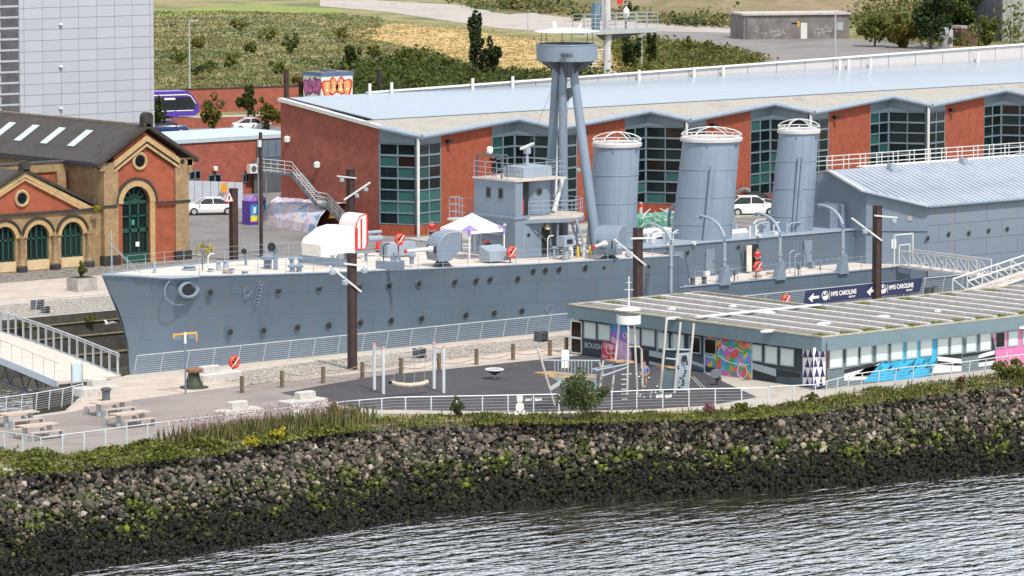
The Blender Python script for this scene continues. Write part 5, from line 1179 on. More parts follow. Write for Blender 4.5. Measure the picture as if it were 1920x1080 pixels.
# ================================================================== old pump house
SLATE = groundmat('old_slate_roof', [(.034, .032, .031), (.056, .052, .050), (.043, .040, .038)], .8, .35, 7, spots=((.09, .083, .078), .8, .6))
YB = brickmat('yellow_sooty_brick', (.31, .205, .095), (.40, .275, .14), (.22, .17, .11), patch=(.09, .07, .05), stain=(.10, .08, .06, .5))
CREAM = M('cream_dressing', (.42, .29, .14), .8, var=.18, scale=3, stain=(.12, .10, .08, .5))
RB2 = brickmat('old_orange_brick', (.31, .060, .024), (.38, .086, .035), (.24, .10, .06), patch=(.20, .09, .06), stain=(.22, .09, .06, .4))
DRK = M('sooty_stone_trim', (.035, .031, .028), .85, var=.3)
DGRN = M('dark_green_joinery', (.012, .065, .05), .4, var=.1)
CRM2 = M('cream_render', (.55, .42, .25), .8, var=.1, scale=2)
pump = thing('pump_house', 'victorian pump house in red and yellow brick with gabled end and arched green windows', 'pump house', (28, 42, 0))
PY = 38.6
def PP(u, v): return atY(u, v, PY)
gx0, gx1 = PP(193, 400).x, PP(352, 400).x; gm = (gx0 + gx1) / 2; eav = 7.75; apx = 10.15; GD = 34
g1 = MB()
def arch_pts(cx_, z0_, w_, hs, n=12, inset=0):
    """outline of an arched opening, bottom left round to bottom right"""
    r = w_ / 2 - inset; return [(cx_ - r, z0_)] + [(cx_ + r * math.cos(R(180 - 180 * k / n)), hs + r * math.sin(R(180 * k / n))) for k in range(n + 1)] + [(cx_ + r, z0_)]
def wall_with_arches(xa_, xb_, ztop, arches, y, d, n=12):
    """front wall of the given outline with arched holes: strips between and over the openings"""
    m_ = MB(); cur = xa_
    for cx_, w_, z0_, hs in arches:
        l, r = cx_ - w_ / 2, cx_ + w_ / 2
        m_.ext([(cur, y, 0), (l, y, 0), (l, y, ztop(l)), (cur, y, ztop(cur))], (0, d, 0))
        if z0_ > .01: m_.ext([(l, y, 0), (r, y, 0), (r, y, z0_), (l, y, z0_)], (0, d, 0))
        for k in range(n):
            xa2 = cx_ - w_ / 2 * math.cos(math.pi * k / n); xb2 = cx_ - w_ / 2 * math.cos(math.pi * (k + 1) / n)
            za2 = hs + w_ / 2 * math.sin(math.pi * k / n); zb2 = hs + w_ / 2 * math.sin(math.pi * (k + 1) / n)
            m_.ext([(xa2, y, za2), (xb2, y, zb2), (xb2, y, ztop(xb2)), (xa2, y, ztop(xa2))], (0, d, 0))
        cur = r
    m_.ext([(cur, y, 0), (xb_, y, 0), (xb_, y, ztop(xb_)), (cur, y, ztop(cur))], (0, d, 0)); return m_
def gz_(x): return apx - abs(x - gm) * (apx - eav) / ((gx1 - gx0) / 2) - .25
dcx = PP(255, 400).x; dw = PP(281, 400).x - PP(230, 400).x; dhs = PP(255, 380).z
obj('gable_wall', wall_with_arches(gx0 + 1.05, gx1 - 1.1, gz_, [(dcx, dw, 0, dhs)], PY, .5), RB2, pump)
for xa_, xb_ in ((gx0, gx0 + 1.3), (gx1 - 1.25, gx1)): obj('corner_pier', MB().box((xa_, PY - .18, 0), (xb_, PY + .7, eav)), YB, pump)
for xa_, xb_ in ((gx0 - .15, gx0 + 1.4), (gx1 - 1.35, gx1 + .15)): obj('pier_base', MB().box((xa_, PY - .32, 0), (xb_, PY + .6, .75)), DRK, pump)
obj('corbel', MB().box((gx1 - .1, PY - .3, eav - 1.1), (gx1 + .25, PY + .5, eav - .1)).box((gx1 - .1, PY - .3, eav - .55), (gx1 + .45, PY + .5, eav + .05)), YB, pump); obj('corbel', MB().box((gx0 - .4, PY - .3, eav - .6), (gx0 + .1, PY + .5, eav)), YB, pump)
# stepped cream bands following the gable
for off, w_, dpt, mt in ((.5, .42, .28, CREAM), (.95, .16, .2, DRK), (1.12, .2, .24, CREAM), (1.34, .08, .16, DRK)):
    m_ = MB(); sl = (apx - eav) / ((gx1 - gx0) / 2)
    for sg in (-1, 1):
        xo = (gx1 - gx0) / 2 - .9; m_.ext([(gm, PY, apx - off), (gm + sg * xo, PY, apx - off - xo * sl), (gm + sg * xo, PY, apx - off - w_ - xo * sl), (gm, PY, apx - off - w_)], (0, -dpt, 0))
    obj('gable_band', m_, mt, pump)
m_ = MB()
for sg in (-1, 1): m_.ext([(gm, PY - .5, apx + .08), (gm + sg * ((gx1 - gx0) / 2 + .75), PY - .5, eav - .32), (gm + sg * ((gx1 - gx0) / 2 + .75), PY - .5, eav - .05), (gm, PY - .5, apx + .42)], (0, .75, 0))
obj('coping', m_, DRK, pump)
obj('finial', MB().tube((gm, PY - .55, apx + .85), (gm, PY + .1, apx + .85), .42, n=18).box((gm - .42, PY - .5, apx + .2), (gm + .42, PY + .1, apx + .8)), DRK, pump, smooth=True)
sideL = MB().box((gx0 + .05, PY + .5, 0), (gx0 + .4, PY + GD, eav)); obj('side_wall', sideL, YB, pump); obj('side_wall', MB().box((gx1 - .4, PY + .5, 0), (gx1 - .05, PY + GD, eav)), YB, pump)
rm = MB()
for sg in (-1, 1): rm.ext([(gm, PY + .2, apx + .1), (gm, PY + GD, apx + .1), (gm + sg * ((gx1 - gx0) / 2 + .45), PY + GD, eav - .12), (gm + sg * ((gx1 - gx0) / 2 + .45), PY + .2, eav - .12)], (0, 0, .16))
rfp = obj('slate_roof', rm, SLATE, pump); obj('ridge_tiles', MB().beam((gm, PY + .2, apx + .28), (gm, PY + GD, apx + .28), .3, .16), M('ridge_clay', (.22, .18, .15), .8, var=.3, scale=4), pump)
obj('gutter', MB().beam((gx0 - .42, PY + .2, eav - .2), (gx0 - .42, PY + GD, eav - .2), .16, .16), M('blue_black_gutter', (.02, .03, .05), .4), pump)
# skylights: ribs of pale glass
sl = (apx - eav) / ((gx1 - gx0) / 2)
for k, (u, v) in enumerate([(150, 262), (99, 257), (50, 252), (6, 247)]):
    # centre of the pane on the roof plane: solve along the sight line
    r = sight(u, v); nx_ = Vector((-sl, 0, 1)); P0 = Vector((gm, PY, apx + .26)); kk = (P0 - Vector(CAM)).dot(nx_) / r.dot(nx_); p = Vector(CAM) + r * kk
    def rp(dx, dy, up): return (p.x + dx, p.y + dy, p.z + dx * sl + up)
    o_ = obj('skylight', MB().hexa([rp(-.95, -.5, -.05), rp(.95, -.5, -.05), rp(.95, .5, -.05), rp(-.95, .5, -.05), rp(-.95, -.5, .12), rp(.95, -.5, .12), rp(.95, .5, .12), rp(-.95, .5, .12)]), DGREY, pump)
    for j in range(4): y_ = -.44 + j * .225; obj('pane', MB().hexa([rp(-.9, y_, .121), rp(.9, y_, .121), rp(.9, y_ + .2, .121), rp(-.9, y_ + .2, .121), rp(-.9, y_, .15), rp(.9, y_, .15), rp(.9, y_ + .2, .15), rp(-.9, y_ + .2, .15)]), M('skylight_glass', (.50, .58, .62), .25, var=.05), o_)
# round windows
def round_win(u, v, r, y=None):
    y = PY if y is None else y; p = atY(u, v, y)
    o_ = obj('round_window', MB().ring((p.x, y - .06, p.z), r + .16, .13, 'y', 28, 8), CREAM, pump, smooth=True)
    obj('pane', MB().tube((p.x, y - .02, p.z), (p.x, y - .04, p.z), r + .04, n=24), GL_D, o_); obj('inner_rim', MB().ring((p.x, y - .07, p.z), r + .02, .05, 'y', 24, 6), DRK, o_)
round_win(261, 302, .42)
for u, v in ((185, 313), (342, 303)): p = atY(u, v, PY - .18); obj('vent_hole', MB().tube((p.x, PY - .16, p.z), (p.x, PY - .2, p.z), .2, n=14), BLACK, pump)
def arch_ring(cx_, hs, r1, r2, y, d, a0=0, a1=180, n=16):
    m_ = MB()
    for k in range(n):
        t0, t1 = R(a0 + (a1 - a0) * k / n), R(a0 + (a1 - a0) * (k + 1) / n)
        m_.ext([(cx_ + r1 * math.cos(t0), y, hs + r1 * math.sin(t0)), (cx_ + r2 * math.cos(t0), y, hs + r2 * math.sin(t0)), (cx_ + r2 * math.cos(t1), y, hs + r2 * math.sin(t1)), (cx_ + r1 * math.cos(t1), y, hs + r1 * math.sin(t1))], (0, -d, 0))
    return m_
rw = dw / 2
obj('door_arch', arch_ring(dcx, dhs, rw, rw + .5, PY, .14), CREAM, pump); obj('arch_hood', arch_ring(dcx, dhs, rw + .5, rw + .66, PY, .22), DRK, pump)
zs = PP(300, 380).z - .1
obj('string_course', MB().box((gx0 - .1, PY - .24, zs), (dcx - rw - .6, PY - .185, zs + .2)).box((dcx + rw + .6, PY - .24, zs), (gx1 + .1, PY - .185, zs + .2)), DRK, pump)
obj('door_jamb', MB().box((dcx + rw, PY - .1, 0), (dcx + rw + .45, PY - .003, dhs)), CREAM, pump)
dj = MB(); dy = PY + .25
dj.box((dcx - rw, dy, 0), (dcx + rw, dy + .1, .8)); dj.box((dcx - rw, dy, dhs - .12), (dcx + rw, dy + .12, dhs + .12)); dj.box((dcx - rw, dy, 2.35), (dcx + rw, dy + .12, 2.65)); dj.box((dcx - rw, dy, 3.5), (dcx + rw, dy + .1, 3.62))
for t in (-1, -.33, .33, 1): dj.box((dcx + t * (rw - .06) - .07, dy, .8), (dcx + t * (rw - .06) + .07, dy + .11, dhs))
for a in (30, 60, 90, 120, 150): dj.beam((dcx, dy + .05, dhs), (dcx + rw * math.cos(R(a)), dy + .05, dhs + rw * math.sin(R(a))), .09)
for rr_ in (.45, 1.0):
    for k in range(12): t0, t1 = R(15 * k), R(15 * k + 15); dj.beam((dcx + rw * rr_ * math.cos(t0), dy + .05, dhs + rw * rr_ * math.sin(t0)), (dcx + rw * rr_ * math.cos(t1), dy + .05, dhs + rw * rr_ * math.sin(t1)), .09)
door = obj('door', dj, DGRN, pump); dg = MB(); dg.ext([(x_, dy + .09, z_) for x_, z_ in arch_pts(dcx, .8, dw, dhs)], (0, .02, 0)); obj('pane', dg, GL_D, door)
m_ = MB().box((dcx - .25, dy - .03, 2.9), (dcx + .0, dy - .005, 3.3)); obj('green_notice', m_, M('notice_green', (.05, .25, .17), .5), door); obj('white_notice', MB().box((dcx + .1, dy - .03, 1.25), (dcx + .45, dy - .005, 1.6)), WHITE, door)
# lower left wing: arcade of arches under a wide gable
wx0 = 2.0; wx1 = gx0 - .02; wz = PP(100, 400).z; WYF = PY + .25
acs = []
aw = 1.95
for u in (135, 71, 8): acs.append(atY(u, 455, WYF).x)
acs = sorted(acs + [acs[-1] - 2.9, acs[-1] - 5.8]); ahs = atY(135, 440, WYF).z; asill = atY(135, 482, WYF).z
obj('arcade_wall', wall_with_arches(wx0, wx1, lambda x: wz, [(c_, aw, asill, ahs) for c_ in acs], WYF, .45), YB, pump)
for c_ in acs:
    obj('window_arch', arch_ring(c_, ahs, aw / 2, aw / 2 + .36, WYF, .1), CREAM, pump); obj('arch_hood', arch_ring(c_, ahs + .05, aw / 2 + .36, aw / 2 + .5, WYF, .2, 12, 168), DRK, pump)
    obj('apron_panel', MB().box((c_ - aw / 2, WYF - .03, .1), (c_ + aw / 2, WYF - .003, asill)), CRM2, pump)
    m_ = MB(); y_ = WYF + .2
    for t in (-1, -.0, 1): m_.box((c_ + t * (aw / 2 - .06) - .07, y_, asill), (c_ + t * (aw / 2 - .06) + .07, y_ + .1, ahs + (aw / 2 if t == 0 else .1)))
    for t in (-.5, .5): m_.box((c_ + t * aw / 2 - .05, y_, asill), (c_ + t * aw / 2 + .05, y_ + .1, ahs + aw * .42))
    for z_ in (asill + .05, ahs - .1): m_.box((c_ - aw / 2, y_, z_ - .06), (c_ + aw / 2, y_ + .1, z_ + .06))
    for k in range(10): t0, t1 = R(18 * k), R(18 * k + 18); m_.beam((c_ + (aw / 2 - .03) * math.cos(t0), y_ + .05, ahs + (aw / 2 - .03) * math.sin(t0)), (c_ + (aw / 2 - .03) * math.cos(t1), y_ + .05, ahs + (aw / 2 - .03) * math.sin(t1)), .1)
    wo = obj('window', m_, DGRN, pump); obj('pane', MB().ext([(x_, y_ + .08, z_) for x_, z_ in arch_pts(c_, asill, aw, ahs)], (0, .02, 0)), GL_D, wo)
    cx_ = c_ + 1.45
    if cx_ < wx1 - .2: 
        co = obj('stone_column', MB().lathe([(.3, .5), (.24, .7), (.22, 2.3), (.3, 2.5), (.34, 2.6)], (cx_, WYF - .12, 0), 12), YB, pump, smooth=True); obj('column_base', MB().lathe([(.42, 0), (.44, .35), (.3, .5)], (cx_, WYF - .12, 0), 12), DRK, co, smooth=True)
obj('string_course', MB().box((wx0, WYF - .2, wz), (wx1 + 1.2, WYF + .2, wz + .18)), DRK, pump)
am = atY(45, 400, WYF).x; hw_ = (atY(172, 388, WYF).x - am); az_ = atY(45, 323, WYF).z; bz = wz + .18
obj('wing_gable', MB().ext([(am - hw_, WYF, bz), (am + hw_, WYF, bz), (am, WYF, az_)], (0, .35, 0)), RB2, pump)
for o1, o2, mt, dpt in ((0, .36, CREAM, .22), (.36, .44, DRK, .16), (.44, .6, CREAM, .2)):
    m_ = MB(); 
    for sg in (-1, 1): m_.ext([(am, WYF, az_ - o1), (am + sg * hw_ * (1 - o1 * .5 / (az_ - bz)), WYF, bz + .05), (am + sg * hw_ * (1 - o2 / (az_ - bz)), WYF, bz), (am, WYF, az_ - o2)], (0, -dpt, 0))
    obj('gable_band', m_, mt, pump)
m_ = MB()
for sg in (-1, 1): m_.ext([(am, WYF - .35, az_ + .03), (am + sg * (hw_ + .25), WYF - .35, bz + .12), (am + sg * (hw_ + .25), WYF - .35, bz + .3), (am, WYF - .35, az_ + .28)], (0, .6, 0))
obj('coping', m_, DRK, pump)
obj('finial', MB().tube((am, WYF - .4, az_ + .55), (am, WYF + .15, az_ + .55), .36, n=16).box((am - .36, WYF - .35, az_ + .1), (am + .36, WYF + .15, az_ + .55)), DRK, pump, smooth=True)
round_win(40, 372, .38, WYF)
m_ = MB()
for sg in (-1, 1): m_.ext([(am, WYF + .2, az_), (am, WYF + 12, az_), (am + sg * (hw_ + .2), WYF + 12, bz), (am + sg * (hw_ + .2), WYF + .2, bz)], (0, 0, .14))
obj('wing_roof', m_, SLATE, pump)
# taller wall behind the wing
obj('rear_wall', MB().box((gx0 - 14, PY + 4.6, wz), (gx0 + .04, PY + 5, 6.9)), RB2, pump); obj('rear_wall_band', MB().box((gx0 - 14, PY + 4.45, 6.9), (gx0 + .04, PY + 4.9, eav - .1)), YB, pump)
for x_ in (gx0 - 1.1, gx0 - 8): obj('rear_pier', MB().box((x_, PY + 4.35, 0), (x_ + .8, PY + 4.59, 7.0)), YB, pump)
obj('rear_roof', MB().ext([(gx0 - 14.5, PY + 4.2, eav - .15), (gx0 + .3, PY + 4.2, eav - .15), (gm, PY + 4.9 + 2.5, apx + .1), (gx0 - 14.5, PY + 4.9 + 2.5, apx + .1)], (0, 0, .12)) if False else MB().beam((gx0 - 14, PY + 4.4, eav - .05), (gx0 + .05, PY + 4.4, eav - .05), .14, .14), DGREY, pump)
# weed growing out of the string course
p = atY(181, 385, PY - .4); bush('yellow-green weed sprouting from the pump house wall between the two gables', (p.x, p.y - .1, p.z - .5), .3, .6, 160, G_YEL, .1, 'weed', 'wall_weed', False)
# ================================================================== white clad tower
TWY = 128.0
def TW(u, v): return atY(u, v, TWY)
tx1 = TW(289.5, 200).x; tx0 = TW(36, 200).x; tower_ = thing('clad_tower', 'tall white panel-clad tower block with grey window strip at the left edge', 'tower block', (tx0, TWY, 0))
zt_ = 34; obj('core', MB().box((tx0 - 20, TWY + .12, 0), (tx1, TWY + 16, zt_)), M('joint_grey', (.36, .38, .43), .6), tower_)
PANL = glassmat('white_cladding_panel', (.385, .408, .450), (.415, .438, .478), .45)
xs_ = [tx0 + .1] + [TW(u, 150).x for u in (46, 80.5, 115, 148.5, 182.5, 216, 249, 282)] + [tx1]
r0 = TW(100, 14.0).z; rh = (TW(100, 14.0).z - TW(100, 34.4).z); nz_ = int(r0 / rh)
for i in range(len(xs_) - 1):
    for k in range(-4, nz_):
        z1 = r0 - k * rh; z0_ = z1 - rh
        if z1 < 3 or z0_ > zt_: continue
        key = ('tp', i)
        if key not in PANE_ME: PANE_ME[key] = MB().box((0.018, 0, .018), (xs_[i + 1] - xs_[i] - .018, .1, rh - .018)).mesh('cladding_panel', PANL)
        inst('cladding_panel', PANE_ME[key], tower_, (xs_[i], TWY, z0_))
wz0 = TW(18, 14).z
for k in range(-4, 14):
    z1 = wz0 - k * rh; a_, b_2 = TW(3, 100).x, TW(35, 100).x
    if z1 < 4: continue
    obj('window', MB().box((a_, TWY + .02, z1 - rh + .22), (b_2, TWY + .08, z1)), GL_D if False else M('grey_blind_window', (.085, .085, .093), .5, var=.3, scale=.8), tower_)
    obj('sill_band', MB().box((a_ - 3.0, TWY + .0, z1), (b_2, TWY + .1, z1 + .2)), PANL, tower_)
for v in (46, 125, 203): p = TW(113, v); obj('wall_lamp', MB().lathe([(.08, -.15), (.22, 0), (.08, .15)], (p.x, TWY - .15, p.z), 8), WHITE, tower_)
# ================================================================== far things
gh = thing('graffiti_hut', 'small white flat-roofed hut covered in pink and orange graffiti on the waste ground', 'hut', tuple(at(603, 178)))
b0 = at(603, 195); hx, hy = b0.x, b0.y; ww = 4.7; dd = 3.5; hh_ = 3.7
obj('walls', MB().box((hx, hy, 0), (hx + ww, hy + dd, hh_ - .4)), M('hut_white_render', (.70, .70, .70), .7, var=.06), gh)
obj('blue_fascia', MB().box((hx - .1, hy - .1, hh_ - .4), (hx + ww + .1, hy + dd, hh_ - .05)), M('faded_blue_paint', (.07, .14, .30), .5), gh)
obj('felt_roof', MB().box((hx - .05, hy - .05, hh_ - .05), (hx + ww + .05, hy + dd, hh_ + .03)), M('grey_felt', (.16, .15, .15), .9, var=.2), gh); obj('roof_box', MB().box((hx + 1.5, hy + 1.2, hh_ + .03), (hx + 3.2, hy + 2.2, hh_ + .25)), DGREY, gh)
OR2, PK = M('graffiti_orange', (.70, .30, .14), .6, var=.25, scale=2), M('graffiti_pink', (.42, .12, .30), .6, var=.3, scale=2)
def blobs(seed, x0_, x1_, z0_, z1_, n, axis, pos_, d, rr=.75):
    """round overlapping bubble letters as flat painted shapes"""
    rd = random.Random(seed); m_ = MB()
    for k in range(n):
        cx_ = x0_ + (x1_ - x0_) * (k + .5) / n; cz = (z0_ + z1_) / 2 + rd.uniform(-.1, .1); pts = []
        for j in range(14):
            a = 2 * math.pi * j / 14; q = 1 + .16 * math.sin(3 * a + k * 2) ; x_ = cx_ + (x1_ - x0_) / n * rr * math.cos(a) * q; z_ = cz + (z1_ - z0_) / 2 * math.sin(a) * q
            pts.append((x_, pos_, z_) if axis == 'x' else (pos_, x_, z_))
        m_.ext(pts, (0, -d, 0) if axis == 'x' else (-d, 0, 0))
    return m_
obj('graffiti_outline', blobs(1, hx + .25, hx + ww - .3, .9, 3.0, 4, 'x', hy, .02), RED, gh); obj('graffiti_fill', blobs(1, hx + .35, hx + ww - .42, 1.1, 2.8, 4, 'x', hy - .02, .02, .62), OR2, gh)
m_ = MB()
for k in range(4): cx_ = hx + .8 + k * 1.03; m_.tube((cx_, hy - .045, 1.6), (cx_, hy - .055, 1.6), .18, n=8).box((cx_ - .05, hy - .055, 1.85), (cx_ + .05, hy - .045, 2.5))
obj('graffiti_detail', m_, M('graffiti_cream', (.80, .66, .45), .6), gh, kind='stuff')
obj('graffiti_outline', blobs(2, hy + .2, hy + dd - .2, 1.0, 3.0, 4, 'y', hx, .02), M('graffiti_plum', (.16, .04, .14), .6), gh); obj('graffiti_fill', blobs(2, hy + .25, hy + dd - .25, 1.2, 2.8, 4, 'y', hx - .02, .02, .6), PK, gh)
bk_ = thing('concrete_bunker', 'long low grey concrete bunker with graffiti at the far edge of the yard', 'bunker', tuple(at(1398, 74)))
b0 = at(1394, 74.5); b1_ = at(1592, 72); dvec = (b1_ - b0); dvec.z = 0; L_ = dvec.length; dvec.normalize(); nv = Vector((-dvec.y, dvec.x, 0)); BH = hgt(b0, 25.5)
def BK(x, y, z): q_ = b0 + dvec * x + nv * y; return (q_.x, q_.y, z)
CONB = M('stained_bunker_concrete', (.17, .155, .15), .9, var=.3, scale=.6, stain=(.09, .08, .08, .7))
obj('walls', MB().hexa([BK(0, 0, 0), BK(L_, 0, 0), BK(L_, 7, 0), BK(0, 7, 0), BK(0, 0, BH - .3), BK(L_, 0, BH - .3), BK(L_, 7, BH - .3), BK(0, 7, BH - .3)]), CONB, bk_)
obj('roof_slab', MB().hexa([BK(-.2, -.3, BH - .3), BK(L_ + .2, -.3, BH - .3), BK(L_ + .2, 7.2, BH - .3), BK(-.2, 7.2, BH - .3), BK(-.2, -.3, BH), BK(L_ + .2, -.3, BH), BK(L_ + .2, 7.2, BH), BK(-.2, 7.2, BH)]), M('pale_slab', (.42, .40, .38), .9, var=.2), bk_)
def bkbox(name, x0_, x1_, z0_, z1_, mt, o_=.06): obj(name, MB().hexa([BK(x0_, -o_, z0_), BK(x1_, -o_, z0_), BK(x1_, -.005, z0_), BK(x0_, -.005, z0_), BK(x0_, -o_, z1_), BK(x1_, -o_, z1_), BK(x1_, -.005, z1_), BK(x0_, -.005, z1_)]), mt, bk_)
bkbox('white_door', L_ * .54, L_ * .60, 0, BH * .62, OFFW); bkbox('grey_door', L_ * .44, L_ * .51, 0, BH * .55, M('brown_grey_door', (.17, .14, .14), .7)); bkbox('dark_vent', L_ * .45, L_ * .51, BH * .58, BH * .64, BLACK)
bkbox('yellow_sign', L_ * .505, L_ * .525, BH * .48, BH * .68, YEL); bkbox('end_window', L_ * .88, L_ * .94, BH * .32, BH * .62, M('pale_blue_board', (.30, .36, .38), .6)); bkbox('left_doorway', L_ * -.0 + .3, L_ * .035, 0, BH * .8, DGREY)
m_ = MB(); rd = random.Random(3)
for k in range(46):
    x_ = (rd.uniform(.12, .42) if k % 2 else rd.uniform(.64, .84)) * L_; z_ = BH * rd.uniform(.18, .42); a = rd.uniform(0, 6.28); l_ = rd.uniform(.3, .8)
    m_.beam(BK(x_, -.03, z_), BK(x_ + math.cos(a) * l_, -.03, z_ + math.sin(a) * l_ * .7), .04, .09)
obj('graffiti', m_, M('white_spray', (.42, .43, .44), .8), bk_)
sh_ = thing('corrugated_shed', 'weathered corrugated iron shed at the top right corner', 'shed', tuple(at(1880, 78)))
b0 = at(1880, 78); CORR = M('corrugated_iron', (.30, .30, .28), .6, var=.2, scale=2, stain=(.12, .13, .10, .6))
for k in range(16): obj('iron_sheet', MB().box((b0.x + k * .9, b0.y + (.06 if k % 2 else 0), .0), (b0.x + k * .9 + .86, b0.y + .25, 12)), CORR, sh_)
obj('shed_body', MB().box((b0.x, b0.y + .3, 0), (b0.x + 15, b0.y + 12, 11.8)), DGREY, sh_)
# rusty tank and skip among the bushes
sp_ = thing('rusty_skip', 'rusty brown container lying among bushes at the top right', 'container', tuple(at(1820, 86)))
p = at(1802, 86); obj('container', MB().prism([(p.x, p.y), (p.x + 3.2, p.y - .3), (p.x + 3.4, p.y + 2), (p.x, p.y + 2)], 0, [2.6, 1.8, 1.8, 2.6]), M('rusty_plate', (.10, .045, .035), .85, var=.3), sp_)
obj('pale_top', MB().prism([(p.x, p.y), (p.x + 1.2, p.y - .1), (p.x + 1.2, p.y + 2), (p.x, p.y + 2)], 2.6, 3.0), CONC, sp_)
tk = thing('old_tank', 'pale cylindrical tank beside the rusty container', 'tank', tuple(at(1774, 88))); p = at(1774, 88)
obj('tank_body', MB().lathe([(1.0, 0), (1.0, 2.4), (.8, 2.8), (.2, 2.9)], (p.x, p.y, 0), 16), M('pale_tank', (.34, .35, .38), .7, var=.25), tk, smooth=True); obj('tank_hatch', MB().tube((p.x - .2, p.y - 1.0, 1.0), (p.x - .2, p.y - 1.06, 1.0), .5, n=14), DGREY, tk)
# boundary walls
wl_ = thing('brick_boundary_wall', 'long old red brick boundary wall behind the bus', 'wall', tuple(at(360, 210)))
a_, b_2 = at(200, 217), at(560, 205); obj('wall_body', MB().ext([(a_.x, a_.y, 0), (b_2.x, b_2.y, 0), (b_2.x, b_2.y, 2.7), (a_.x, a_.y, 2.7)], (.1, .35, 0)), BR_D, wl_); obj('wall_cap', MB().beam((a_.x, a_.y + .15, 2.74), (b_2.x, b_2.y + .15, 2.74), .45, .12), DRK, wl_)
wl2 = thing('low_red_wall', 'low plain red wall in front of the bus', 'wall', tuple(at(400, 240)))
a_, b_2 = at(240, 244), at(545, 236); obj('wall_body', MB().ext([(a_.x, a_.y, 0), (b_2.x, b_2.y, 0), (b_2.x, b_2.y, 1.15), (a_.x, a_.y, 1.15)], (.1, .3, 0)), BR_D, wl2)
a_, b_2 = at(240, 221), at(545, 213); struct('bus_road', MB().face([(a_.x, a_.y, .02), (b_2.x, b_2.y, .02), (b_2.x - 6, b_2.y - 9, .02), (a_.x - 6, a_.y - 9, .02)]), CONC)
# lamp posts
def lamp(label, u, v, vt, arm=1.0, r=.1, group='grey street lamps beyond the offices'):
    b_ = at(u, v); h = hgt(b_, vt); T = thing('street_lamp', label, 'street lamp', tuple(b_), group=group)
    obj('pole', MB().tube((0, 0, 0), (0, 0, h), r, r * .6, 8), GALV, T, local=True, smooth=True); obj('lamp_head', MB().beam((0, 0, h), (arm, -.3, h + .05), .22, .12), GALV, T, local=True)
lamp('tall grey street lamp rising in front of the green field right of the white tower', 356, 196, 39, 1.1, .12)
lamp('grey street lamp standing in front of the concrete bunker', 1566, 108, 23, 1.4, .16); lamp('grey street lamp between the two dark trees behind the mast', 1203, 132, 62, .3, .13); lamp('thin street lamp by the pale track near the lookout bowl', 990, 58, 20, .2, .1)
for (u, v, vt, la) in [(537, 214, 133, 'dark brown square post by the boundary wall left of the graffiti hut'), (711, 184, 131, 'dark brown square post in the bushes right of the graffiti hut')]:
    b_ = at(u, v); h = hgt(b_, vt); T = thing('steel_post', la, 'post', tuple(b_)); obj('post', MB().box((-.22, -.2, 0), (.22, .2, h)), RUSTC, T, local=True); obj('post_cap', MB().box((-.25, -.23, h), (.25, .23, h + .08)), RUSTC, T, local=True)
# radar tower
rt = thing('radar_tower', 'white tubular radar tower with railed platform rising behind the office roof', 'radar tower', tuple(at(1138, 150)))
b_ = at(1138, 150); X_, Y_ = b_.x, b_.y
def RT(u, v): return atY(u, v, Y_)
sc_ = 1 / 16.2
m_ = MB().lathe([(.72, 0), (.5, RT(1133, 85).z), (.62, RT(1133, 76).z), (.42, RT(1133, 0).z), (.4, RT(1133, -40).z)], (X_, Y_, 0), 18); obj('tower_tube', m_, M('rust_streaked_white', (.55, .54, .55), .55, var=.08, stain=(.34, .20, .10, .7)), rt, smooth=True)
pz = RT(1140, 66).z; pl_, pr_ = RT(1085, 60).x - X_, RT(1222, 60).x - X_
obj('platform', MB().prism([(X_ + pl_, Y_ - 1.2), (X_ + pr_, Y_ - 1.2), (X_ + pr_, Y_ + 1.2), (X_ + pl_, Y_ + 1.2)], pz + .2, pz + .8), GALV, rt)
obj('platform_brackets', MB().ext([(X_ + pl_ * .4, Y_ - .3, pz + .2), (X_ + pr_ * .9, Y_ - .3, pz + .2), (X_ + .4, Y_ - .3, pz - .7), (X_ - .4, Y_ - .3, pz - .7)], (0, .6, 0)), DGREY, rt)
m_ = MB()
for yy in (-1.15, 1.15):
    for k in (.5, 1.0, 1.5, 2.0): m_.beam((X_ + pl_, Y_ + yy, pz + .8 + k), (X_ + pr_, Y_ + yy, pz + .8 + k), .07)
    for k in range(8): x_ = X_ + pl_ + (pr_ - pl_) * k / 7; m_.beam((x_, Y_ + yy, pz + .8), (x_, Y_ + yy, pz + 2.8), .08)
for k in (.5, 1.0, 1.5, 2.0): m_.beam((X_ + pr_, Y_ - 1.15, pz + .8 + k), (X_ + pr_, Y_ + 1.15, pz + .8 + k), .07)
obj('platform_rail', m_, GALV, rt)
obj('equipment_cabinet', MB().box((X_ - 2.9, Y_ - .9, pz + .8), (X_ - 2.0, Y_ - .2, pz + 4.3)), M('blue_cabinet', (.12, .22, .30), .5), rt); obj('antenna_tube', MB().tube((X_ - 1.4, Y_ - .6, pz + 2), (X_ - 1.4, Y_ - .6, pz + 8), .2, n=8), GALV, rt)
obj('white_dome', MB().lathe([(.1, 0), (.4, .5), (.4, 1.2), (.05, 1.7)], (X_ + 2.6, Y_ - .8, pz + 2.0), 10), WHITE, rt, smooth=True); obj('dome_post', MB().tube((X_ + 2.6, Y_ - .8, pz + .8), (X_ + 2.6, Y_ - .8, pz + 2.1), .12, n=6), BLACK, rt)
obj('red_panel', MB().box((X_ + 1.1, Y_ - .8, RT(1145, 8).z), (X_ + 2.0, Y_ - .7, RT(1145, 0).z + .6)), RED, rt)
m_ = MB()
for k in range(9): z_ = RT(1100, 135).z + k * (RT(1100, 110).z - RT(1100, 135).z) / 5; m_.box((X_ - 3.6 + .2 * k, Y_ - .4, z_), (X_ - 2.4 + .2 * k, Y_ + .4, z_ + .08))
obj('stair_treads', m_, OFFW, rt)

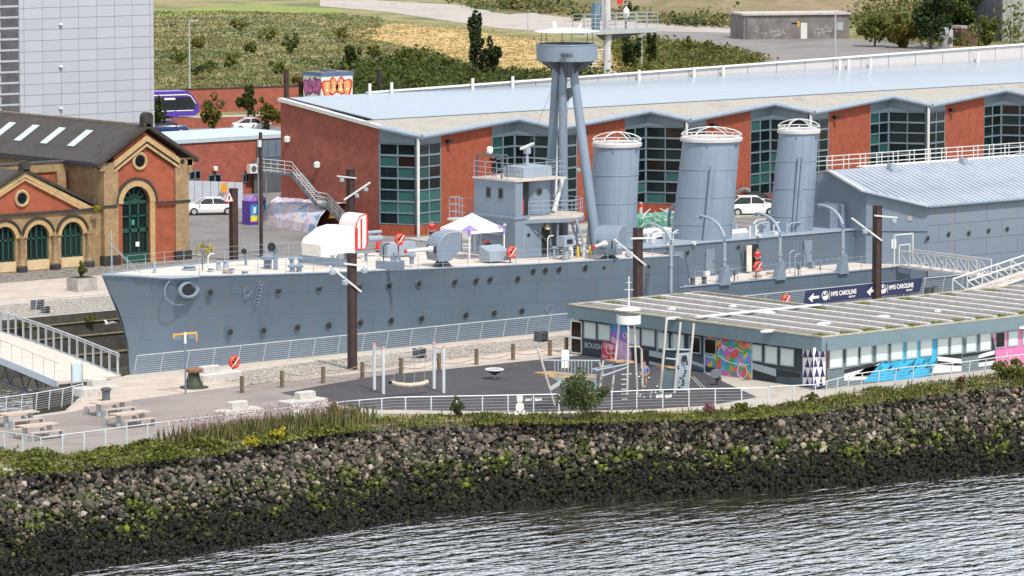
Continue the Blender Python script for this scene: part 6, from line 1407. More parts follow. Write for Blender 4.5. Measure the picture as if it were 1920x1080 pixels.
# ================================================================== painted single-storey hut on the quay
TEAL = M('teal_grey_fascia', (.125, .185, .215), .55, var=.06); SLT = M('dark_slate_paint', (.022, .038, .055), .6, var=.1); SLM = M('mid_slate_paint', (.05, .085, .11), .6, var=.1)
PALEB = M('pale_mural_grey', (.36, .42, .46), .6, var=.05); INK = M('mural_black', (.014, .018, .024), .6); BLINDW = glassmat('pale_window_blind', (.50, .60, .60), (.60, .67, .66), .3)
WFR = M('window_frame_greyblue', (.32, .37, .38), .5)
hut = thing('painted_hut', 'long low flat-roofed hut with colourful murals and pale blinds between the ship and the river', 'building', (30, -40, 0))
HXL, HYN, HYF, HXR = 18.6, -46.55, -25.0, 56.0
HZ = 3.1; UB = (28.9, -35.6)
foot = [(HXL, HYN), (HXR, HYN), (HXR, UB[1]), (UB[0], UB[1]), (UB[0], HYF), (HXL, HYF)]
obj('wall', MB().prism(foot, 0, HZ - .1), SLT, hut)
def off(poly, d): return [(HXL - d, HYN - d), (HXR + d, HYN - d), (HXR + d, UB[1] + d), (UB[0] + d, UB[1] + d), (UB[0] + d, HYF + d), (HXL - d, HYF + d)]
ROOFH = groundmat('gravel_felt_roof', [(.115, .10, .082), (.195, .175, .15), (.15, .135, .115)], .8, .3, 12, spots=((.27, .25, .22), 1.2, .58))
obj('flat_roof', MB().prism(off(foot, .42), HZ - .06, HZ), ROOFH, hut)
def ringband(d0, d1, z0_, z1_):
    o_, i_ = off(foot, d1), off(foot, d0); m_ = MB()
    for k in range(6):
        a_, b_2, c_, d_ = o_[k], o_[(k + 1) % 6], i_[(k + 1) % 6], i_[k]; m_.hexa([(*a_, z0_), (*b_2, z0_), (*c_, z0_), (*d_, z0_), (*a_, z1_), (*b_2, z1_), (*c_, z1_), (*d_, z1_)])
    return m_
obj('fascia', ringband(.42, .5, HZ - .78, HZ + .02), TEAL, hut); obj('roof_upstand', ringband(.28, .52, HZ + .021, HZ + .10), M('mossy_upstand', (.34, .31, .24), .85, var=.25, scale=2), hut)
BAT = M('roof_batten_grey', (.50, .50, .51), .6, var=.2, scale=2.5)
MOSS = leafmat('roof_moss', [(.10, .13, .01), (.20, .23, .02), (.14, .15, .03)], big=1)
k = 0; x = HXL + 1.2; MP = []
while x < HXR:
    y1 = HYF if x < UB[0] else UB[1]
    if x < UB[0]: 
        bme = PANE_ME.setdefault('bA', MB().box((-.17, HYN - .1, 0), (.17, HYF - .1, .15)).mesh('roof_batten', BAT))
    else: bme = PANE_ME.setdefault('bB', MB().box((-.17, HYN - .1, 0), (.17, UB[1] - .1, .15)).mesh('roof_batten', BAT))
    o_ = bpy.data.objects.new('roof_batten', bme); C.objects.link(o_); o_.parent = hut; o_.location = Vector((x, 0, HZ + .002)) - Vector((30, -40, 0)) + Vector((0, 0, 0)); o_.location.y = 40
    for e in ((HYN + .2),) + ((y1 - .7),) * (k % 2):
        for _ in range(170): MP.append((x + random.uniform(-1.7, -.3), e + random.gauss(.3, .35), HZ + random.uniform(0, .07)))
    x += 1.93; k += 1
o_ = obj('moss', leaves('moss', MP, .10, MOSS), None, hut, kind='stuff'); o_.data.transform(Matrix.Translation(-wl(hut)))
obj('roof_joint', MB().box((HXL + .2, UB[1] - .1, HZ + .14), (UB[0] + .4, UB[1] + .25, HZ + .22)), WHITE, hut)
for u, v in [(1163, 579), (1262, 595), (1265, 577), (1380, 572), (1545, 605), (1655, 592), (1765, 581), (1440, 619), (1925, 612), (1440, 585)]:
    p = at(u, v, HZ + .1); obj('rooflight', MB().lathe([(.6, 0), (.6, .08), (.3, .13), (.05, .14)], (p.x, p.y, HZ), 14, sy=.5), OFFW, hut, smooth=True)
def LP(px, off_=.015): return [atX(u, v, HXL - off_) for u, v in px]
def RP(px, off_=.015): return [atY(u, v, HYN - off_) for u, v in px]
def paint(name, polys, mt, wall='L', off_=.015):
    for q_ in polys:
        if wall == 'L': obj(name, MB().ext(LP(q_, off_), (off_ - .002, 0, 0)), mt, hut)
        else: obj(name, MB().ext(RP(q_, off_), (0, off_ - .002, 0)), mt, hut)
def win(u0, v0, u1, v1, wall='L', mt=None, fr=None):
    f = MB(); d = .07
    if wall == 'L':
        a_, b_2 = atX(u0, v0, HXL), atX(u1, v1 + (u1 - u0) * 0, HXL); y0_, y1_ = a_.y, b_2.y; zt2 = atX((u0 + u1) / 2, v0 + 1.5, HXL).z; zb2 = atX((u0 + u1) / 2, v1 - 1.5, HXL).z
        f.box((HXL - d, y1_, zb2), (HXL - .016, y0_, zt2)); fo = obj('window', f, fr or WFR, hut)
        obj('pane', MB().box((HXL - d - .012, y1_ + .07, zb2 + .08), (HXL - d - .001, y0_ - .13, zt2 - .07)), mt or BLINDW, fo)
    else:
        a_, b_2 = atY(u0, v0, HYN), atY(u1, v1, HYN); x0_, x1_ = a_.x, b_2.x; zt2 = atY((u0 + u1) / 2, v0 + 1.5, HYN).z; zb2 = atY((u0 + u1) / 2, v1 - 1.5, HYN).z
        f.box((x0_, HYN - d, zb2), (x1_, HYN - .016, zt2)); fo = obj('window', f, fr or WFR, hut)
        obj('pane', MB().box((x0_ + .07, HYN - d - .012, zb2 + .08), (x1_ - .12, HYN - d - .001, zt2 - .07)), mt or BLINDW, fo)
    return fo
for q_ in [(1096, 602, 1119, 637), (1122, 606, 1146, 640), (1179, 613, 1201, 649), (1204, 615, 1229, 651), (1234, 621, 1255, 657), (1262, 624, 1284, 658), (1410, 644, 1430, 679), (1435, 647, 1459, 684), (1464, 651, 1490, 688)]: win(*q_)
win(1293, 629, 1315, 664, mt=GL_B); win(1321, 633, 1344, 666, mt=GL_B)
dr = win(1071, 600, 1092, 664, mt=GL_B, fr=WHITE); a_ = atX(1081, 633, HXL); obj('mid_rail', MB().box((HXL - .1, atX(1092, 640, HXL).y, a_.z - .06), (HXL - .083, atX(1071, 640, HXL).y, a_.z + .06)), WHITE, dr)
for u0, v0, u1, v1 in [(1554, 650, 1579, 692), (1585, 646, 1608, 688), (1612, 643, 1634, 683), (1641, 641, 1664, 679), (1669, 638, 1692, 677), (1698, 636, 1719, 674), (1724, 633, 1747, 670), (1756, 631, 1777, 667), (1781, 628, 1803, 665), (1810, 625, 1830, 662), (1836, 622, 1857, 659), (1889, 618, 1908, 651), (1916, 615, 1936, 648)]: win(u0, v0, u1, v1, 'R')
win(1865, 620, 1884, 654, 'R', GL_B)
# painted decoration on the left wall
paint('painted_stripe', [[(1182, 650), (1505, 698), (1505, 725), (1182, 672)]], SLM, off_=.008)
paint('painted_stripe', [[(1217, 657), (1243, 662), (1243, 673), (1217, 667)], [(1217, 677), (1243, 683), (1243, 690), (1217, 683)], [(1228, 610), (1243, 614), (1243, 622), (1232, 622)], [(1258, 615), (1273, 619), (1262, 623)], [(1231, 622), (1234, 623), (1234, 660), (1231, 658)], [(1258, 628), (1261, 628), (1261, 652), (1258, 652)], [(1410, 680), (1455, 692), (1455, 706), (1410, 692)], [(1433, 640), (1453, 643), (1453, 648), (1440, 647)], [(1297, 676), (1320, 684), (1320, 690), (1297, 682)], [(1343, 670), (1321, 665), (1321, 668), (1343, 674)]], PALEB)
paint('painted_stripe', [[(1186, 652), (1217, 657), (1217, 690), (1186, 682)], [(1217, 667), (1243, 673), (1243, 683), (1217, 677)], [(1410, 692), (1455, 706), (1455, 722), (1410, 707)], [(1455, 692), (1500, 700), (1500, 708), (1455, 706)], [(1343, 690), (1321, 686), (1321, 696), (1343, 700)], [(1415, 637), (1432, 640), (1440, 646), (1415, 642)], [(1454, 642), (1500, 649), (1500, 655), (1454, 647)]], INK)
paint('sky_blue_mural', [[(1131, 600), (1177, 608), (1177, 621), (1146, 618), (1146, 609), (1131, 605)]], M('mural_sky_blue', (.05, .32, .60), .6, var=.2))
paint('violet_mural', [[(1146, 618), (1177, 621), (1177, 645), (1160, 637), (1146, 630)]], M('mural_violet', (.25, .17, .58), .6, var=.2))
paint('pink_mural', [[(1146, 630), (1160, 637), (1177, 645), (1183, 660), (1184, 677), (1157, 673), (1155, 645), (1146, 642)]], M('mural_light_pink', (.60, .38, .58), .6, var=.25, scale=4))
paint('red_mural', [[(1130, 640), (1156, 645), (1156, 676), (1128, 670)]], M('mural_red', (.60, .05, .08), .6, var=.2))
paint('red_mural', [[(1131, 643), (1155, 647), (1155, 655), (1131, 652)], [(1128, 664), (1140, 668), (1138, 673), (1128, 671)]], M('mural_pink', (.65, .22, .38), .6, var=.2), off_=.02)
m_ = MB()
for (u, v, r) in [(1142, 655, .28), (1146, 652, .13), (1172, 629, .16), (1150, 668, .2)]: p = atX(u, v, HXL - .03); m_.ring(p, r, .035, 'x', 14, 5)
obj('mural_swirl', m_, WHITE, hut)
tx = text_mesh('BOUGH', .46, PALEB, .006, 0.008); p = atX(1096, 651, HXL - .03); o_ = bpy.data.objects.new('lettering', tx); C.objects.link(o_); o_.parent = hut; o_.location = p - wl(hut); o_.rotation_euler = (R(90), 0, R(-90)); 
# patchwork mural of plain coloured lozenges
cols_ = [(.62, .08, .06), (.05, .35, .10), (.66, .42, .03), (.08, .35, .58), (.52, .12, .36), (.60, .38, .50), (.58, .22, .12), (.24, .16, .52), (.03, .30, .42)]
QM = [M('patch_colour_%d' % i, c_, .6, var=.1) for i, c_ in enumerate(cols_)]
ua, ub_, va, vb = 1319, 1410, 626, 706
def mur(s, t): 
    u = ua + (ub_ - ua) * s; return (u, va + 11.5 * s + (vb - va) * t + (1.5 * math.sin(s * 9 + t * 5)) * (0 < t < 1))
NX_, NY_ = 11, 9; m_ = MB(); rd = random.Random(11)
for i in range(NX_):
    for j in range(NY_):
        s0, s1, t0, t1 = i / NX_, (i + 1) / NX_, j / NY_, (j + 1) / NY_
        if s0 < .27 and .08 < (t0 + t1) / 2 < .42: continue
        sh_ = .35 / NY_ * (1 if i % 2 else -1) * (0 < j)
        m_.ext(LP([mur(s0, t0 + (sh_ if j > 0 else 0)), mur(s1, t0 - (sh_ if j > 0 else 0)), mur(s1, t1 - (.35 / NY_ * (1 if i % 2 else -1) if j < NY_ - 1 else 0)), mur(s0, t1 + (.35 / NY_ * (1 if i % 2 else -1) if j < NY_ - 1 else 0))], .014), (.012, 0, 0), rd.randrange(9))
obj('patchwork_mural', m_, QM, hut)
m_ = MB()
m_.path([atX(*mur(s, t), HXL - .03) for s, t in [(.3, .45), (.33, .3), (.45, .24), (.55, .32), (.68, .22), (.82, .3)]], .03, 5); m_.path([atX(*mur(s, t), HXL - .03) for s, t in [(.3, .47), (.45, .55), (.6, .58), (.75, .62), (.95, .6)]], .03, 5)
p = atX(*mur(.8, .78), HXL - .03); m_.ring(p, .42, .035, 'x', 18, 5)
m_.path([atX(*mur(s, t), HXL - .03) for s, t in [(0.02, .43), (0.03, 1.0)]], .025, 5); m_.path([atX(*mur(s, t), HXL - .03) for s, t in [(1.0, .05), (1.0, 1.0)]], .03, 5); obj('mural_swirl', m_, WHITE, hut)
# corner panel of dark blue triangles on white
NVT = M('triangle_navy', (.035, .025, .16), .6)
paint('triangle_panel', [[(1505, 649), (1524.4, 652), (1524.4, 726), (1505, 722)]], WHITE); paint('triangle_panel', [[(1525, 652), (1548, 649), (1548, 722), (1525, 726)]], WHITE, 'R')
m_ = MB()
for r_ in range(4):
    v = 653 + r_ * 18.5
    for c_ in range(2): u = 1505 + c_ * 10 + (4 if r_ % 2 else 0); obj('navy_triangle', MB().ext(LP([(u, v + 17), (u + 9, v + 18), (u + 4.5, v + 1)], .03), (.012, 0, 0)), NVT, hut)
    for c_ in range(2): u = 1527 + c_ * 11 - (3 if r_ % 2 else 0); obj('navy_triangle', MB().ext(RP([(max(1525.6, u), v + 17), (u + 9, v + 16), (u + 4.5, v)], .03), (0, .012, 0)), NVT, hut)
obj('downpipe', MB().tube((HXL - .1, HYN - .5, 0), (HXL - .1, HYN - .5, HZ - .3), .05, n=7), M('brown_pipe', (.12, .05, .045), .6), hut)
# right wall
paint('painted_stripe', [[(1549, 650), (1857, 617), (1857, 700), (1549, 735)]], M('mural_mid_grey', (.13, .17, .19), .6, var=.1), 'R', .008)
Wp = [[(1583, 702), (1640, 686), (1650, 681), (1642, 690), (1622, 712), (1583, 714)], [(1554, 645), (1583, 645), (1583, 650), (1554, 652)], [(1606, 640), (1625, 637), (1612, 645)], [(1638, 640), (1665, 634), (1652, 642), (1640, 648)], [(1757, 667), (1803, 673), (1803, 682), (1757, 676)], [(1752, 684), (1803, 685), (1803, 696), (1749, 700)], [(1835, 665), (1865, 657), (1865, 664), (1835, 673)], [(1773, 626), (1790, 622), (1778, 632)], [(1800, 620), (1812, 620), (1812, 640)], [(1835, 680), (1865, 676), (1865, 684), (1835, 688)]]
paint('painted_stripe', Wp, M('mural_white', (.68, .68, .68), .6, var=.06), 'R'); 
Kp = [[(1583, 693), (1630, 683), (1650, 680), (1640, 686), (1583, 700)], [(1630, 706), (1650, 684), (1622, 690), (1600, 706)], [(1585, 645), (1606, 640), (1600, 645)], [(1625, 640), (1640, 637), (1630, 644)], [(1757, 664), (1803, 662), (1803, 673), (1757, 668)], [(1757, 676), (1803, 682), (1803, 686), (1757, 684)], [(1835, 672), (1865, 664), (1865, 676), (1835, 680)], [(1549, 657), (1553, 657), (1553, 690), (1549, 690)], [(1580, 655), (1584, 655), (1584, 680), (1580, 680)], [(1609, 652), (1612, 652), (1612, 672), (1609, 672)], [(1665, 638), (1690, 634), (1665, 650)], [(1805, 664), (1857, 658), (1835, 666), (1805, 670)], [(1845, 620), (1858, 618), (1858, 624)]]
paint('painted_stripe', Kp, INK, 'R')
CY = M('mural_cyan', (.03, .36, .62), .6, var=.25, scale=1.5)
paint('cyan_mural', [[(1619, 716), (1652, 681), (1670, 678), (1694, 633), (1770, 622), (1765, 640), (1756, 670), (1748, 702), (1700, 712)]], CY, 'R', .022)
m_ = MB(); rd = random.Random(4)
for k in range(24): u = rd.uniform(1640, 1750); v = rd.uniform(680, 706) - (u - 1640) * .03; m_.ext(RP([(u, v), (u + 5, v - 1), (u + 11, v - rd.uniform(8, 15)), (u + 5, v - 7)], .034), (0, .01, 0))
obj('teal_strokes', m_, M('mural_teal', (.02, .14, .18), .6), hut)
paint('pink_panel', [[(1857, 617), (1990, 600), (1990, 690), (1868, 700), (1866, 650)]], M('mural_magenta', (.58, .17, .36), .6, var=.1), 'R', .022)
m_ = MB()
for u, v in [(1862, 624), (1874, 620), (1900, 614), (1886, 660), (1905, 675), (1872, 690), (1893, 668)]: m_.ext(RP([(u, v), (u + 3, v - 1), (u + 4, v + 9), (u + 1, v + 7)], .034), (0, .01, 0))
obj('pink_chips', m_, M('mural_pale_pink', (.60, .42, .48), .6), hut)
obj('door_lamp', MB().box((HXL - .35, atX(1088, 595, HXL - .3).y, 2.42), (HXL - .02, atX(1076, 595, HXL - .3).y, 2.56)), M('lamp_peach', (.60, .45, .33), .5), hut)

# ================================================================== rails
def railing(name, label, pts, step, h, nw, lean=0.0, cat='railing', postmat=None, r=.03, pw=.07, group=None):
    T = thing(name, label, cat, tuple(pts[0]), group=group); me = MB().beam((0, 0, 0), (lean, -lean * .3, h), pw, .035).mesh('rail_post', postmat or OFFW)
    V_ = [Vector(p) for p in pts]; L_ = sum((V_[i + 1] - V_[i]).length for i in range(len(V_) - 1)); n = max(1, round(L_ / step))
    for k in range(n + 1): p = along(V_, k / n); inst('rail_post', me, T, tuple(p))
    off_ = Vector((lean, -lean * .3, h)); obj('top_rail', MB().path([tuple(p + off_) for p in V_], r, 6), postmat or OFFW, T)
    m_ = MB()
    for k in range(nw): f_ = (k + 1) / (nw + 1); m_.path([tuple(p + off_ * f_) for p in V_], .009, 3)
    obj('rail_wires', m_, GALV, T); return T
PALEP = M('pale_blue_post', (.56, .61, .64), .45, .1, var=.05)
rv = [at(u, v, 1.05) for u, v in [(-60, 800), (80, 820), (300, 792), (560, 762), (655, 752), (740, 745), (950, 741), (1048, 739)]]
railing('river_rail', 'pale steel rail along the river side of the picnic area and swings', [(p.x, p.y, 0) for p in rv], 1.45, 1.05, 5, .0, postmat=PALEP)
rv = [at(u, v, 1.05) for u, v in [(1100, 737), (1200, 732), (1320, 729), (1440, 727)]]
railing('river_rail', 'pale steel rail in front of the climbing ship and the patchwork mural', [(p.x, p.y, 0) for p in rv], 1.5, 1.05, 5, .0, postmat=PALEP)
rv = [at(u, v, 1.05) for u, v in [(1440, 727), (1523, 723), (1600, 703), (1700, 690), (1800, 681), (1960, 660), (2050, 648)]]
railing('river_rail', 'pale steel rail climbing past the blue mural to the right edge', [(p.x, p.y, 0) for p in rv], 1.5, 1.1, 5, .12, postmat=PALEP)
railing('dock_rail', 'long leaning steel rail with wires along the near edge of the ship dock', [(-8.3, -14.95, 0), (0, -15.0, 0), (12, -15.0, 0), (30, -15.0, 0), (44, -15.0, 0), (62, -15.0, 0), (85, -15.0, 0)], 1.95, 1.15, 8, .22, postmat=GALV, r=.04)
railing('cobble_rail', 'pale grey rail on the far side of the dock in front of the pump house', [(-14, 14.3, 0), (13.6, 14.3, 0)], 1.9, 1.15, 6, .15, postmat=M('pale_violet_grey_rail', (.42, .44, .52), .5))
rv = [(-75 + 45, -28.0, 0)] ; ce = [at(u, v, 1.05) for u, v in [(-20, 748), (60, 738), (120, 728), (152, 720)]]
railing('slip_rail', 'short mesh rail beside the water at the foot of the footbridge', [(p.x, p.y, 0) for p in ce], 1.2, 1.05, 7, .1, postmat=PALEP)
rr4 = [at(u, v, 1.05) for u, v in [(-40, 808), (20, 812), (60, 822), (90, 826)]]
# rope fence
T = thing('rope_fence', 'line of brown timber posts joined by sagging ropes between the cobbles and the playground', 'rope fence', tuple(at(529, 727)))
pr_ = [at(u, v) for u, v in [(454, 737), (529, 727), (606, 719), (679.5, 710), (752, 702), (823, 693), (893.5, 684), (962, 675), (1031, 667), (1062, 662)]]
rpm = MB().box((-.09, -.09, 0), (.09, .09, 1.0)).mesh('timber_post', WOODP)
for p in pr_: inst('timber_post', rpm, T, tuple(p))
for i in range(len(pr_) - 1):
    for hz in (.85, .45):
        a_, b_2 = pr_[i], pr_[i + 1]; obj('rope', MB().path([tuple(a_.lerp(b_2, t / 6) + Vector((0, 0, hz - .22 * math.sin(math.pi * t / 6)))) for t in range(7)], .022, 4), WOOD, T)
# banner
T = thing('ship_banner', 'dark blue banner with white arrows and the ship name hung on the dock rail', 'banner', tuple(atY(1511, 545, -15.1)))
BYb = -15.12; c4 = [atY(1511, 545, BYb), atY(1731, 521, BYb), atY(1724, 547, BYb), atY(1507, 572, BYb)]
obj('banner_cloth', MB().ext(c4, (0, .03, 0)), NAVY, T)
def bpt(s, t): return c4[3].lerp(c4[2], s).lerp(c4[0].lerp(c4[1], s), t)
for s0 in (.02, .515):
    L_ = (c4[1] - c4[0]).length; hh2 = (c4[0] - c4[3]).length
    def q3(s, t): v_ = bpt(s0 + s, t); return (v_.x, BYb - .012, v_.z)
    obj('white_arrow', MB().ext([q3(.012, .42), q3(.05, .78), q3(.05, .55), q3(.10, .55), q3(.10, .37), q3(.05, .37), q3(.05, .12)], (0, .01, 0)), WHITE, T)
    e_ = bpt(s0 + .15, .5); m_ = MB().ring((e_.x, BYb - .015, e_.z), .3, .03, 'y', 18, 5).ext([(e_.x - .25, BYb - .02, e_.z - .05), (e_.x + .12, BYb - .02, e_.z - .0), (e_.x + .26, BYb - .02, e_.z + .08), (e_.x + .2, BYb - .02, e_.z - .2), (e_.x - .15, BYb - .02, e_.z - .25)], (0, .012, 0)).ext([(e_.x - .12, BYb - .02, e_.z + .06), (e_.x + .1, BYb - .02, e_.z + .1), (e_.x + .05, BYb - .02, e_.z + .25), (e_.x - .1, BYb - .02, e_.z + .2)], (0, .012, 0)); obj('sailor_emblem', m_, WHITE, T)
    obj('divider', MB().box((e_.x + .42, BYb - .02, e_.z - .3), (e_.x + .45, BYb - .008, e_.z + .3)), WHITE, T)
    o_ = bpy.data.objects.new('lettering', text_mesh('HMS CAROLINE', .44, WHITE, .006, .012)); C.objects.link(o_); o_.parent = T; o_.location = Vector((e_.x + .55, BYb - .02, e_.z - .08)) - wl(T); o_.rotation_euler = (R(90), R(-.6), 0); o_.scale = (.80, 1, 1)
    o_ = bpy.data.objects.new('small_lettering', text_mesh('BELFAST', .17, WHITE, .006, .004)); C.objects.link(o_); o_.parent = T; o_.location = Vector((e_.x + 2.3, BYb - .02, e_.z - .3)) - wl(T); o_.rotation_euler = (R(90), 0, 0)
# lifebuoys
def buoy(label, p, r=.36, post=True, zg=0):
    T = thing('lifebuoy', label, 'lifebuoy', (p[0], p[1], p[2] - r), group='orange lifebuoys'); x, y, z = p
    obj('ring', MB().ring((x, y, z), r * .72, r * .28, 'y', 24, 10), ORNG, T, smooth=True)
    m_ = MB()
    for a in (45, 135, 225, 315): m_.beam((x + r * .44 * math.cos(R(a)), y - r * .3, z + r * .44 * math.sin(R(a))), (x + r * .98 * math.cos(R(a)), y - r * .24, z + r * .98 * math.sin(R(a))), .07, .02)
    obj('white_band', m_, WHITE, T); obj('backing_board', MB().tube((x, y + r * .3, z), (x, y + r * .36, z), r * .9, n=18), M('red_board', (.35, .03, .02), .6), T)
    obj('rope_bundle', MB().beam((x - .1, y - r * .3, z - .14), (x + .12, y - r * .3, z + .16), .1, .04), WHITE, T)
    if post: obj('stand', MB().beam((x, y + r * .45, zg), (x, y + r * .45, z + r), .07), M('post_red_brown', (.25, .06, .04), .6), T)
p = at(440, 702); buoy('orange lifebuoy on a stand at the dock rail right of the old capstan', (p.x, p.y, hgt(p, 679)), .40)
p = atY(1474, 562, -15.3); buoy('orange lifebuoy on the dock rail just left of the blue banner', (p.x, p.y, p.z), .38)
p = atY(750, 449, -2.0); buoy('orange lifebuoy on the ship left of the white gazebo', (p.x, p.y, p.z), .40, True, sheer(22))
p = atY(960, 473, -5.0); buoy('orange lifebuoy on the ship below the bridge', (p.x, p.y, p.z), .42, True, sheer(30))
p = atY(1421, 500, -6.6); buoy('orange lifebuoy on the ship rail by the open doorway', (p.x, p.y, p.z), .40, True, MD)
# rusty columns with spot lamp booms
def column(label, u, v, vt, w=.42, booms=True, spec=()):
    b_ = at(u, v); h = hgt(b_, vt); T = thing('lighting_column', label, 'lighting column', tuple(b_), group='rusty steel lighting columns')
    m_ = MB().box((-w / 2, -w / 2, .0), (w / 2, w / 2, h)); obj('column_shaft', m_, RUSTC, T, local=True)
    obj('column_flange', MB().box((-w / 2 - .05, -w / 2 - .05, h - .12), (w / 2 + .05, -w / 2 + .02, h)).box((-w / 2 - .03, -w / 2 - .03, 0), (-w / 2 + .03, -w / 2 + .03, h)).box((w / 2 - .03, -w / 2 - .03, 0), (w / 2 + .03, -w / 2 + .03, h)), RUSTC, T, local=True)
    for (ua_, va_2, ub2, vb2, lamps) in spec:
        Yp = b_.y - w / 2 - .08; p = atY(ua_, va_2, Yp) - b_; q = atY(ub2, vb2, Yp) - b_
        bo = obj('lamp_boom', MB().beam(p, q, .11, .11), OFFW, T, local=True)
        for t in lamps:
            c_ = p.lerp(q, t) + Vector((0, -.12, -.28)); sl_ = MB().tube((c_.x, c_.y, c_.z + .28), (c_.x, c_.y, c_.z), .03, n=5).lathe([(.08, -.2), (.2, -.12), (.19, .1), (.1, .16)], (c_.x, c_.y, c_.z), 10); obj('spot_lamp', sl_, LGREY, bo, local=True, smooth=True)
    return T
column('tall rusty column standing nearest, in front of the bow of the ship', 660, 693, 475, .40, spec=[(618, 499, 677, 547, (.05, .45)), (645, 494, 692, 500, (.75,))])
column('rusty column beside the pump house with a warning sign on it', 438, 492, 353, .46)
column('rusty column in front of the office end wall with tilted lamp boom', 657, 447, 317, .46, spec=[(645, 375, 694, 342, (.45, .8)), (632, 330, 668, 334, (.2,))])
column('rusty column at the second gun, half behind the painted hut', 1195, 614, 427, .44, spec=[(1152, 449, 1210, 497, (.1, .4)), (1183, 447, 1230, 446, ())])
column('rusty column passing in front of the blue banner', 1643, 562, 385, .44, spec=[(1597, 409, 1653, 451, (.4,)), (1640, 404, 1682, 408, (.8,))])
b_ = at(1683, 404); T = thing('thin_column', 'thin rusty pole left of the curved mural shelter', 'pole', tuple(at(490, 482))); h = hgt(at(490, 482), 248)
obj('pole', MB().box((-.1, -.1, 0), (.1, .1, h)), RUSTC, T, local=True); obj('pole_lamp', MB().box((-.3, -.2, h - 1.1), (-.08, .0, h - .6)), WHITE, T, local=True)
p = at(430, 480); hz = hgt(at(438, 492), 368); c0 = at(438, 492); m_ = MB(); sx_, sy_ = c0.x - .55, c0.y - .28
T = thing('warning_sign', 'red and white triangular warning sign fixed to the column beside the pump house', 'road sign', (sx_, sy_, hz - .5))
obj('sign_plate', MB().ext([(sx_ - .48, sy_, hz - .35), (sx_ + .38, sy_, hz - .35), (sx_ - .05, sy_, hz + .45)], (0, .02, 0)), WHITE, T)
obj('sign_border', MB().path([(sx_ - .48, sy_ - .02, hz - .35), (sx_ + .38, sy_ - .02, hz - .35), (sx_ - .05, sy_ - .02, hz + .45), (sx_ - .48, sy_ - .02, hz - .35)], .045, 4), RED, T); obj('sign_symbol', MB().box((sx_ - .1, sy_ - .03, hz - .22), (sx_ + .02, sy_ - .01, hz + .1)), BLACK, T)
# ================================================================== street furniture on the near quay
TABW = M('bleached_table_timber', (.46, .38, .32), .8, var=.15, scale=4)
def picnic(label, u, v):
    b_ = at(u, v); T = thing('picnic_table', label, 'picnic table', tuple(b_), 0, group='picnic tables on the quay')
    top = obj('tabletop', MB().box((-1.15, -.02, .70), (1.15, .24, .76)).box((-1.15, .28, .70), (1.15, .54, .76)).box((-1.15, .58, .70), (1.15, .84, .76)), TABW, T, local=True)
    for x_ in (-.8, .8): obj('leg', MB().box((x_ - .1, .30, 0), (x_ + .1, .52, .70)), GALV, T, local=True)
    for y_ in (-.65, 1.15):
        b2 = obj('bench', MB().box((-1.0, y_, .42), (1.0, y_ + .17, .47)).box((-1.0, y_ + .2, .42), (1.0, y_ + .36, .47)), TABW, T, local=True)
        for x_ in (-.98, .98): obj('bench_leg', MB().box((x_ - .06, y_, 0), (x_ + .06, y_ + .36, .42)), GALV, b2, local=True)
    return T
pass
picnic('picnic table nearest the stone bollard, rear one of the right-hand pair', 215, 779); picnic('picnic table in front of the right-hand pair, nearest the river rail', 252, 800)
picnic('picnic table at the left edge of the picture, rear one of the left-hand pair', 42, 800); picnic('picnic table at the bottom left, in front of the left-hand pair', 78, 823)
def sbench(label, u, v, l=2.6, blk=.35):
    b_ = at(u, v); T = thing('stone_bench', label, 'stone bench', tuple(b_), R(3), group='pale stone block benches')
    def bev(a, b, ch=.06): 
        x0_, y0_, z0_ = a; x1_, y1_, z1_ = b; return MB().add([(x0_, y0_, z0_), (x1_, y0_, z0_), (x1_, y1_, z0_), (x0_, y1_, z0_), (x0_, y0_, z1_ - ch), (x1_, y0_, z1_ - ch), (x1_, y1_, z1_ - ch), (x0_, y1_, z1_ - ch), (x0_ + ch, y0_ + ch, z1_), (x1_ - ch, y0_ + ch, z1_), (x1_ - ch, y1_ - ch, z1_), (x0_ + ch, y1_ - ch, z1_)], [(3, 2, 1, 0), (0, 1, 5, 4), (1, 2, 6, 5), (2, 3, 7, 6), (3, 0, 4, 7), (4, 5, 9, 8), (5, 6, 10, 9), (6, 7, 11, 10), (7, 4, 8, 11), (8, 9, 10, 11)])
    obj('seat_block', bev((-l / 2, 0, 0), (l / 2, 1.1, .48)), STONEG, T, local=True); obj('back_block', bev((-l / 2 + blk, .45, .481), (-l / 2 + blk + l * .42, .95, .9)), STONEG, T, local=True)
sbench('pale stone block bench at the dock rail right of the capstan', 418, 714, 3.0, .4); sbench('pale stone block bench at the foot of the footbridge', 190, 741, 2.6, 1.0)
sbench('pale stone block bench at the river rail right of the picnic tables', 460, 784, 2.8, .8); sbench('mossy stone block bench where the playground surface begins', 580, 766, 2.8, 1.1)
b_ = at(364, 727); T = thing('iron_capstan', 'old dark green iron capstan with rusty head on the quay', 'capstan', tuple(b_))
obj('capstan_body', MB().lathe([(.85, 0), (.85, .06), (.55, .08), (.5, .3), (.34, .5), (.28, .75), (.36, .92)], n=22), M('capstan_green_black', (.035, .045, .03), .7, var=.3), T, local=True, smooth=True)
obj('capstan_head', MB().lathe([(.36, .92), (.5, .95), (.52, 1.1), (.44, 1.16), (.1, 1.18)], n=22), M('capstan_rust', (.20, .10, .06), .8, var=.3, scale=5), T, local=True, smooth=True)
for k in range(5): a = R(72 * k); obj('whelp', MB().beam((.5 * math.cos(a), .5 * math.sin(a), .1), (.3 * math.cos(a), .3 * math.sin(a), .85), .08), MATS['capstan_green_black'], T, local=True)
